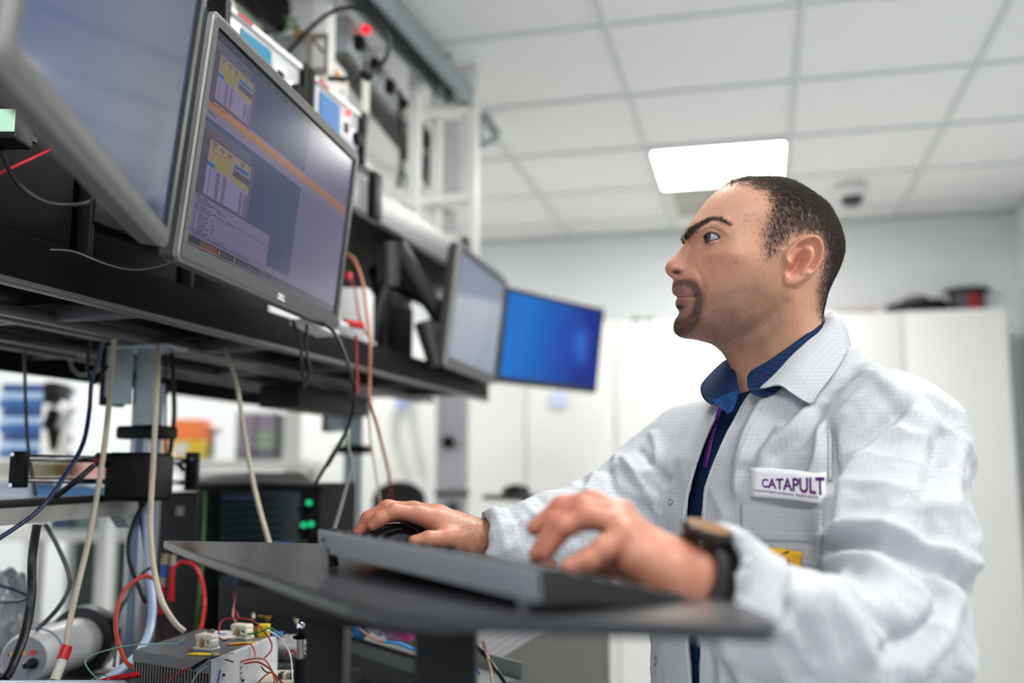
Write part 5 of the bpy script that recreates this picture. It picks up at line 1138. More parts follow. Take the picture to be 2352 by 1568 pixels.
for s in (-.003, 1.003): MB().prism([K(s, d, h*1.02) for d, h in prof], exn*(.004 if s > .5 else -.004)).build('end_cap', mat('end_cap_light', '8b9098', .4) if s < .5 else keym, t)

# mouse
mc = FZ(908, 1246, TT); mc = S(-.168, 1.43, TT)
t = thing('computer_mouse', mc, 'black and silver computer mouse under the far hand', 'mouse')
dirm = RW @ Vector((-.83, .05, 0)); dirm.normalize(); sidem = Vector((-dirm.y, dirm.x, 0))
def mouse_surf(hsc, mi=0):
    mb = MB(); nu, nv = 28, 14
    def f(i, j):
        a = 2*math.pi*i; r = j
        x = .054*math.cos(a)*math.sin(r*math.pi/2); y = .030*math.sin(a)*math.sin(r*math.pi/2)*(1-.12*math.cos(2*a))
        z = .036*hsc*math.cos(r*math.pi/2)**.7*(1+.25*(-x/.054)) 
        return mc+dirm*x+sidem*y+Vector((0, 0, z+.001))
    return quadgrid(f, nu, nv, mb)
mouse_surf(1.0).build('shell', mat('mouse_black', '1a1a1c', .25, coat=.4), t)
mb = MB()
def f2(i, j):
    x = -.048+.085*i; y = (-.010+.020*j)*(1-.0*i); r = min(1, math.hypot(x/.054, y/.030)); z = .036*max(0, math.cos(r*math.pi/2))**.7*(1+.25*(-x/.054))
    return mc+dirm*x+sidem*(y+.012)+Vector((0, 0, z*.93+.0025))
quadgrid(f2, 20, 8, mb); o = mb.build('silver_panel', mat('mouse_silver', 'c8c8cc', .15, .9), t)
# ------------------------------------------------------------------ person: implicit-surface tools (stage coordinates, z from eye level)
def surface_nets(f, org, h):
    s = f < 0
    c = np.zeros(tuple(n-1 for n in f.shape), np.uint8)
    for i in (0, 1):
        for j in (0, 1):
            for k in (0, 1): c += s[i:i+c.shape[0], j:j+c.shape[1], k:k+c.shape[2]]
    act = (c > 0) & (c < 8); I = np.argwhere(act); idx = np.full(c.shape, -1, np.int32); idx[act] = np.arange(len(I))
    cor = [(i, j, k) for i in (0, 1) for j in (0, 1) for k in (0, 1)]
    val = {q: f[I[:, 0]+q[0], I[:, 1]+q[1], I[:, 2]+q[2]] for q in cor}
    acc = np.zeros((len(I), 3)); cnt = np.zeros(len(I))
    for a in cor:
        for ax in range(3):
            if a[ax]: continue
            b = list(a); b[ax] = 1; b = tuple(b)
            va, vb = val[a], val[b]; m = (va < 0) != (vb < 0); t = np.where(m, va/np.where(m, va-vb, 1), 0)
            p = np.array(a, float)[None].repeat(len(I), 0); p[:, ax] += t
            acc[m] += p[m]; cnt[m] += 1
    V = (I+acc/cnt[:, None])*h+np.array(org)
    Q = []
    for ax in range(3):
        sl0 = [slice(None)]*3; sl1 = [slice(None)]*3; sl0[ax] = slice(0, -1); sl1[ax] = slice(1, None)
        ch = s[tuple(sl0)] != s[tuple(sl1)]; E = np.argwhere(ch); o = [a for a in range(3) if a != ax]
        ok = (E[:, o[0]] > 0) & (E[:, o[1]] > 0) & (E[:, o[0]] < f.shape[o[0]]-1) & (E[:, o[1]] < f.shape[o[1]]-1); E = E[ok]
        ins = s[E[:, 0], E[:, 1], E[:, 2]]
        q = []
        for d0, d1 in ((0, 0), (1, 0), (1, 1), (0, 1)):
            D = E.copy(); D[:, o[0]] -= d0; D[:, o[1]] -= d1; q.append(idx[D[:, 0], D[:, 1], D[:, 2]])
        q = np.stack(q, 1); flip = ins if ax != 1 else ~ins
        q[flip] = q[flip][:, ::-1]; Q.append(q)
    Q = np.concatenate(Q); Q = Q[(Q >= 0).all(1)][:, ::-1]
    return V, Q
def grid(lo, hi, h):
    ax = [np.arange(lo[i], hi[i]+h, h, dtype=np.float32) for i in range(3)]
    return ax[0][:, None, None], ax[1][None, :, None], ax[2][None, None, :]
def smin(a, b, k):
    h = np.maximum(k-np.abs(a-b), 0)/k
    return np.minimum(a, b)-h*h*k*.25
def smax(a, b, k): return -smin(-a, -b, k)
def cap(G, p0, p1, r0, r1):
    X, Y, Z = G; p0 = np.array(p0, np.float32); d = np.array(p1, np.float32)-p0; L = float(d @ d)+1e-12
    t = np.clip(((X-p0[0])*d[0]+(Y-p0[1])*d[1]+(Z-p0[2])*d[2])/L, 0, 1)
    return np.sqrt((X-p0[0]-t*d[0])**2+(Y-p0[1]-t*d[1])**2+(Z-p0[2]-t*d[2])**2)-(r0+(r1-r0)*t)
def ell(G, c, r, R=None):
    X, Y, Z = G; x, y, z = X-c[0], Y-c[1], Z-c[2]
    if R is not None: x, y, z = (R[0][0]*x+R[0][1]*y+R[0][2]*z), (R[1][0]*x+R[1][1]*y+R[1][2]*z), (R[2][0]*x+R[2][1]*y+R[2][2]*z)
    k = np.sqrt((x/r[0])**2+(y/r[1])**2+(z/r[2])**2); return (k-1)*min(r)
def chain(G, pts, rs, k=.008, f=None):
    for i in range(len(pts)-1):
        g = cap(G, pts[i], pts[i+1], rs[i], rs[i+1]); f = g if f is None else smin(f, g, k)
    return f
cP, sP = math.cos(PITCH), math.sin(PITCH)
def st(u, v, y):                                         # pixel at stage depth y -> stage coordinates
    a = (u-1176)/2287.0; b = (784-v)/2287.0; t = y/(cP-b*sP); return np.array([t*a, y, t*(sP+b*cP)])
def pix(x, y, z):
    d = y*cP+z*sP; return 1176+2287*x/d, 784-2287*(-y*sP+z*cP)/d
cy_, sy_ = math.cos(YAW), math.sin(YAW)
def to_world(V): return np.stack([V[:, 0]*cy_-V[:, 1]*sy_, V[:, 0]*sy_+V[:, 1]*cy_, V[:, 2]+CAMZ], 1)
PORG = np.array(S(.40, 1.42, -1.3))
def np_mesh(name, V, Q, mats, parent, world=False, smooth=True, mi=None):
    W = V if world else to_world(V)
    me = bpy.data.meshes.new(name); W = W-PORG
    me.vertices.add(len(W)); me.vertices.foreach_set('co', W.astype(np.float32).ravel())
    n = Q.shape[1]; me.loops.add(Q.size); me.loops.foreach_set('vertex_index', Q.astype(np.int32).ravel())
    me.polygons.add(len(Q)); me.polygons.foreach_set('loop_start', np.arange(0, Q.size, n, dtype=np.int32))
    me.polygons.foreach_set('loop_total', np.full(len(Q), n, np.int32))
    me.polygons.foreach_set('use_smooth', np.full(len(Q), smooth))
    for m in (mats if isinstance(mats, (list, tuple)) else [mats]): me.materials.append(m)
    if mi is not None: me.polygons.foreach_set('material_index', mi)
    me.update(calc_edges=True)
    o = bpy.data.objects.new(name, me); C.objects.link(o)
    if parent is not None: o.parent = parent
    ORG[o.name] = Vector(PORG)
    return o
def seg_dist(U, V, a, b):
    dx, dy = b[0]-a[0], b[1]-a[1]; L = dx*dx+dy*dy+1e-9
    t = np.clip(((U-a[0])*dx+(V-a[1])*dy)/L, 0, 1); return np.sqrt((U-a[0]-t*dx)**2+(V-a[1]-t*dy)**2)
def poly_sd(U, V, P):                                    # signed distance, negative inside
    d = np.full(np.broadcast(U, V).shape, 1e9, np.float32); ins = np.zeros(d.shape, bool); n = len(P)
    for i in range(n):
        a, b = P[i], P[(i+1) % n]; d = np.minimum(d, seg_dist(U, V, a, b))
        c = ((a[1] > V) != (b[1] > V)) & (U < (b[0]-a[0])*(V-a[1])/((b[1]-a[1]) or 1e-9)+a[0]); ins ^= c
    return np.where(ins, -d, d)
def line_d(U, V, P):
    d = None
    for a, b in zip(P[:-1], P[1:]): q = seg_dist(U, V, a, b); d = q if d is None else np.minimum(d, q)
    return d
def tps(ctrl, U, V, lam=.5):
    c = np.array(ctrl, float); n = len(c); P = c[:, :2]/100.
    def k(r2): return .5*r2*np.log(r2+1e-9)
    A = np.zeros((n+3, n+3)); A[:n, :n] = k(((P[:, None]-P[None])**2).sum(-1))+np.eye(n)*lam*.01; A[:n, n] = A[n, :n] = 1; A[:n, n+1:] = P; A[n+1:, :n] = P.T
    w_ = np.linalg.solve(A, np.append(c[:, 2], [0, 0, 0])); u, v = U/100., V/100.
    o = w_[n]+w_[n+1]*u+w_[n+2]*v
    for i in range(n): o = o+w_[i]*k((u-P[i, 0])**2+(v-P[i, 1])**2)
    return o
def cr(P, n=6, closed=False):
    P = [tuple(p) for p in P]; out = []; N = len(P)
    for i in range(N if closed else N-1):
        a, b, c, d = (P[(i-1) % N], P[i], P[(i+1) % N], P[(i+2) % N]) if closed else (P[max(i-1, 0)], P[i], P[i+1], P[min(i+2, N-1)])
        for j in range(n):
            t = j/n; out.append(tuple(.5*(2*b[k]+(c[k]-a[k])*t+(2*a[k]-5*b[k]+4*c[k]-d[k])*t*t+(3*b[k]-a[k]-3*c[k]+d[k])*t**3) for k in range(len(a))))
    if not closed: out.append(P[-1])
    return out

# ------------------------------------------------------------------ head and neck
YH = 1.42
c1 = lambda *p: [(1480+x/3.733, 380+y/3.733) for x, y in p]
SIL = c1((1000, 122), (850, 127), (720, 160), (620, 222), (545, 290), (480, 370), (430, 440), (385, 500), (350, 560), (334, 612), (352, 650), (372, 700), (360, 760), (330, 830), (290, 900), (262, 960), (248, 1000), (240, 1040), (239, 1072), (250, 1102), (284, 1128), (270, 1160), (269, 1198), (285, 1222), (300, 1248), (293, 1278), (262, 1330), (250, 1382), (260, 1425), (290, 1455), (335, 1476))+\
    [(1595, 779), (1620, 785), (1640, 792), (1662, 812), (1680, 845), (1692, 880), (1702, 915), (1712, 980), (1960, 980), (1940, 860), (1900, 790), (1885, 742)]+\
    c1((1517, 1290), (1535, 1200), (1560, 1100), (1600, 1000), (1650, 900), (1686, 800), (1696, 700), (1684, 620), (1648, 520), (1598, 430), (1528, 340), (1420, 262), (1300, 188), (1150, 133))
NOSE = c1((350, 600), (350, 655), (330, 690), (290, 740), (240, 790), (200, 830), (181, 868), (184, 905), (202, 935), (235, 962), (262, 975), (330, 985), (400, 960), (430, 900), (440, 800), (440, 700), (420, 620))
EAR = [(1766, 612), (1775, 600), (1790, 585), (1810, 574), (1833, 571), (1847, 580), (1854, 598), (1853, 618), (1845, 638), (1832, 655), (1812, 668), (1795, 677), (1783, 680), (1772, 675), (1769, 660), (1770, 640)]
WC = [(1850, 500, 72), (1900, 560, 66), (1780, 470, 72), (1700, 462, 66), (1645, 480, 58), (1840, 590, 75), (1910, 630, 60), (1880, 690, 58), (1610, 520, 52), (1592, 548, 50), (1655, 550, 58), (1640, 562, 51), (1700, 545, 66), (1720, 590, 69),
      (1602, 568, 38), (1622, 580, 45), (1620, 598, 50), (1660, 600, 63), (1700, 620, 69), (1640, 620, 56), (1610, 620, 42), (1590, 650, 35), (1650, 665, 55), (1575, 665, 28), (1600, 690, 36), (1700, 670, 64), (1570, 735, 26), (1605, 745, 38), (1660, 728, 54), (1720, 700, 64),
      (1760, 650, 71), (1790, 620, 74), (1770, 690, 66), (1640, 772, 38), (1700, 765, 50), (1750, 730, 60), (1700, 810, 46), (1780, 780, 58), (1850, 770, 55), (1720, 880, 48), (1800, 880, 60), (1880, 850, 56), (1880, 740, 52), (1750, 980, 58), (1850, 980, 70), (1780, 540, 74)]
RC = [(1748, 412, 120), (1900, 500, 110), (1935, 600, 105), (1890, 700, 90), (1885, 780, 80), (1650, 450, 100), (1590, 510, 75), (1572, 560, 60), (1560, 620, 55), (1545, 670, 45), (1552, 700, 45), (1550, 750, 48), (1600, 780, 60), (1660, 810, 75), (1700, 900, 70), (1750, 600, 110)]
h_ = .00115
G = grid((.17, YH-.103, .04), (.545, YH+.103, .452), h_)
xs = G[0][:, 0, 0]; zs = G[2][0, 0, :]
XX, ZZ = np.meshgrid(xs, zs, indexing='ij'); U, V = pix(XX.astype(float), YH, ZZ.astype(float))
mmp = YH/2287*1000*1.0                                  # mm per pixel at the head
SS = cr(SIL, 4, True)
d = -poly_sd(U, V, SS); Wm = np.maximum(tps(WC, U, V), 8); Rr = np.maximum(tps(RC, U, V, 2), 20)
def gau(u, v, su, sv, ang=0):
    a = math.radians(ang); x = (U-u)*math.cos(a)+(V-v)*math.sin(a); y = -(U-u)*math.sin(a)+(V-v)*math.cos(a); return np.exp(-(x/su)**2/2-(y/sv)**2/2)
def ridge(P, s): return np.exp(-(line_d(U, V, P)/s)**2/2)
Wf = Wm.copy()
Wf += -2*gau(1606, 566, 16, 11, -10)+4.0*ridge(cr([(1572, 549), (1590, 538), (1615, 528), (1645, 530)]), 7)+2.5*gau(1660, 605, 25, 12, 10)
Wf += -1.6*ridge(cr([(1590, 628), (1600, 650), (1604, 690), (1600, 715)]), 4)
Wf += -1.0*ridge(cr([(1637, 566), (1622, 575), (1606, 577)]), 3)
Wf += 3.0*gau(1557, 668, 12, 6)+2.6*gau(1562, 692, 12, 6)-4.5*ridge([(1552, 682), (1570, 684), (1589, 688)], 2.6)
Wf += -1.5*gau(1592, 690, 5, 6)-2*gau(1566, 710, 14, 5)+2*gau(1563, 745, 18, 14)
Wf += -1.5*gau(1700, 555, 30, 22)+1.5*ridge(cr([(1765, 690), (1720, 735), (1660, 765), (1610, 778)]), 10)-3*ridge(cr([(1775, 715), (1730, 760), (1670, 790)]), 10)
Wf += 2*ridge(cr([(1785, 700), (1760, 790), (1725, 880)]), 12)-2*gau(1715, 830, 14, 30)
q = np.clip(d/Rr, -1, 1); W2 = np.where(d >= 0, Wf**2*(1-(1-np.clip(d/Rr, 0, 1))**2), Wf*Wf*2*d/Rr)
# eyelids follow the eyeball, with an almond opening
EX, EZ = st(1626, 561, YH)[0], st(1626, 561, YH)[2]; EYO = .0338; ER = .0122
dd = ((XX-EX)**2+(ZZ-EZ)**2).astype(float)
ball = (EYO+np.sqrt(np.maximum(ER**2-dd, 0)))*1000
ALM = cr([(1605, 559), (1611, 553), (1619, 551), (1629, 554), (1640, 562), (1630, 566), (1619, 568.5), (1611, 568), (1606, 565)], 4, True)
al = poly_sd(U, V, ALM); on = np.clip((ER*1.0-np.sqrt(dd))/.0018, 0, 1)
# nose
dn = -poly_sd(U, V, cr(NOSE, 4, True))
Wn = tps([(1572, 560, 9), (1565, 590, 10), (1545, 605, 12.5), (1532, 617, 11), (1545, 625, 13.5), (1566, 626, 18), (1575, 612, 16.5), (1590, 600, 20), (1590, 630, 20), (1600, 570, 16), (1545, 636, 9)], U, V)
Wn = Wn-6.5*gau(1551, 629, 8, 3.2, 12)+1.5*gau(1576, 622, 7, 8)-1.5*gau(1586, 612, 4, 14)
left = np.minimum(dn, 0)
N2 = np.where(dn >= 0, Wn**2*(1-(1-np.clip(dn/14., 0, 1))**2), Wn*Wn*2*dn/14.)
inner = (U > 1568)
N2 = np.where(inner & (dn > 0), Wn**2*(1-(1-np.clip(np.minimum(dn, (U-1530)/2)/14., 0, 1))**2), N2)
W2 = np.where(dn > -30, smax(W2, N2, 90.), W2)
# ear relief (only where the head is wide)
es = poly_sd(U, V, cr(EAR, 4, True))
m_ = 1/(1+np.exp(np.clip(es/1.1, -30, 30)))
tt = np.clip((U-1768)/80., 0, 1)
eh = 4+10*tt+4.0*ridge(cr([(1778, 632), (1772, 618), (1782, 598), (1805, 581), (1832, 577), (1847, 595), (1847, 618), (1838, 640), (1822, 655)]), 4.0)
eh += -6.5*ridge(cr([(1800, 594), (1825, 588), (1838, 604), (1836, 625), (1826, 642)]), 4.2)+2.6*ridge(cr([(1812, 600), (1824, 612), (1822, 632), (1808, 650)]), 4.2)
eh += -14*gau(1800, 628, 9, 16, 25)-4*gau(1806, 606, 8, 7)+4*gau(1781, 632, 5, 8)-7*gau(1785, 646, 6, 7)+2*gau(1788, 668, 9, 8)
Wt = np.sqrt(np.maximum(W2, 0))
We = (Wt+m_*np.maximum(eh, -4))/1000
We = np.where(on > 0, smax(We*1000, (ball+1.25+.7*(V > 566))*on+We*1000*(1-on), 1.6), We*1000)
We += 1.3*ridge(cr([(1597, 547), (1608, 539), (1622, 536), (1640, 545), (1652, 558)]), 3.2)-1.6*ridge(cr([(1600, 545), (1610, 542), (1622, 542), (1636, 550), (1646, 560)]), 1.5)-1.2*ridge(cr([(1603, 578), (1616, 584), (1636, 579)]), 3)
mk = 1/(1+np.exp(np.clip(al/.6, -30, 30))); We = We*(1-mk)+(ball-3.5)*mk
W2 = np.where(W2 > 0, We**2, W2)
# smoothing of the thickness map
def blur(a, n=1):
    for _ in range(n):
        a = a.copy(); a[1:-1] = (a[:-2]+2*a[1:-1]+a[2:])/4; a[:, 1:-1] = (a[:, :-2]+2*a[:, 1:-1]+a[:, 2:])/4
    return a
W2 = blur(W2, 1)/1e6
f = (G[1]-YH)**2-W2[:, None, :].astype(np.float32)
f = f.astype(np.float32)
HV, HQ = surface_nets(f, (xs[0], G[1][0, 0, 0], zs[0]), h_); del f
# ---- paint: own colours of skin, stubble, lips, scalp; shade painted in nostril and mouth line
def paint_head(Vx):
    global U, V
    U, V = pix(Vx[:, 0], np.full(len(Vx), YH), Vx[:, 2]); n = len(Vx)
    side = np.abs(Vx[:, 1]-YH)*1000
    rn = np.array([noise.noise(Vector(p)*60) for p in Vx[::1]]) if n < 400000 else np.zeros(n)
    skin = np.array(lin('c08d74')[:3]); pink = np.array(lin('c2786a')[:3]); tan = np.array(lin('b58565')[:3]); pale = np.array(lin('cf9f8a')[:3])
    col = np.tile(skin, (n, 1))
    def mixn(c, m): 
        nonlocal col; m = np.clip(m, 0, 1)[:, None]; col = col*(1-m)+np.array(c)*m
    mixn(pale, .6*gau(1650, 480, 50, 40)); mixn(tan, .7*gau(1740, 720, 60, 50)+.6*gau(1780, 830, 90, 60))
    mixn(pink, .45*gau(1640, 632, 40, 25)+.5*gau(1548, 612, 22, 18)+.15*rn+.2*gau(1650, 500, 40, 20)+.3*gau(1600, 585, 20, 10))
    ear = 1/(1+np.exp(np.clip(poly_sd(U, V, EAR)/2, -30, 30))); mixn(lin('c8806e')[:3], .45*ear)
    mixn(lin('a84a3c')[:3], .5*ear*(gau(1800, 628, 9, 16, 25)))
    # stubble and beard
    st_ = np.clip(gau(1640, 740, 90, 42)+gau(1720, 770, 60, 50)*.9+.5*gau(1700, 690, 45, 40), 0, 1)*(1-ear)
    mixn(lin('4e3b2e')[:3], .62*st_*(.92+.15*rn))
    bd = np.clip(1.3*ridge(cr([(1552, 655), (1572, 656), (1586, 666), (1596, 690), (1593, 715), (1584, 740), (1568, 758)]), 6.5)+1.2*gau(1563, 752, 22, 17)+gau(1558, 708, 8, 7), 0, 1)
    bd *= (side < 48); mixn(lin('2e221d')[:3], .74*bd)
    lip = np.clip(gau(1558, 672, 13, 5.5, 12)+gau(1563, 692, 13, 6.5, 5)-.0*bd, 0, 1)*(side < 30)*(U < 1590); mixn(lin('8e5c58')[:3], .85*np.clip(lip*1.6-.35, 0, 1))
    mixn(lin('6a3430')[:3], .8*np.exp(-(line_d(U, V, [(1555, 683), (1589, 688)])/1.8)**2)*(side < 32))  # shade of the mouth crease put into the colour
    mixn(lin('3a1814')[:3], .95*np.clip(gau(1551, 629, 8, 3.2, 12)*1.5-.2, 0, 1)*(side < 20))  # shade inside the nostril put into the colour
    # eyebrow
    br = np.clip(1.7*np.exp(-(line_d(U, V, cr([(1569, 549), (1583, 540), (1603, 528), (1620, 521), (1640, 528), (1658, 540)]))/np.clip(6.5-(U-1600)*.07, 2.0, 7.5))**2)-.25, 0, 1); mixn(lin('2a1f1b')[:3], .8*br*(side > 5))
    # scalp
    HP = [(1632, 400), (1672, 430), (1700, 444), (1738, 462), (1748, 490), (1740, 525), (1730, 560), (1727, 590), (1735, 620), (1748, 615), (1760, 590), (1785, 566), (1815, 560), (1850, 566), (1868, 600), (1862, 640), (1850, 680), (1860, 720), (1895, 760), (1990, 760), (1990, 380), (1600, 360)]
    hm = 1/(1+np.exp(np.clip(poly_sd(U, V, HP)/7, -30, 30)))
    thin = np.clip(1.25*gau(1680, 430, 50, 32), 0, 1); fade = np.clip((V-560)/130., 0, 1)*np.clip((1920-U)/80., 0, 1)
    hairm = hm*(1-ear); temple = gau(1745, 570, 30, 60); den = np.clip(hairm*(1-.6*thin)*(1-.5*fade)*(1-.45*temple), 0, 1)
    mixn(lin('1f1714')[:3], .88*den); mixn(lin('6a4a38')[:3], .5*hairm*gau(1770, 425, 70, 18)); mixn(lin('5a4434')[:3], .3*hairm*fade)
    # spots
    rnd = random.Random(4)
    for u, v, r in ((1690, 520, 2.5), (1697, 521, 2), (1706, 519, 2), (1688, 532, 3), (1715, 486, 2.2), (1687, 561, 1.8), (1648, 588, 1.8), (1593, 619, 2), (1611, 672, 1.8), (1667, 624, 3), (1620, 638, 2.5), (1716, 533, 2)): mixn(lin('a04c40')[:3], .42*gau(u, v, r, r))
    return col, hairm*(1-.35*thin), br, bd, st_, fade, ear
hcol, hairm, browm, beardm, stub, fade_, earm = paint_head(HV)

# ------------------------------------------------------------------ hands (implicit, each one continuous)
P3 = lambda *a: st(*a)
def hand_mesh(parts, lo, hi, h=.0013, k=.007, post=None):
    G = grid(lo, hi, h); f = None
    for kind, *a in parts:
        kk = k
        if kind == 'c': g = chain(G, a[0], a[1], .006); kk = a[2] if len(a) > 2 else k
        elif kind == 'e': g = ell(G, *a[:2], R=a[2] if len(a) > 2 else None); kk = a[3] if len(a) > 3 else k
        f = g if f is None else smin(f, g, kk)
    if post is not None: f = post(G, f)
    return surface_nets(f.astype(np.float32), (G[0][0, 0, 0], G[1][0, 0, 0], G[2][0, 0, 0]), h)
# far (right) hand resting on the mouse, thumb towards the camera
Yr = 1.40
rw = P3(1112, 1240, 1.405); rfore = P3(1250, 1262, 1.43)
kn = {'i': P3(962, 1182, 1.385), 'm': P3(950, 1172, 1.408), 'r': P3(953, 1178, 1.43), 'p': P3(965, 1190, 1.452)}
right = [('c', [rfore, rw, P3(1060, 1226, 1.41)], [.033, .0265, .024], .02),
         ('c', [P3(1066, 1224, 1.395), P3(1010, 1200, 1.39), kn['i']], [.019, .016, .0125], .016),
         ('c', [P3(1066, 1218, 1.410), P3(1005, 1186, 1.408), kn['m']], [.019, .016, .0125], .016),
         ('c', [P3(1066, 1222, 1.425), P3(1010, 1192, 1.428), kn['r']], [.019, .015, .012], .016),
         ('c', [P3(1066, 1230, 1.435), P3(1015, 1205, 1.446), kn['p']], [.017, .014, .011], .016),
         ('c', [kn['i'], P3(905, 1174, 1.375), P3(872, 1192, 1.368), P3(856, 1206, 1.366)], [.0118, .0102, .0092, .0078], .006),
         ('c', [kn['m'], P3(890, 1166, 1.403), P3(846, 1190, 1.40), P3(824, 1222, 1.398)], [.0120, .0106, .0094, .0078], .006),
         ('c', [kn['r'], P3(896, 1172, 1.432), P3(858, 1196, 1.432), P3(842, 1226, 1.43)], [.0115, .0100, .0090, .0076], .006),
         ('c', [kn['p'], P3(918, 1192, 1.462), P3(890, 1216, 1.465), P3(880, 1236, 1.465)], [.0105, .009, .008, .007], .006),
         ('c', [P3(1075, 1240, 1.39), P3(1030, 1236, 1.368), P3(985, 1238, 1.352), P3(952, 1243, 1.348)], [.019, .0135, .0105, .0085], .014)]
RHV, RHQ = hand_mesh(right, (-.235, 1.33, -.13), (.07, 1.50, -.015))
# near (left) hand hovering over the keyboard
lw_ = P3(1585, 1322, .905); lfore = P3(1720, 1352, .96)
left = [('c', [lfore, lw_, P3(1530, 1303, .90)], [.034, .0275, .024], .02),
        ('c', [P3(1530, 1292, .905), P3(1460, 1232, .93), P3(1425, 1180, .948)], [.0195, .0160, .0125], .016),
        ('c', [P3(1530, 1298, .895), P3(1455, 1240, .91), P3(1412, 1188, .925)], [.0195, .0160, .0125], .016),
        ('c', [P3(1525, 1308, .885), P3(1455, 1255, .895), P3(1420, 1205, .902)], [.0195, .0155, .0120], .016),
        ('c', [P3(1520, 1322, .88), P3(1462, 1285, .878), P3(1432, 1232, .882)], [.0195, .0155, .0120], .016),
        ('e', P3(1495, 1312, .89), (.030, .020, .020)),
        ('c', [P3(1425, 1180, .948), P3(1358, 1152, .958), P3(1290, 1163, .965), P3(1228, 1212, .965)], [.0122, .0108, .0096, .0078], .006),
        ('c', [P3(1412, 1186, .925), P3(1340, 1168, .93), P3(1278, 1200, .935), P3(1234, 1272, .935)], [.0124, .0110, .0098, .0080], .006),
        ('c', [P3(1420, 1205, .902), P3(1350, 1186, .90), P3(1296, 1210, .90), P3(1254, 1270, .902)], [.0118, .0104, .0092, .0076], .006),
        ('c', [P3(1432, 1230, .882), P3(1384, 1262, .872), P3(1350, 1288, .868), P3(1306, 1302, .866)], [.0120, .0098, .0088, .0074], .006),
        ('c', [P3(1540, 1330, .925), P3(1470, 1310, .955), P3(1400, 1300, .965), P3(1350, 1305, .96)], [.019, .0145, .011, .009], .012)]
LHV, LHQ = hand_mesh(left, (.0, .84, -.155), (.24, .99, .0))
def paint_hand(Vx, seed):
    n = len(Vx); rn = np.array([noise.noise(Vector(p)*70) for p in Vx]); col = np.tile(np.array(lin('b47a62')[:3]), (n, 1))
    m = np.clip(.45+.5*rn, 0, 1)[:, None]; col = col*(1-m*.5)+np.array(lin('b8705c')[:3])*m*.5
    return col
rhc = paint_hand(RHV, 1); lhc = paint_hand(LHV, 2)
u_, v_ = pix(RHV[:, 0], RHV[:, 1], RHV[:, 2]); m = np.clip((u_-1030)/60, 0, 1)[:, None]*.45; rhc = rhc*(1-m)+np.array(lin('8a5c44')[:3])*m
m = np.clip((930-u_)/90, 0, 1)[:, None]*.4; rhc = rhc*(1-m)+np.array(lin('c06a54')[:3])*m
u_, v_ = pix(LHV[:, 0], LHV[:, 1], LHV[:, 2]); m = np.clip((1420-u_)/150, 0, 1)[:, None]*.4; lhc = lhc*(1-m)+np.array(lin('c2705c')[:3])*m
# ------------------------------------------------------------------ body core under the clothes
FC = np.array([-.79, -.613, 0]); SD = np.array([.613, -.79, 0])
SH_N = np.array([.487, 1.285, .040]); EL_N = P3(2045, 1488, 1.08); WR_N = P3(1640, 1338, .925)
SH_F = np.array([.285, 1.545, .035]); EL_F = P3(1395, 1205, 1.50); WR_F = P3(1140, 1243, 1.41)
def torso(G, off=0.0, zc=None):
    X, Y, Z = G
    zk = [-.80, -.55, -.35, -.20, -.05, .03, .07, .105, .135, .17]
    ak = [.235, .225, .205, .200, .200, .190, .165, .125, .085, .05]; bk = [.185, .175, .155, .150, .150, .140, .125, .105, .085, .05]
    cx = [.40, .40, .395, .39, .395, .405, .41, .415, .42, .425]; cyk = [1.43, 1.43, 1.43, 1.43, 1.425, 1.42, 1.42, 1.42, 1.42, 1.42]
    z = Z.ravel(); a = np.interp(z, zk, ak)[None, None]-off; b = np.interp(z, zk, bk)[None, None]-off
    x0 = np.interp(z, zk, cx)[None, None]; y0 = np.interp(z, zk, cyk)[None, None]
    s = (X-x0)*SD[0]+(Y-y0)*SD[1]; f_ = (X-x0)*FC[0]+(Y-y0)*FC[1]
    e = (np.abs(s/a)**2.3+np.abs(f_/b)**2.3)**(1/2.3)
    g = (e-1)*np.minimum(a, b)
    g = np.maximum(g, Z-(.165-off)); return np.maximum(g, -.80+off-Z)
bh = .009
G = grid((-.1, .85, -.95), (.75, 1.80, .19), bh)
f = torso(G, .02)
f = smin(f, chain(G, [SH_N, EL_N, WR_N], [.055, .042, .03]), .04); f = smin(f, chain(G, [SH_F, EL_F, WR_F], [.055, .042, .028]), .04)
f = smin(f, cap(G, (.415, 1.42, .02), (.405, 1.42, .15), .06, .055), .05)
BV, BQ = surface_nets(f.astype(np.float32), (G[0][0, 0, 0], G[1][0, 0, 0], G[2][0, 0, 0]), bh)
skin = bpy.data.materials.new('skin'); skin.use_nodes = True; nt = skin.node_tree; b = nt.nodes['Principled BSDF']
at = nt.nodes.new('ShaderNodeVertexColor'); at.layer_name = 'tone'
tc = nt.nodes.new('ShaderNodeTexCoord'); n1 = nt.nodes.new('ShaderNodeTexNoise'); n1.inputs['Scale'].default_value = 260; n1.inputs['Detail'].default_value = 5
nt.links.new(tc.outputs['Object'], n1.inputs['Vector'])
hs_ = nt.nodes.new('ShaderNodeHueSaturation'); mr = nt.nodes.new('ShaderNodeMapRange'); mr.inputs[3].default_value = .86; mr.inputs[4].default_value = 1.14
nt.links.new(n1.outputs[0], mr.inputs[0]); nt.links.new(mr.outputs[0], hs_.inputs['Value']); nt.links.new(at.outputs[0], hs_.inputs['Color']); nt.links.new(hs_.outputs[0], b.inputs['Base Color'])
n2 = nt.nodes.new('ShaderNodeTexNoise'); n2.inputs['Scale'].default_value = 500; n2.inputs['Detail'].default_value = 3; nt.links.new(tc.outputs['Object'], n2.inputs['Vector'])
bp = nt.nodes.new('ShaderNodeBump'); bp.inputs['Strength'].default_value = .25; bp.inputs['Distance'].default_value = .001; nt.links.new(n2.outputs[0], bp.inputs['Height']); nt.links.new(bp.outputs[0], b.inputs['Normal'])
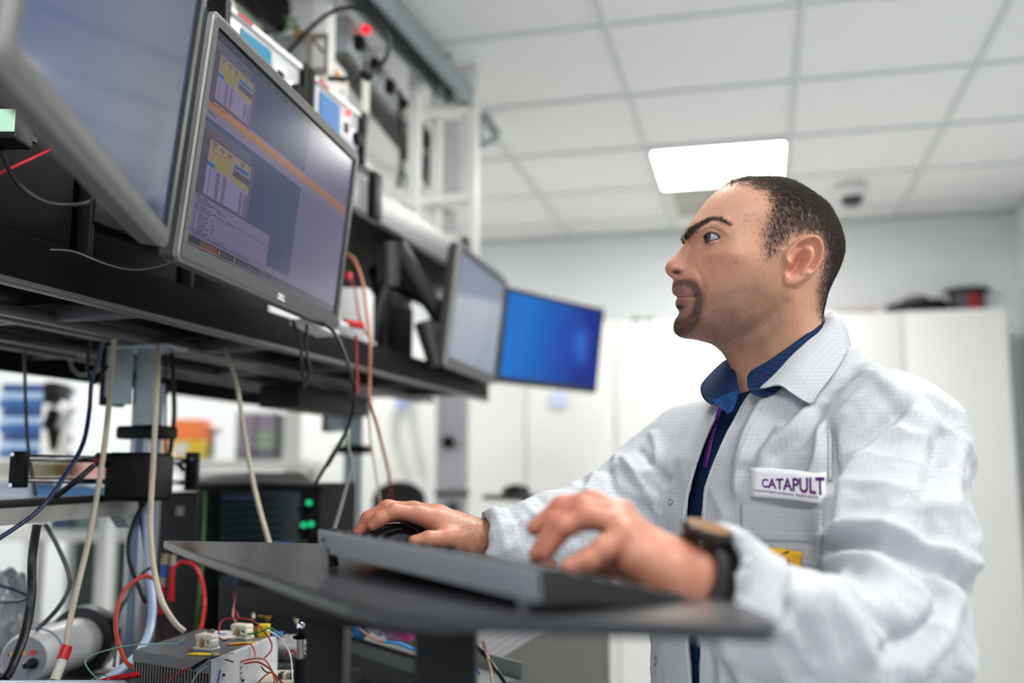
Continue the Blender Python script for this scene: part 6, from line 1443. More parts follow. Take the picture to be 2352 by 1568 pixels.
b.inputs['Roughness'].default_value = .45; b.inputs['Subsurface Weight'].default_value = .12; b.inputs['Subsurface Radius'].default_value = (1, .35, .2); b.inputs['Subsurface Scale'].default_value = .006
person = bpy.data.objects.new('person', None); C.objects.link(person); person.location = PORG; ORG['person'] = Vector(PORG)
tag(person, 'person in a white lab coat over a navy shirt, typing and looking left', 'person')
# eyelids as thin swept skin on the eyeball
EC = np.array([EX, YH-EYO, EZ])
def on_eye(u, v, r=ER+.0006, sgn=-1):
    p = st(u, v, YH); dx, dz = p[0]-EC[0], p[2]-EC[2]; q_ = r*r-dx*dx-dz*dz
    return np.array([p[0], YH+sgn*(YH-EC[1]+math.sqrt(max(q_, 1e-7))), p[2]])
def tubeV(pts, rs, n=8):
    mb = MB(); mb.tube([Vector(p) for p in pts], list(rs), n); return np.array([list(v) for v in mb.v]), [fc for fc in mb.f if len(fc) == 4]
lids = []
for sgn in (-1, 1):
    for L_, r0 in (([(1605, 558.5), (1611, 552.5), (1619, 550.5), (1629, 553.5), (1640, 562)], .0013), ([(1606, 565), (1611, 568.8), (1619, 569.3), (1630, 567), (1640, 562)], .0008)):
        P_ = cr(L_, 4); pts = [on_eye(u, v, ER+.0009, sgn) for u, v in P_]; N_ = len(pts)
        lids.append(tubeV(pts, [r0*(.45+.55*math.sin(math.pi*(i+.6)/(N_+.2))) for i in range(N_)]))
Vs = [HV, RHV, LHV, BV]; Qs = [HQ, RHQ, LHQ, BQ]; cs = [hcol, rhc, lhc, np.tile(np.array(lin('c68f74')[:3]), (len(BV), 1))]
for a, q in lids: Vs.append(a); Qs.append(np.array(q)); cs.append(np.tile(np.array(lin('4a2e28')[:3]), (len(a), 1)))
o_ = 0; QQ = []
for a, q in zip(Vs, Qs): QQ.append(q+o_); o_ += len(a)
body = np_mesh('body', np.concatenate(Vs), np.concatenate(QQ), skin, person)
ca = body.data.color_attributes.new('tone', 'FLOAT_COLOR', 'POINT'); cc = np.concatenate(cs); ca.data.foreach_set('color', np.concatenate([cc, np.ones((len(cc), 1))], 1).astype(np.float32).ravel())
# eyes
for sgn in (-1, 1):
    ec = Vector((EC[0], YH+sgn*(YH-EC[1]), EC[2]))
    bmx = bmesh.new(); bmesh.ops.create_uvsphere(bmx, u_segments=64, v_segments=48, radius=ER)
    vs_ = []
    for v in bmx.verts:
        c = v.co.copy(); vs_.append(ec+c)
    gaze = Vector((-.93, -.34 if sgn < 0 else -.1, .12)).normalized(); mi = []
    qs = [[v.index for v in fc.verts] for fc in bmx.faces]
    for fc in bmx.faces:
        a = fc.calc_center_median().normalized().angle(gaze); mi.append(2 if a < .26 else (1 if a < .80 else 0))
    bmx.free()
    V_ = np.array([list(v) for v in vs_]); 
    me_o = None
    mb = MB(); Wd = to_world(V_)
    for q_, m_i in zip(qs, mi): mb.f.append(q_); mb.m.append(m_i); mb.sm.append(True)
    mb.v = [Vector(x) for x in Wd]
    ORG['person'] = Vector(PORG)
    mb.build('eye', [mat('eye_white', '8d93a3', .12, coat=.5), mat('iris_brown', '3a2a22', .2, coat=.6), mat('pupil', '080606', .1, coat=.6)], person)

# ------------------------------------------------------------------ hair strands as mesh
def strands(name, pts, nrm, dirs, length, rad, m, bend=.5, seed=1, parent=None):
    rs = np.random.RandomState(seed); n = len(pts)
    L = length*(.7+.6*rs.rand(n)) if np.isscalar(length) else length*(.7+.6*rs.rand(n))
    g = nrm*.45+dirs+rs.randn(n, 3)*.22; g /= np.linalg.norm(g, axis=1)[:, None]
    g2 = dirs*1.0-nrm*.25+rs.randn(n, 3)*.18; g2 /= np.linalg.norm(g2, axis=1)[:, None]
    p0 = pts-nrm*.0005; p1 = p0+g*(L*.5)[:, None]; p2 = p1+(g*.35+g2*.65)*(L*.5)[:, None]
    t = g; a = np.cross(t, np.array([.3, .9, .2])); a /= np.linalg.norm(a, axis=1)[:, None]; bb = np.cross(t, a)
    r0 = rad; V_ = []
    for c_, r in ((p0, r0), (p1, r0*.85)):
        for k in range(3):
            an = 2.094*k; V_.append(c_+(a*math.cos(an)+bb*math.sin(an))*r)
    V_.append(p2)
    V_ = np.stack(V_, 1).reshape(-1, 3); base = (np.arange(n)*7)[:, None]
    T = np.array([[0, 1, 4], [0, 4, 3], [1, 2, 5], [1, 5, 4], [2, 0, 3], [2, 3, 5], [3, 4, 6], [4, 5, 6], [5, 3, 6]])
    Q = (base[:, :, None]+T[None]).reshape(-1, 3)
    return np_mesh(name, V_, Q, m, parent, smooth=True)
HN = np.zeros_like(HV); a = HV[HQ[:, 0]]; b_ = HV[HQ[:, 1]]; c_ = HV[HQ[:, 2]]; fn = np.cross(b_-a, c_-a)
for k in range(4): np.add.at(HN, HQ[:, k], fn)
HN /= np.linalg.norm(HN, axis=1)[:, None]+1e-12
ctr = np.array([.42, YH, .27])
if ((HN*(HV-ctr)).sum(1) > 0).mean() < .5: HN = -HN
UH, VH = pix(HV[:, 0], np.full(len(HV), YH), HV[:, 2])
rs = np.random.RandomState(11)
hairmat = bpy.data.materials.new('hair'); hairmat.use_nodes = True; nt = hairmat.node_tree; b = nt.nodes['Principled BSDF']
b.inputs['Base Color'].default_value = lin('2a1f1a'); b.inputs['Roughness'].default_value = .5; b.inputs['Specular IOR Level'].default_value = .4
def pick(w_, n, seed):
    r = np.random.RandomState(seed); p = np.clip(w_, 0, None); p = p/p.sum(); i = r.choice(len(p), n, p=p); return i
crown = np.clip((520-VH)/100, 0, 1)
wt = hairm**1.5*(1-.5*fade_); ix_ = pick(wt, 42000, 3)
dirs = np.stack([.75+0*crown, 0*crown, -.35-.6*(1-crown)], 1); dirs[:, 0] = .25+.75*crown
dirs = dirs-HN*(dirs*HN).sum(1)[:, None]; dirs /= np.linalg.norm(dirs, axis=1)[:, None]+1e-9
ln = (.0125*crown+.0065*(1-crown))*(1-.55*fade_)
fr = gau  # keep name
strands('hair', HV[ix_], HN[ix_], dirs[ix_], ln[ix_], .00021, hairmat, seed=1, parent=person)
# fine front wisps
wf = np.exp(-((UH-1690)/45)**2-((VH-425)/22)**2); ix2 = pick(wf, 700, 5)
hl_ = mat('fine_hair', '6e5142', .5); strands('hair_wisps', HV[ix2], HN[ix2], dirs[ix2]*.6+np.array([-.2, 0, .2]), .014, .00012, hl_, seed=2, parent=person)
ixb = pick(browm**1.3*(np.abs(HV[:, 1]-YH) > .008), 1500, 6); db = np.tile(np.array([.8, 0, .25]), (len(HV), 1)); db = db-HN*(db*HN).sum(1)[:, None]
strands('eyebrows', HV[ixb], HN[ixb], db[ixb], .0075, .00016, mat('brow_hair', '1e1613', .6), seed=3, parent=person)
ixc = pick(beardm*1.2+.22*stub, 12000, 7); dbd = np.tile(np.array([-.1, 0, -.9]), (len(HV), 1)); dbd = dbd-HN*(dbd*HN).sum(1)[:, None]
strands('beard', HV[ixc], HN[ixc], dbd[ixc], .0026, .00014, mat('beard_hair', '241a16', .6), seed=4, parent=person)
# wrist hair of the far arm
RN = np.zeros_like(RHV); a = RHV[RHQ[:, 0]]; fn = np.cross(RHV[RHQ[:, 1]]-a, RHV[RHQ[:, 2]]-a)
for k in range(4): np.add.at(RN, RHQ[:, k], fn)
RN /= np.linalg.norm(RN, axis=1)[:, None]+1e-12
if (RN[:, 2]*(RHV[:, 2]-RHV[:, 2].mean())).sum() < 0: RN = -RN
u_, v_ = pix(RHV[:, 0], RHV[:, 1], RHV[:, 2]); wa = np.clip((u_-1030)/50, 0, 1)*(u_ < 1150); ixd = pick(wa, 2600, 8)
da = np.tile(np.array([-.6, -.2, -.3]), (len(RHV), 1)); strands('arm_hair', RHV[ixd], RN[ixd], da[ixd], .006, .00009, mat('arm_hair', '3a2a22', .6), seed=5, parent=person)
# ------------------------------------------------------------------ clothes
def cloth(name, c, grid_col=None, rough=.8, sheen=.1, bump=.1):
    m = bpy.data.materials.new(name); m.use_nodes = True; nt = m.node_tree; b = nt.nodes['Principled BSDF']
    b.inputs['Base Color'].default_value = lin(c); b.inputs['Roughness'].default_value = rough; b.inputs['Specular IOR Level'].default_value = .15
    tc = nt.nodes.new('ShaderNodeTexCoord')
    n = nt.nodes.new('ShaderNodeTexNoise'); n.inputs['Scale'].default_value = 28; n.inputs['Detail'].default_value = 5; nt.links.new(tc.outputs['Object'], n.inputs[0])
    bp = nt.nodes.new('ShaderNodeBump'); bp.inputs['Strength'].default_value = bump; bp.inputs['Distance'].default_value = .01; nt.links.new(n.outputs[0], bp.inputs['Height']); nt.links.new(bp.outputs[0], b.inputs['Normal'])
    if grid_col:
        mp = nt.nodes.new('ShaderNodeMapping'); mp.inputs['Rotation'].default_value = (0, 0, math.radians(38)); nt.links.new(tc.outputs['Object'], mp.inputs[0])
        sx = nt.nodes.new('ShaderNodeSeparateXYZ'); nt.links.new(mp.outputs[0], sx.inputs[0])
        outs = []
        for ax in (0, 1, 2):
            a = nt.nodes.new('ShaderNodeMath'); a.operation = 'MULTIPLY'; a.inputs[1].default_value = 1/.0055; nt.links.new(sx.outputs[ax], a.inputs[0])
            f_ = nt.nodes.new('ShaderNodeMath'); f_.operation = 'FRACT'; nt.links.new(a.outputs[0], f_.inputs[0])
            l = nt.nodes.new('ShaderNodeMath'); l.operation = 'LESS_THAN'; l.inputs[1].default_value = .10; nt.links.new(f_.outputs[0], l.inputs[0]); outs.append(l)
        mx = nt.nodes.new('ShaderNodeMath'); mx.operation = 'MAXIMUM'; nt.links.new(outs[0].outputs[0], mx.inputs[0]); nt.links.new(outs[2].outputs[0], mx.inputs[1])
        cm = nt.nodes.new('ShaderNodeMix'); cm.data_type = 'RGBA'; cm.inputs[6].default_value = lin(c); cm.inputs[7].default_value = lin(grid_col)
        nt.links.new(mx.outputs[0], cm.inputs[0]); nt.links.new(cm.outputs[2], b.inputs['Base Color'])
    return m
coatm = cloth('lab_coat_cloth', 'babdc1', 'a9adb5', bump=.35)
def dotted(name, c, c2):
    m = cloth(name, c, None, .75, bump=.05); nt = m.node_tree; b = nt.nodes['Principled BSDF']
    tc = nt.nodes.new('ShaderNodeTexCoord'); v = nt.nodes.new('ShaderNodeTexVoronoi'); v.inputs['Scale'].default_value = 330; v.inputs['Randomness'].default_value = 0
    nt.links.new(tc.outputs['Object'], v.inputs[0]); r = nt.nodes.new('ShaderNodeValToRGB'); r.color_ramp.elements[0].position = .28; r.color_ramp.elements[1].position = .4
    r.color_ramp.elements[0].color = lin(c2); r.color_ramp.elements[1].color = lin(c); nt.links.new(v.outputs['Distance'], r.inputs[0]); nt.links.new(r.outputs[0], b.inputs['Base Color']); return m
shirtm = dotted('navy_dotted_cloth', '0a1c3c', '1c4266')
ch_ = .0048
G = grid((-.12, .84, -.86), (.66, 1.66, .20), ch_)
NS = [(SH_N, .086), (SH_N*.5+EL_N*.5+np.array([.004, 0, 0]), .080), (EL_N, .071), (P3(1850, 1462, 1.0), .056), (WR_N, .047), (P3(1628, 1333, .92), .043)]
FS = [(SH_F, .074), (SH_F*.5+EL_F*.5, .068), (EL_F, .066), (EL_F*.5+WR_F*.5, .050), (WR_F, .038), (P3(1113, 1240, 1.405), .036)]
tor = torso(G, -.010).astype(np.float32)
f = smin(tor, chain(G, [a for a, r in NS], [r for a, r in NS], .03), .045)
f = smin(f, chain(G, [a for a, r in FS], [r for a, r in FS], .03), .045)
# yoke from the shoulder to the back of the neck
f = smin(f, cap(G, SH_N+np.array([.01, .0, .010]), (.455, 1.44, .135), .07, .045), .05)
f = smin(f, cap(G, SH_F+np.array([.0, 0, .01]), (.40, 1.45, .10), .06, .045), .05)
U3, V3 = pix(G[0].astype(float), G[1].astype(float), G[2].astype(float)); U3 = U3.astype(np.float32); V3 = V3.astype(np.float32)
OPEN = [(1640, 890), (1655, 940), (1626, 1000), (1600, 1075), (1582, 1150), (1574, 1230), (1578, 1330), (1582, 1450), (1592, 1568), (1600, 1800), (1620, 1800), (1603, 1568), (1607, 1450), (1612, 1330), (1610, 1215), (1616, 1120), (1652, 1020), (1700, 930), (1716, 905), (1800, 860), (1900, 770), (1900, 600), (1600, 600)]
psd = (poly_sd(U3, V3, OPEN)*(1.38/2287)).astype(np.float32)
front = (G[1] < 1.46)
carve = np.maximum(np.maximum(psd, -(f+.027)), np.where(front, -1, 1)).astype(np.float32)
f = np.maximum(f, -carve); del U3, V3, psd, carve
# open cuffs
for (p_, q_), r in (((NS[-1][0], WR_N), .0375), ((FS[-1][0], WR_F), .0305)):
    d_ = (p_-q_)/np.linalg.norm(p_-q_); f = np.maximum(f, -cap(G, p_-d_*.03, p_+d_*.08, r, r+.002))
    f = np.maximum(f, -(np.maximum(cap(G, p_+d_*.075, p_+d_*.30, .08, .08), -np.inf)))
CV, CQ = surface_nets(f.astype(np.float32), (G[0][0, 0, 0], G[1][0, 0, 0], G[2][0, 0, 0]), ch_)
def normals(V_, Q_):
    N = np.zeros_like(V_); a = V_[Q_[:, 0]]; fn = np.cross(V_[Q_[:, 2]]-a, V_[Q_[:, 3 if Q_.shape[1] > 3 else 1]]-V_[Q_[:, 1]])
    for k in range(Q_.shape[1]): np.add.at(N, Q_[:, k], fn)
    return N/(np.linalg.norm(N, axis=1)[:, None]+1e-12)
CN = normals(CV, CQ)
if (CN*(CV-np.array([.40, 1.42, -.3]))).sum(1).mean() < 0: CN = -CN
U, V = pix(CV[:, 0], CV[:, 1], CV[:, 2])
facing = np.clip(-(CN*(CV/np.linalg.norm(CV, axis=1)[:, None])).sum(1)*2.5, 0, 1)
def fold(P_, w_, amp): 
    global D
    P_ = cr(P_, 5); n = len(P_)
    D = D+amp*np.exp(-(line_d(U, V, P_)/w_)**2)
D = np.zeros(len(CV))
farsl = (CV[:, 0] < .235) & (CV[:, 1] > 1.3)
# near sleeve and shoulder folds
for P_, w_, a_ in (
    ([(1905, 1205), (1915, 1130), (1945, 1060), (2010, 985), (2080, 930)], 16, -.009), ([(1925, 1180), (1950, 1110), (2000, 1050), (2060, 1000)], 17, .008),
    ([(1900, 1225), (1970, 1210), (2060, 1225), (2140, 1265), (2225, 1300)], 20, .010), ([(1905, 1262), (1990, 1245), (2070, 1262), (2150, 1310), (2215, 1350)], 16, -.009),
    ([(1915, 1300), (1990, 1300), (2060, 1330), (2130, 1390)], 22, .009), ([(2165, 1010), (2145, 1080), (2120, 1160), (2130, 1240)], 22, -.007), ([(2200, 1020), (2190, 1100), (2185, 1180), (2215, 1250)], 20, .007),
    ([(2125, 1330), (2150, 1390), (2120, 1450), (2040, 1500)], 20, -.008), ([(2160, 1330), (2185, 1390), (2160, 1470), (2090, 1530)], 20, .006),
    ([(1960, 1330), (2010, 1400), (2070, 1460)], 18, -.007), ([(1880, 1360), (1940, 1420), (1990, 1500)], 22, .007), ([(1800, 1380), (1850, 1440), (1880, 1520)], 20, -.006),
    ([(1700, 1240), (1720, 1290), (1700, 1350), (1660, 1390)], 14, .010), ([(1735, 1250), (1750, 1310), (1725, 1370), (1690, 1410)], 12, -.008), ([(1650, 1230), (1668, 1290), (1655, 1350), (1640, 1380)], 11, -.007), ([(1790, 1290), (1790, 1350), (1760, 1420)], 16, .007), ([(1830, 1290), (1820, 1360), (1800, 1430)], 14, -.006),
    ([(1970, 810), (2050, 850), (2130, 910), (2180, 960)], 10, -.003), ([(1975, 850), (2040, 890), (2100, 950)], 16, .005), ([(1900, 905), (1960, 860), (1985, 830)], 16, -.005),
    ([(1905, 985), (1912, 1050), (1905, 1120)], 9, -.009), ([(1890, 985), (1885, 1050), (1870, 1100)], 12, .006), ([(1880, 940), (1850, 1000), (1780, 1050)], 18, -.005), ([(1850, 950), (1800, 1000), (1720, 1060)], 16, .004),
    ([(1765, 905), (1730, 960), (1700, 1050), (1695, 1130)], 12, .005), ([(1800, 925), (1755, 1000), (1725, 1080)], 12, -.005), ([(1735, 900), (1690, 990), (1660, 1080)], 14, -.003),
    ([(1850, 905), (1800, 960)], 12, -.006), ([(1640, 1130), (1665, 1180), (1660, 1215)], 12, .003),
    ([(1610, 1460), (1625, 1520), (1620, 1600)], 12, -.005), ([(1660, 1460), (1700, 1530), (1720, 1600)], 22, .008), ([(1800, 1480), (1850, 1560)], 18, -.006), ([(1530, 1470), (1525, 1568)], 16, .003)):
    fold(P_, w_, a_)
D = D*~farsl
D2 = D; D = np.zeros(len(CV))
for P_, w_, a_ in (
    ([(1135, 1175), (1150, 1210), (1160, 1260)], 7, .005), ([(1165, 1165), (1190, 1200), (1215, 1250)], 8, -.005), ([(1195, 1160), (1230, 1190), (1250, 1230)], 8, .004), ([(1240, 1150), (1280, 1200), (1330, 1240)], 10, -.005),
    ([(1370, 1100), (1340, 1140), (1350, 1200)], 10, .005), ([(1400, 1090), (1420, 1130), (1490, 1170)], 10, -.006), ([(1440, 1060), (1470, 1110), (1510, 1150)], 9, .006), ([(1470, 1035), (1500, 1070), (1530, 1100)], 8, -.006), ([(1500, 1000), (1510, 1040), (1500, 1080)], 8, .005),
    ([(1340, 1110), (1350, 1180), (1420, 1260)], 9, -.004), ([(1480, 1140), (1500, 1160), (1510, 1180)], 6, .005), ([(1420, 1190), (1460, 1230), (1480, 1260)], 10, .004)):
    fold(P_, w_, a_)
D = D*((CV[:, 0] < .30) & (CV[:, 1] > 1.3))
amp_n = np.array([noise.noise(Vector((p[0]*9, p[1]*9, p[2]*6))) for p in CV]); amp2 = np.array([noise.noise(Vector((p[0]*24+5, p[1]*24, p[2]*17))) for p in CV])
cr1 = np.array([noise.noise(Vector((p[0]*11+noise.noise(Vector(p)*7)*1.2, p[1]*11, p[2]*16+noise.noise(Vector(p)*5+Vector((9, 0, 0)))*1.5))) for p in CV]); cr2 = np.array([noise.noise(Vector((p[0]*26+3, p[1]*26, p[2]*30))) for p in CV])
sleeve = np.clip((U-1880)/60, 0, 1)+np.clip((1520-U)/30, 0, 1)+np.clip((V-1330)/40, 0, 1)*(U > 1650); sleeve = np.clip(sleeve, .25, 1)
crease = sleeve*(.0065*(1-np.abs(cr1)*2.2).clip(0, 1)**3+.0022*(1-np.abs(cr2)*2.2).clip(0, 1)**3)
D = crease+(D+D2)*facing*1.75+.005*amp_n+.0022*amp2
# keep the carved edge and cuffs crisp
CV = CV+CN*D[:, None]
# a second smoothing pass over quads
def smoothv(V_, Q_, it=1, lam=.5):
    n = len(V_); E = np.concatenate([Q_[:, [i, (i+1) % 4]] for i in range(4)])
    for _ in range(it):
        S_ = np.zeros_like(V_); c = np.zeros(n); np.add.at(S_, E[:, 0], V_[E[:, 1]]); np.add.at(S_, E[:, 1], V_[E[:, 0]]); np.add.at(c, E[:, 0], 1); np.add.at(c, E[:, 1], 1)
        V_ = V_*(1-lam)+lam*S_/np.maximum(c, 1)[:, None]
    return V_
CV = smoothv(CV, CQ, 2, .5)
coat = np_mesh('lab_coat', CV, CQ, coatm, person)
md = coat.modifiers.new('smooth_surface', 'SUBSURF'); md.levels = 1; md.render_levels = 1
from mathutils.bvhtree import BVHTree
WV = to_world(CV); tree = BVHTree.FromPolygons([Vector(v) for v in WV], [list(map(int, q)) for q in CQ])
EYE = Vector((0, 0, CAMZ))
def hit(u, v, off=.0):
    d_ = (F(u, v, 1.0)-EYE).normalized(); h, n, i, r = tree.ray_cast(EYE+d_*1.16, d_)
    if h is None: return F(u, v, 1.3), -d_
    if n.dot(d_) > 0: n = -n
    return h+n*off, n
def patch_on(name, quad, m, nu=14, nv=8, off=.0015, th=.0012, parent=None, flat=0.0):
    P_ = [Vector((a, b, 0)) for a, b in quad]; pts = []
    for j in range(nv+1):
        for i in range(nu+1):
            a = P_[0].lerp(P_[1], i/nu); b = P_[3].lerp(P_[2], i/nu); c = a.lerp(b, j/nv); pts.append(hit(c.x, c.y, off)[0])
    if flat:
        A = np.array([list(p) for p in pts]); c = A.mean(0); u_, s_, vt = np.linalg.svd(A-c); n = vt[2]; A = A-np.outer((A-c) @ n, n)*flat
        d0 = Vector(c)-EYE; n = Vector(n); n = -n if n.dot(d0) > 0 else n; pts = [Vector(a)+n*.004*flat for a in A]
    mb = MB(); mb.add(pts, [(j*(nu+1)+i, j*(nu+1)+i+1, (j+1)*(nu+1)+i+1, (j+1)*(nu+1)+i) for j in range(nv) for i in range(nu)], 0, True)
    o = mb.build(name, m, parent); md = o.modifiers.new('thickness', 'SOLIDIFY'); md.thickness = th; md.offset = 0; return o, pts
# shirt
G = grid((.10, 1.15, -.86), (.60, 1.66, .20), .006)
f = torso(G, .010); f = smin(f, cap(G, (.40, 1.42, .03), (.400, 1.42, .11), .068, .062), .03)
SV, SQ = surface_nets(f.astype(np.float32), (G[0][0, 0, 0], G[1][0, 0, 0], G[2][0, 0, 0]), .006)
shirt = np_mesh('shirt', SV, SQ, shirtm, person)
def sheet(name, rows, m, parent, n=6, th=.0016, sub=True):
    R_ = [cr([tuple(st(*p)) for p in row], n) for row in rows]; k = len(R_[0])
    cols = [cr([R_[j][i] for j in range(len(R_))], n) for i in range(k)]; nv = len(cols[0])
    V_ = np.array([cols[i][j] for j in range(nv) for i in range(k)]); Q_ = np.array([(j*k+i, j*k+i+1, (j+1)*k+i+1, (j+1)*k+i) for j in range(nv-1) for i in range(k-1)])
    o = np_mesh(name, V_, Q_, m, parent); md = o.modifiers.new('thickness', 'SOLIDIFY'); md.thickness = th; md.offset = 0
    return o
# coat collar, near side: rows run from the neck fold outwards
sheet('collar', [
    [(1893, 727, 1.45), (1893, 745, 1.395), (1862, 776, 1.362), (1820, 815, 1.345), (1775, 862, 1.335), (1745, 892, 1.33)],
    [(1918, 719, 1.455), (1912, 745, 1.385), (1880, 790, 1.345), (1838, 835, 1.322), (1795, 872, 1.315), (1760, 890, 1.322)],
    [(1940, 745, 1.45), (1934, 770, 1.372), (1902, 830, 1.325), (1865, 880, 1.300), (1830, 895, 1.297), (1788, 882, 1.306)],
    [(1953, 790, 1.44), (1948, 800, 1.362), (1918, 852, 1.312), (1880, 902, 1.288), (1861, 926, 1.284), (1812, 898, 1.296)]], coatm, coat)
# collar, around the back and far side
sheet('collar', [
    [(1893, 727, 1.45), (1880, 722, 1.475), (1850, 745, 1.50), (1790, 800, 1.50)],
    [(1918, 719, 1.455), (1905, 716, 1.485), (1850, 748, 1.515), (1785, 810, 1.515)],
    [(1945, 760, 1.455), (1920, 770, 1.50), (1850, 800, 1.54), (1780, 840, 1.54)]], coatm, coat)
# near shirt collar
sheet('shirt_collar', [
    [(1897, 735, 1.43), (1880, 745, 1.385), (1845, 772, 1.362), (1800, 805, 1.352), (1755, 835, 1.35), (1728, 850, 1.352), (1717, 866, 1.353)],
    [(1905, 742, 1.43), (1890, 758, 1.378), (1855, 795, 1.352), (1812, 835, 1.338), (1768, 868, 1.333), (1738, 878, 1.336), (1716, 880, 1.34)],
    [(1910, 755, 1.43), (1895, 775, 1.372), (1860, 820, 1.345), (1822, 860, 1.332), (1782, 900, 1.325), (1752, 912, 1.327), (1722, 900, 1.332)]], shirtm, shirt)
# far shirt collar and folded stand
sheet('shirt_collar', [
    [(1700, 905, 1.385), (1690, 860, 1.405), (1680, 838, 1.43), (1672, 825, 1.46)],
    [(1672, 915, 1.38), (1655, 885, 1.41), (1652, 862, 1.44), (1660, 832, 1.47)],
    [(1632, 928, 1.385), (1614, 912, 1.415), (1611, 884, 1.44), (1640, 850, 1.47)]], shirtm, shirt)
sheet('collar_stand', [
    [(1700, 896, 1.365), (1680, 902, 1.36), (1655, 912, 1.365), (1636, 920, 1.37)],
    [(1698, 905, 1.358), (1682, 915, 1.352), (1662, 925, 1.358), (1640, 924, 1.364)],
    [(1690, 925, 1.352), (1684, 940, 1.348), (1672, 950, 1.35), (1655, 935, 1.358)]], dotted('blue_dotted_cloth', '15386a', '28588a'), shirt)
# lanyard
SW = to_world(SV); stree = BVHTree.FromPolygons([Vector(v) for v in SW], [list(map(int, q)) for q in SQ])
lp = []
for a, b, v in ((1650, 1659, 935), (1640, 1650, 965), (1629, 1640, 1000), (1620, 1632, 1040), (1616, 1624, 1075)):
    row = []
    for u in (a, (a+b)/2, b):
        d_ = (F(u, v, 1.0)-EYE).normalized(); h, n, i, r = stree.ray_cast(EYE, d_); row.append(h-d_*.003 if h else F(u, v, 1.33))
    lp.append(row)
mb = MB(); mb.add(sum(lp, []), [(j*3+i, j*3+i+1, (j+1)*3+i+1, (j+1)*3+i) for j in range(4) for i in range(2)], 0, True)
o = mb.build('lanyard', mat('purple_ribbon', '5a1f78', .6), person); o.modifiers.new('thickness', 'SOLIDIFY').thickness = .001
# pocket, badge, warning label, studs
patch_on('pocket', [(1702, 1158), (1893, 1172), (1884, 1300), (1704, 1296)], coatm, 20, 14, .0014, .0016, coat)
patch_on('pocket_hem', [(1704, 1215), (1890, 1222), (1890, 1245), (1705, 1240)], coatm, 16, 3, .0026, .001, coat)
patch_on('sleeve_pocket_seam', [(1900, 985), (1912, 985), (1912, 1105), (1903, 1105)], coatm, 2, 10, .002, .0012, coat)
bo, bpts = patch_on('name_badge', [(1729, 1073), (1906, 1090), (1893, 1158), (1729, 1141)], mat('badge_white', 'eeeef2', .3), 10, 5, .003, .003, coat, flat=1.0)
A = np.array([list(p) for p in bpts]); c = A.mean(0); TLb, TRb, BLb = Vector(bpts[0]), Vector(bpts[10]), Vector(bpts[5*11])
xd = (TRb-TLb); yd = (BLb-TLb); nb = xd.cross(-yd).normalized(); nb = -nb if nb.dot(Vector(c)-EYE) > 0 else nb
purple = mat('badge_purple', '5c1a6e', .5)
def badge_text(body, s0, s1, r0a, r1a, r0b, r1b, bold):
    # text warped between two lines: top r0a->r0b, bottom r1a->r1b (fractions of badge height)
    cu = bpy.data.curves.new('t', 'FONT'); cu.body = body; cu.size = 1; cu.offset = bold
    o = bpy.data.objects.new('tmp', cu); C.objects.link(o); dg = bpy.context.evaluated_depsgraph_get(); me = bpy.data.meshes.new_from_object(o.evaluated_get(dg)); bpy.data.objects.remove(o)
    xs_ = [v.co.x for v in me.vertices]; ys_ = [v.co.y for v in me.vertices]; x0, x1, y0, y1 = min(xs_), max(xs_), min(ys_), max(ys_)
    def pw(x, y):
        s = (x-x0)/(x1-x0); s = s**1.12 if bold > .01 else s; t_ = (y-y0)/(y1-y0); top = r0a+(r0b-r0a)*s; bot = r1a+(r1b-r1a)*s
        return TLb+xd*(s0+(s1-s0)*s)+yd*(bot+(top-bot)*t_)+nb*.0019
    mb = MB(); mb.add([pw(v.co.x, v.co.y) for v in me.vertices], [list(p.vertices) for p in me.polygons]); return mb
badge_text('CATAPULT', .17, .985, .38, .66, .16, .86-.08, .03).build('badge_lettering', purple, coat)
badge_text('Compound Semiconductor Applications', .04, .90, .72, .84, .78, .92, .012).build('badge_lettering', purple, coat)
yl, yp = patch_on('warning_label', [(1770, 1256), (1846, 1264), (1843, 1330), (1768, 1322)], mat('label_amber', 'f0b41c', .6), 6, 5, .0036, .001, coat)
c_, n_h = hit(1806, 1296, .0046); MB().ring(c_, n_h, .0155, .0007, 32, 6).build('label_ring', BLACKC, coat)
mb = MB(); q = [hit(u, v, .0050)[0] for u, v in ((1806, 1282), (1800, 1297), (1812, 1298))]; mb.prism(q, n_h*.0004); mb.build('label_symbol', BLACKC, coat)
for u, v, r in ((1541, 1152, .0045), (1507, 1517, .0058)):
    c_, n_h = hit(u, v, .001); MB().ring(c_, n_h, r, .0007, 28, 8).build('press_stud', mat('stud_metal', '9a9aa0', .3, .7), coat)
# stitched front bands
for P_ in ([(1648, 945), (1618, 1010), (1590, 1080), (1560, 1180), (1530, 1300)],):
    pass
mb = MB(); mb.tube([hit(u, v, .0006)[0] for u, v in cr([(1545, 1000), (1530, 1060), (1516, 1140), (1507, 1210)], 6)], .0007, 6); mb.build('placket_seam', coatm, coat)
mb = MB(); mb.tube([hit(u, v, .0006)[0] for u, v in cr([(1752, 930), (1712, 1010), (1690, 1090), (1694, 1160), (1700, 1240)], 6)], .0008, 6); mb.build('placket_seam', coatm, coat)
for P_ in ([(1650, 944), (1621, 1006), (1595, 1080), (1578, 1150), (1570, 1225)], [(1702, 934), (1657, 1020), (1621, 1116), (1614, 1215)], [(1577, 1450), (1586, 1568)], [(1611, 1450), (1609, 1568)]):
    mb = MB(); mb.tube([hit(u+(-3 if P_[0][0] < 1660 and P_[0][0] not in (1611,) else 3), v, -.0005)[0] for u, v in cr(P_, 6)], .0026, 8); mb.build('front_hem', coatm, coat)
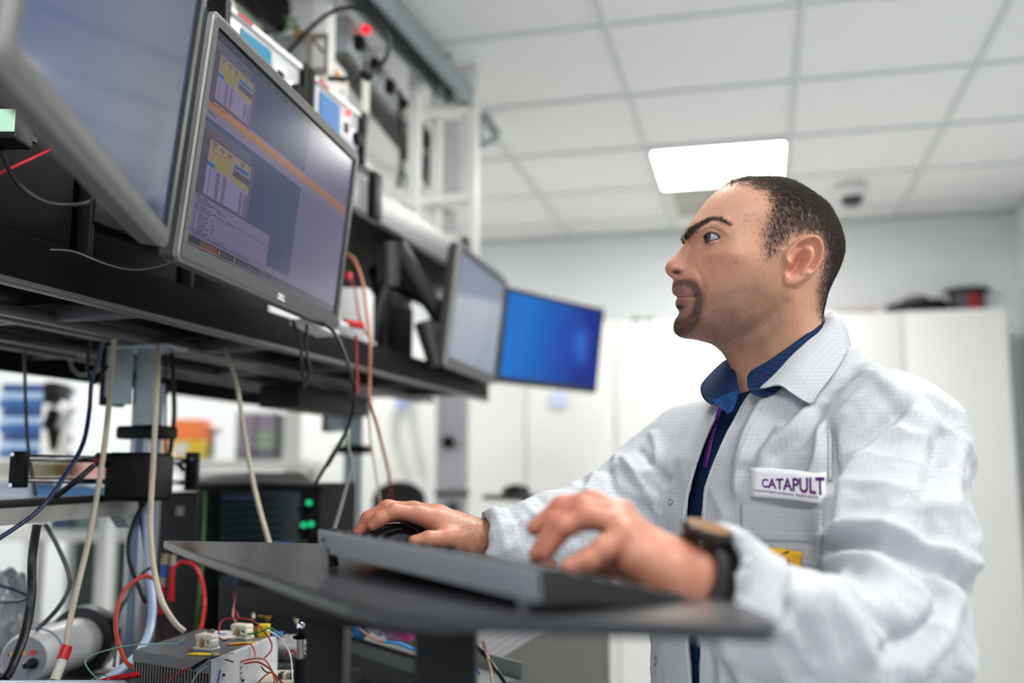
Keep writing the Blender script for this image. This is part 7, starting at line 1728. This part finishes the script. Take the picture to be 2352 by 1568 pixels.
# cuffs
def cuff(p_, q_, r, w_):
    d_ = Vector(to_world(np.array([p_-q_]))[0]-to_world(np.array([q_-q_]))[0]).normalized(); pw = Vector(to_world(np.array([p_]))[0]); mb = MB()
    mb.tube([pw-d_*.03+d_*w_*i/8 for i in range(9)], [r*(1.0+.02*math.sin(i*2.1)) for i in range(9)], 40, caps=False); o = mb.build('cuff', coatm, coat)
    o.modifiers.new('thickness', 'SOLIDIFY').thickness = .002; return o
# trousers, shoes
G = grid((.15, 1.15, -1.27), (.65, 1.7, -.5), .010)
f = None
for s in (-1, 1):
    hp = np.array([.40, 1.43, -.62])+SD*.09*s; kn_ = np.array([.39, 1.43, -.88])+SD*.10*s; an = np.array([.40, 1.43, -1.22])+SD*.11*s
    g = chain(G, [hp, kn_, an], [.10, .075, .06], .03); f = g if f is None else smin(f, g, .02)
f = smax(f, (G[2]+.56)+0*f, .01)
TV, TQ = surface_nets(f.astype(np.float32), (G[0][0, 0, 0], G[1][0, 0, 0], G[2][0, 0, 0]), .010)
np_mesh('trousers', TV, TQ, cloth('trouser_cloth', '23262e', None), person)
for s in (-1, 1):
    an = np.array([.40, 1.43, -1.22])+SD*.11*s; G = grid(an-np.array([.27, .27, .09]), an+np.array([.2, .2, .06]), .006)
    f = smin(ell(G, an+FC*.02+np.array([0, 0, -.03]), (.06, .06, .05)), cap(G, an+FC*.0+np.array([0, 0, -.045]), an+FC*.15+np.array([0, 0, -.05]), .042, .034), .03); f = np.maximum(f, -1.2985-G[2])
    SV_, SQ_ = surface_nets(f.astype(np.float32), (G[0][0, 0, 0], G[1][0, 0, 0], G[2][0, 0, 0]), .006); np_mesh('shoe', SV_, SQ_, mat('shoe_leather', '17171a', .4), person)
# wrist watch
wc = F(1600, 1317, .91); wa_ = (Vector(to_world(np.array([lfore]))[0])-Vector(to_world(np.array([lw_]))[0])).normalized()
mb = MB(); N_ = 48; x_ = wa_.orthogonal().normalized(); y_ = wa_.cross(x_)
rad_ = .0325
prof_ = [(-.012, rad_), (-.012, rad_+.003), (-.008, rad_+.0042), (.008, rad_+.0042), (.012, rad_+.003), (.012, rad_)]
vs_ = [wc+wa_*h+(x_*math.cos(2*math.pi*j/N_)+y_*math.sin(2*math.pi*j/N_))*r for h, r in prof_ for j in range(N_)]
fs_ = [(a*N_+j, a*N_+(j+1) % N_, ((a+1) % 6)*N_+(j+1) % N_, ((a+1) % 6)*N_+j) for a in range(6) for j in range(N_)]
mb.add(vs_, fs_, 0, True); watch = mb.build('wrist_watch', mat('watch_strap', '141416', .6), person)
up3 = Vector((0, 0, 1)); nd = (up3-wa_*up3.dot(wa_)).normalized(); nd = (nd+RW @ Vector((-.10, -.50, 0))).normalized(); nd = (nd-wa_*nd.dot(wa_)*.6).normalized()
dc = wc+nd*(rad_+.001)
MB().lathe(dc, nd, [(0, .021), (.003, .0235), (.009, .0235), (.011, .0215), (.011, .020)], 40).build('watch_case', mat('watch_case', '26221f', .35, .6), watch)
MB().lathe(dc+nd*.0108, nd, [(0, .0202), (.0006, .020)], 40).build('dial', mat('watch_dial', '8a6444', .3, var=.2, scale=200), watch)
cr0 = dc+nd*.006+wa_.cross(nd)*.0; MB().lathe(dc+nd*.006-wa_*.0215, -wa_, [(0, .003), (.003, .003)], 12).build('crown', CHROME, watch)
for k in range(12):
    pass
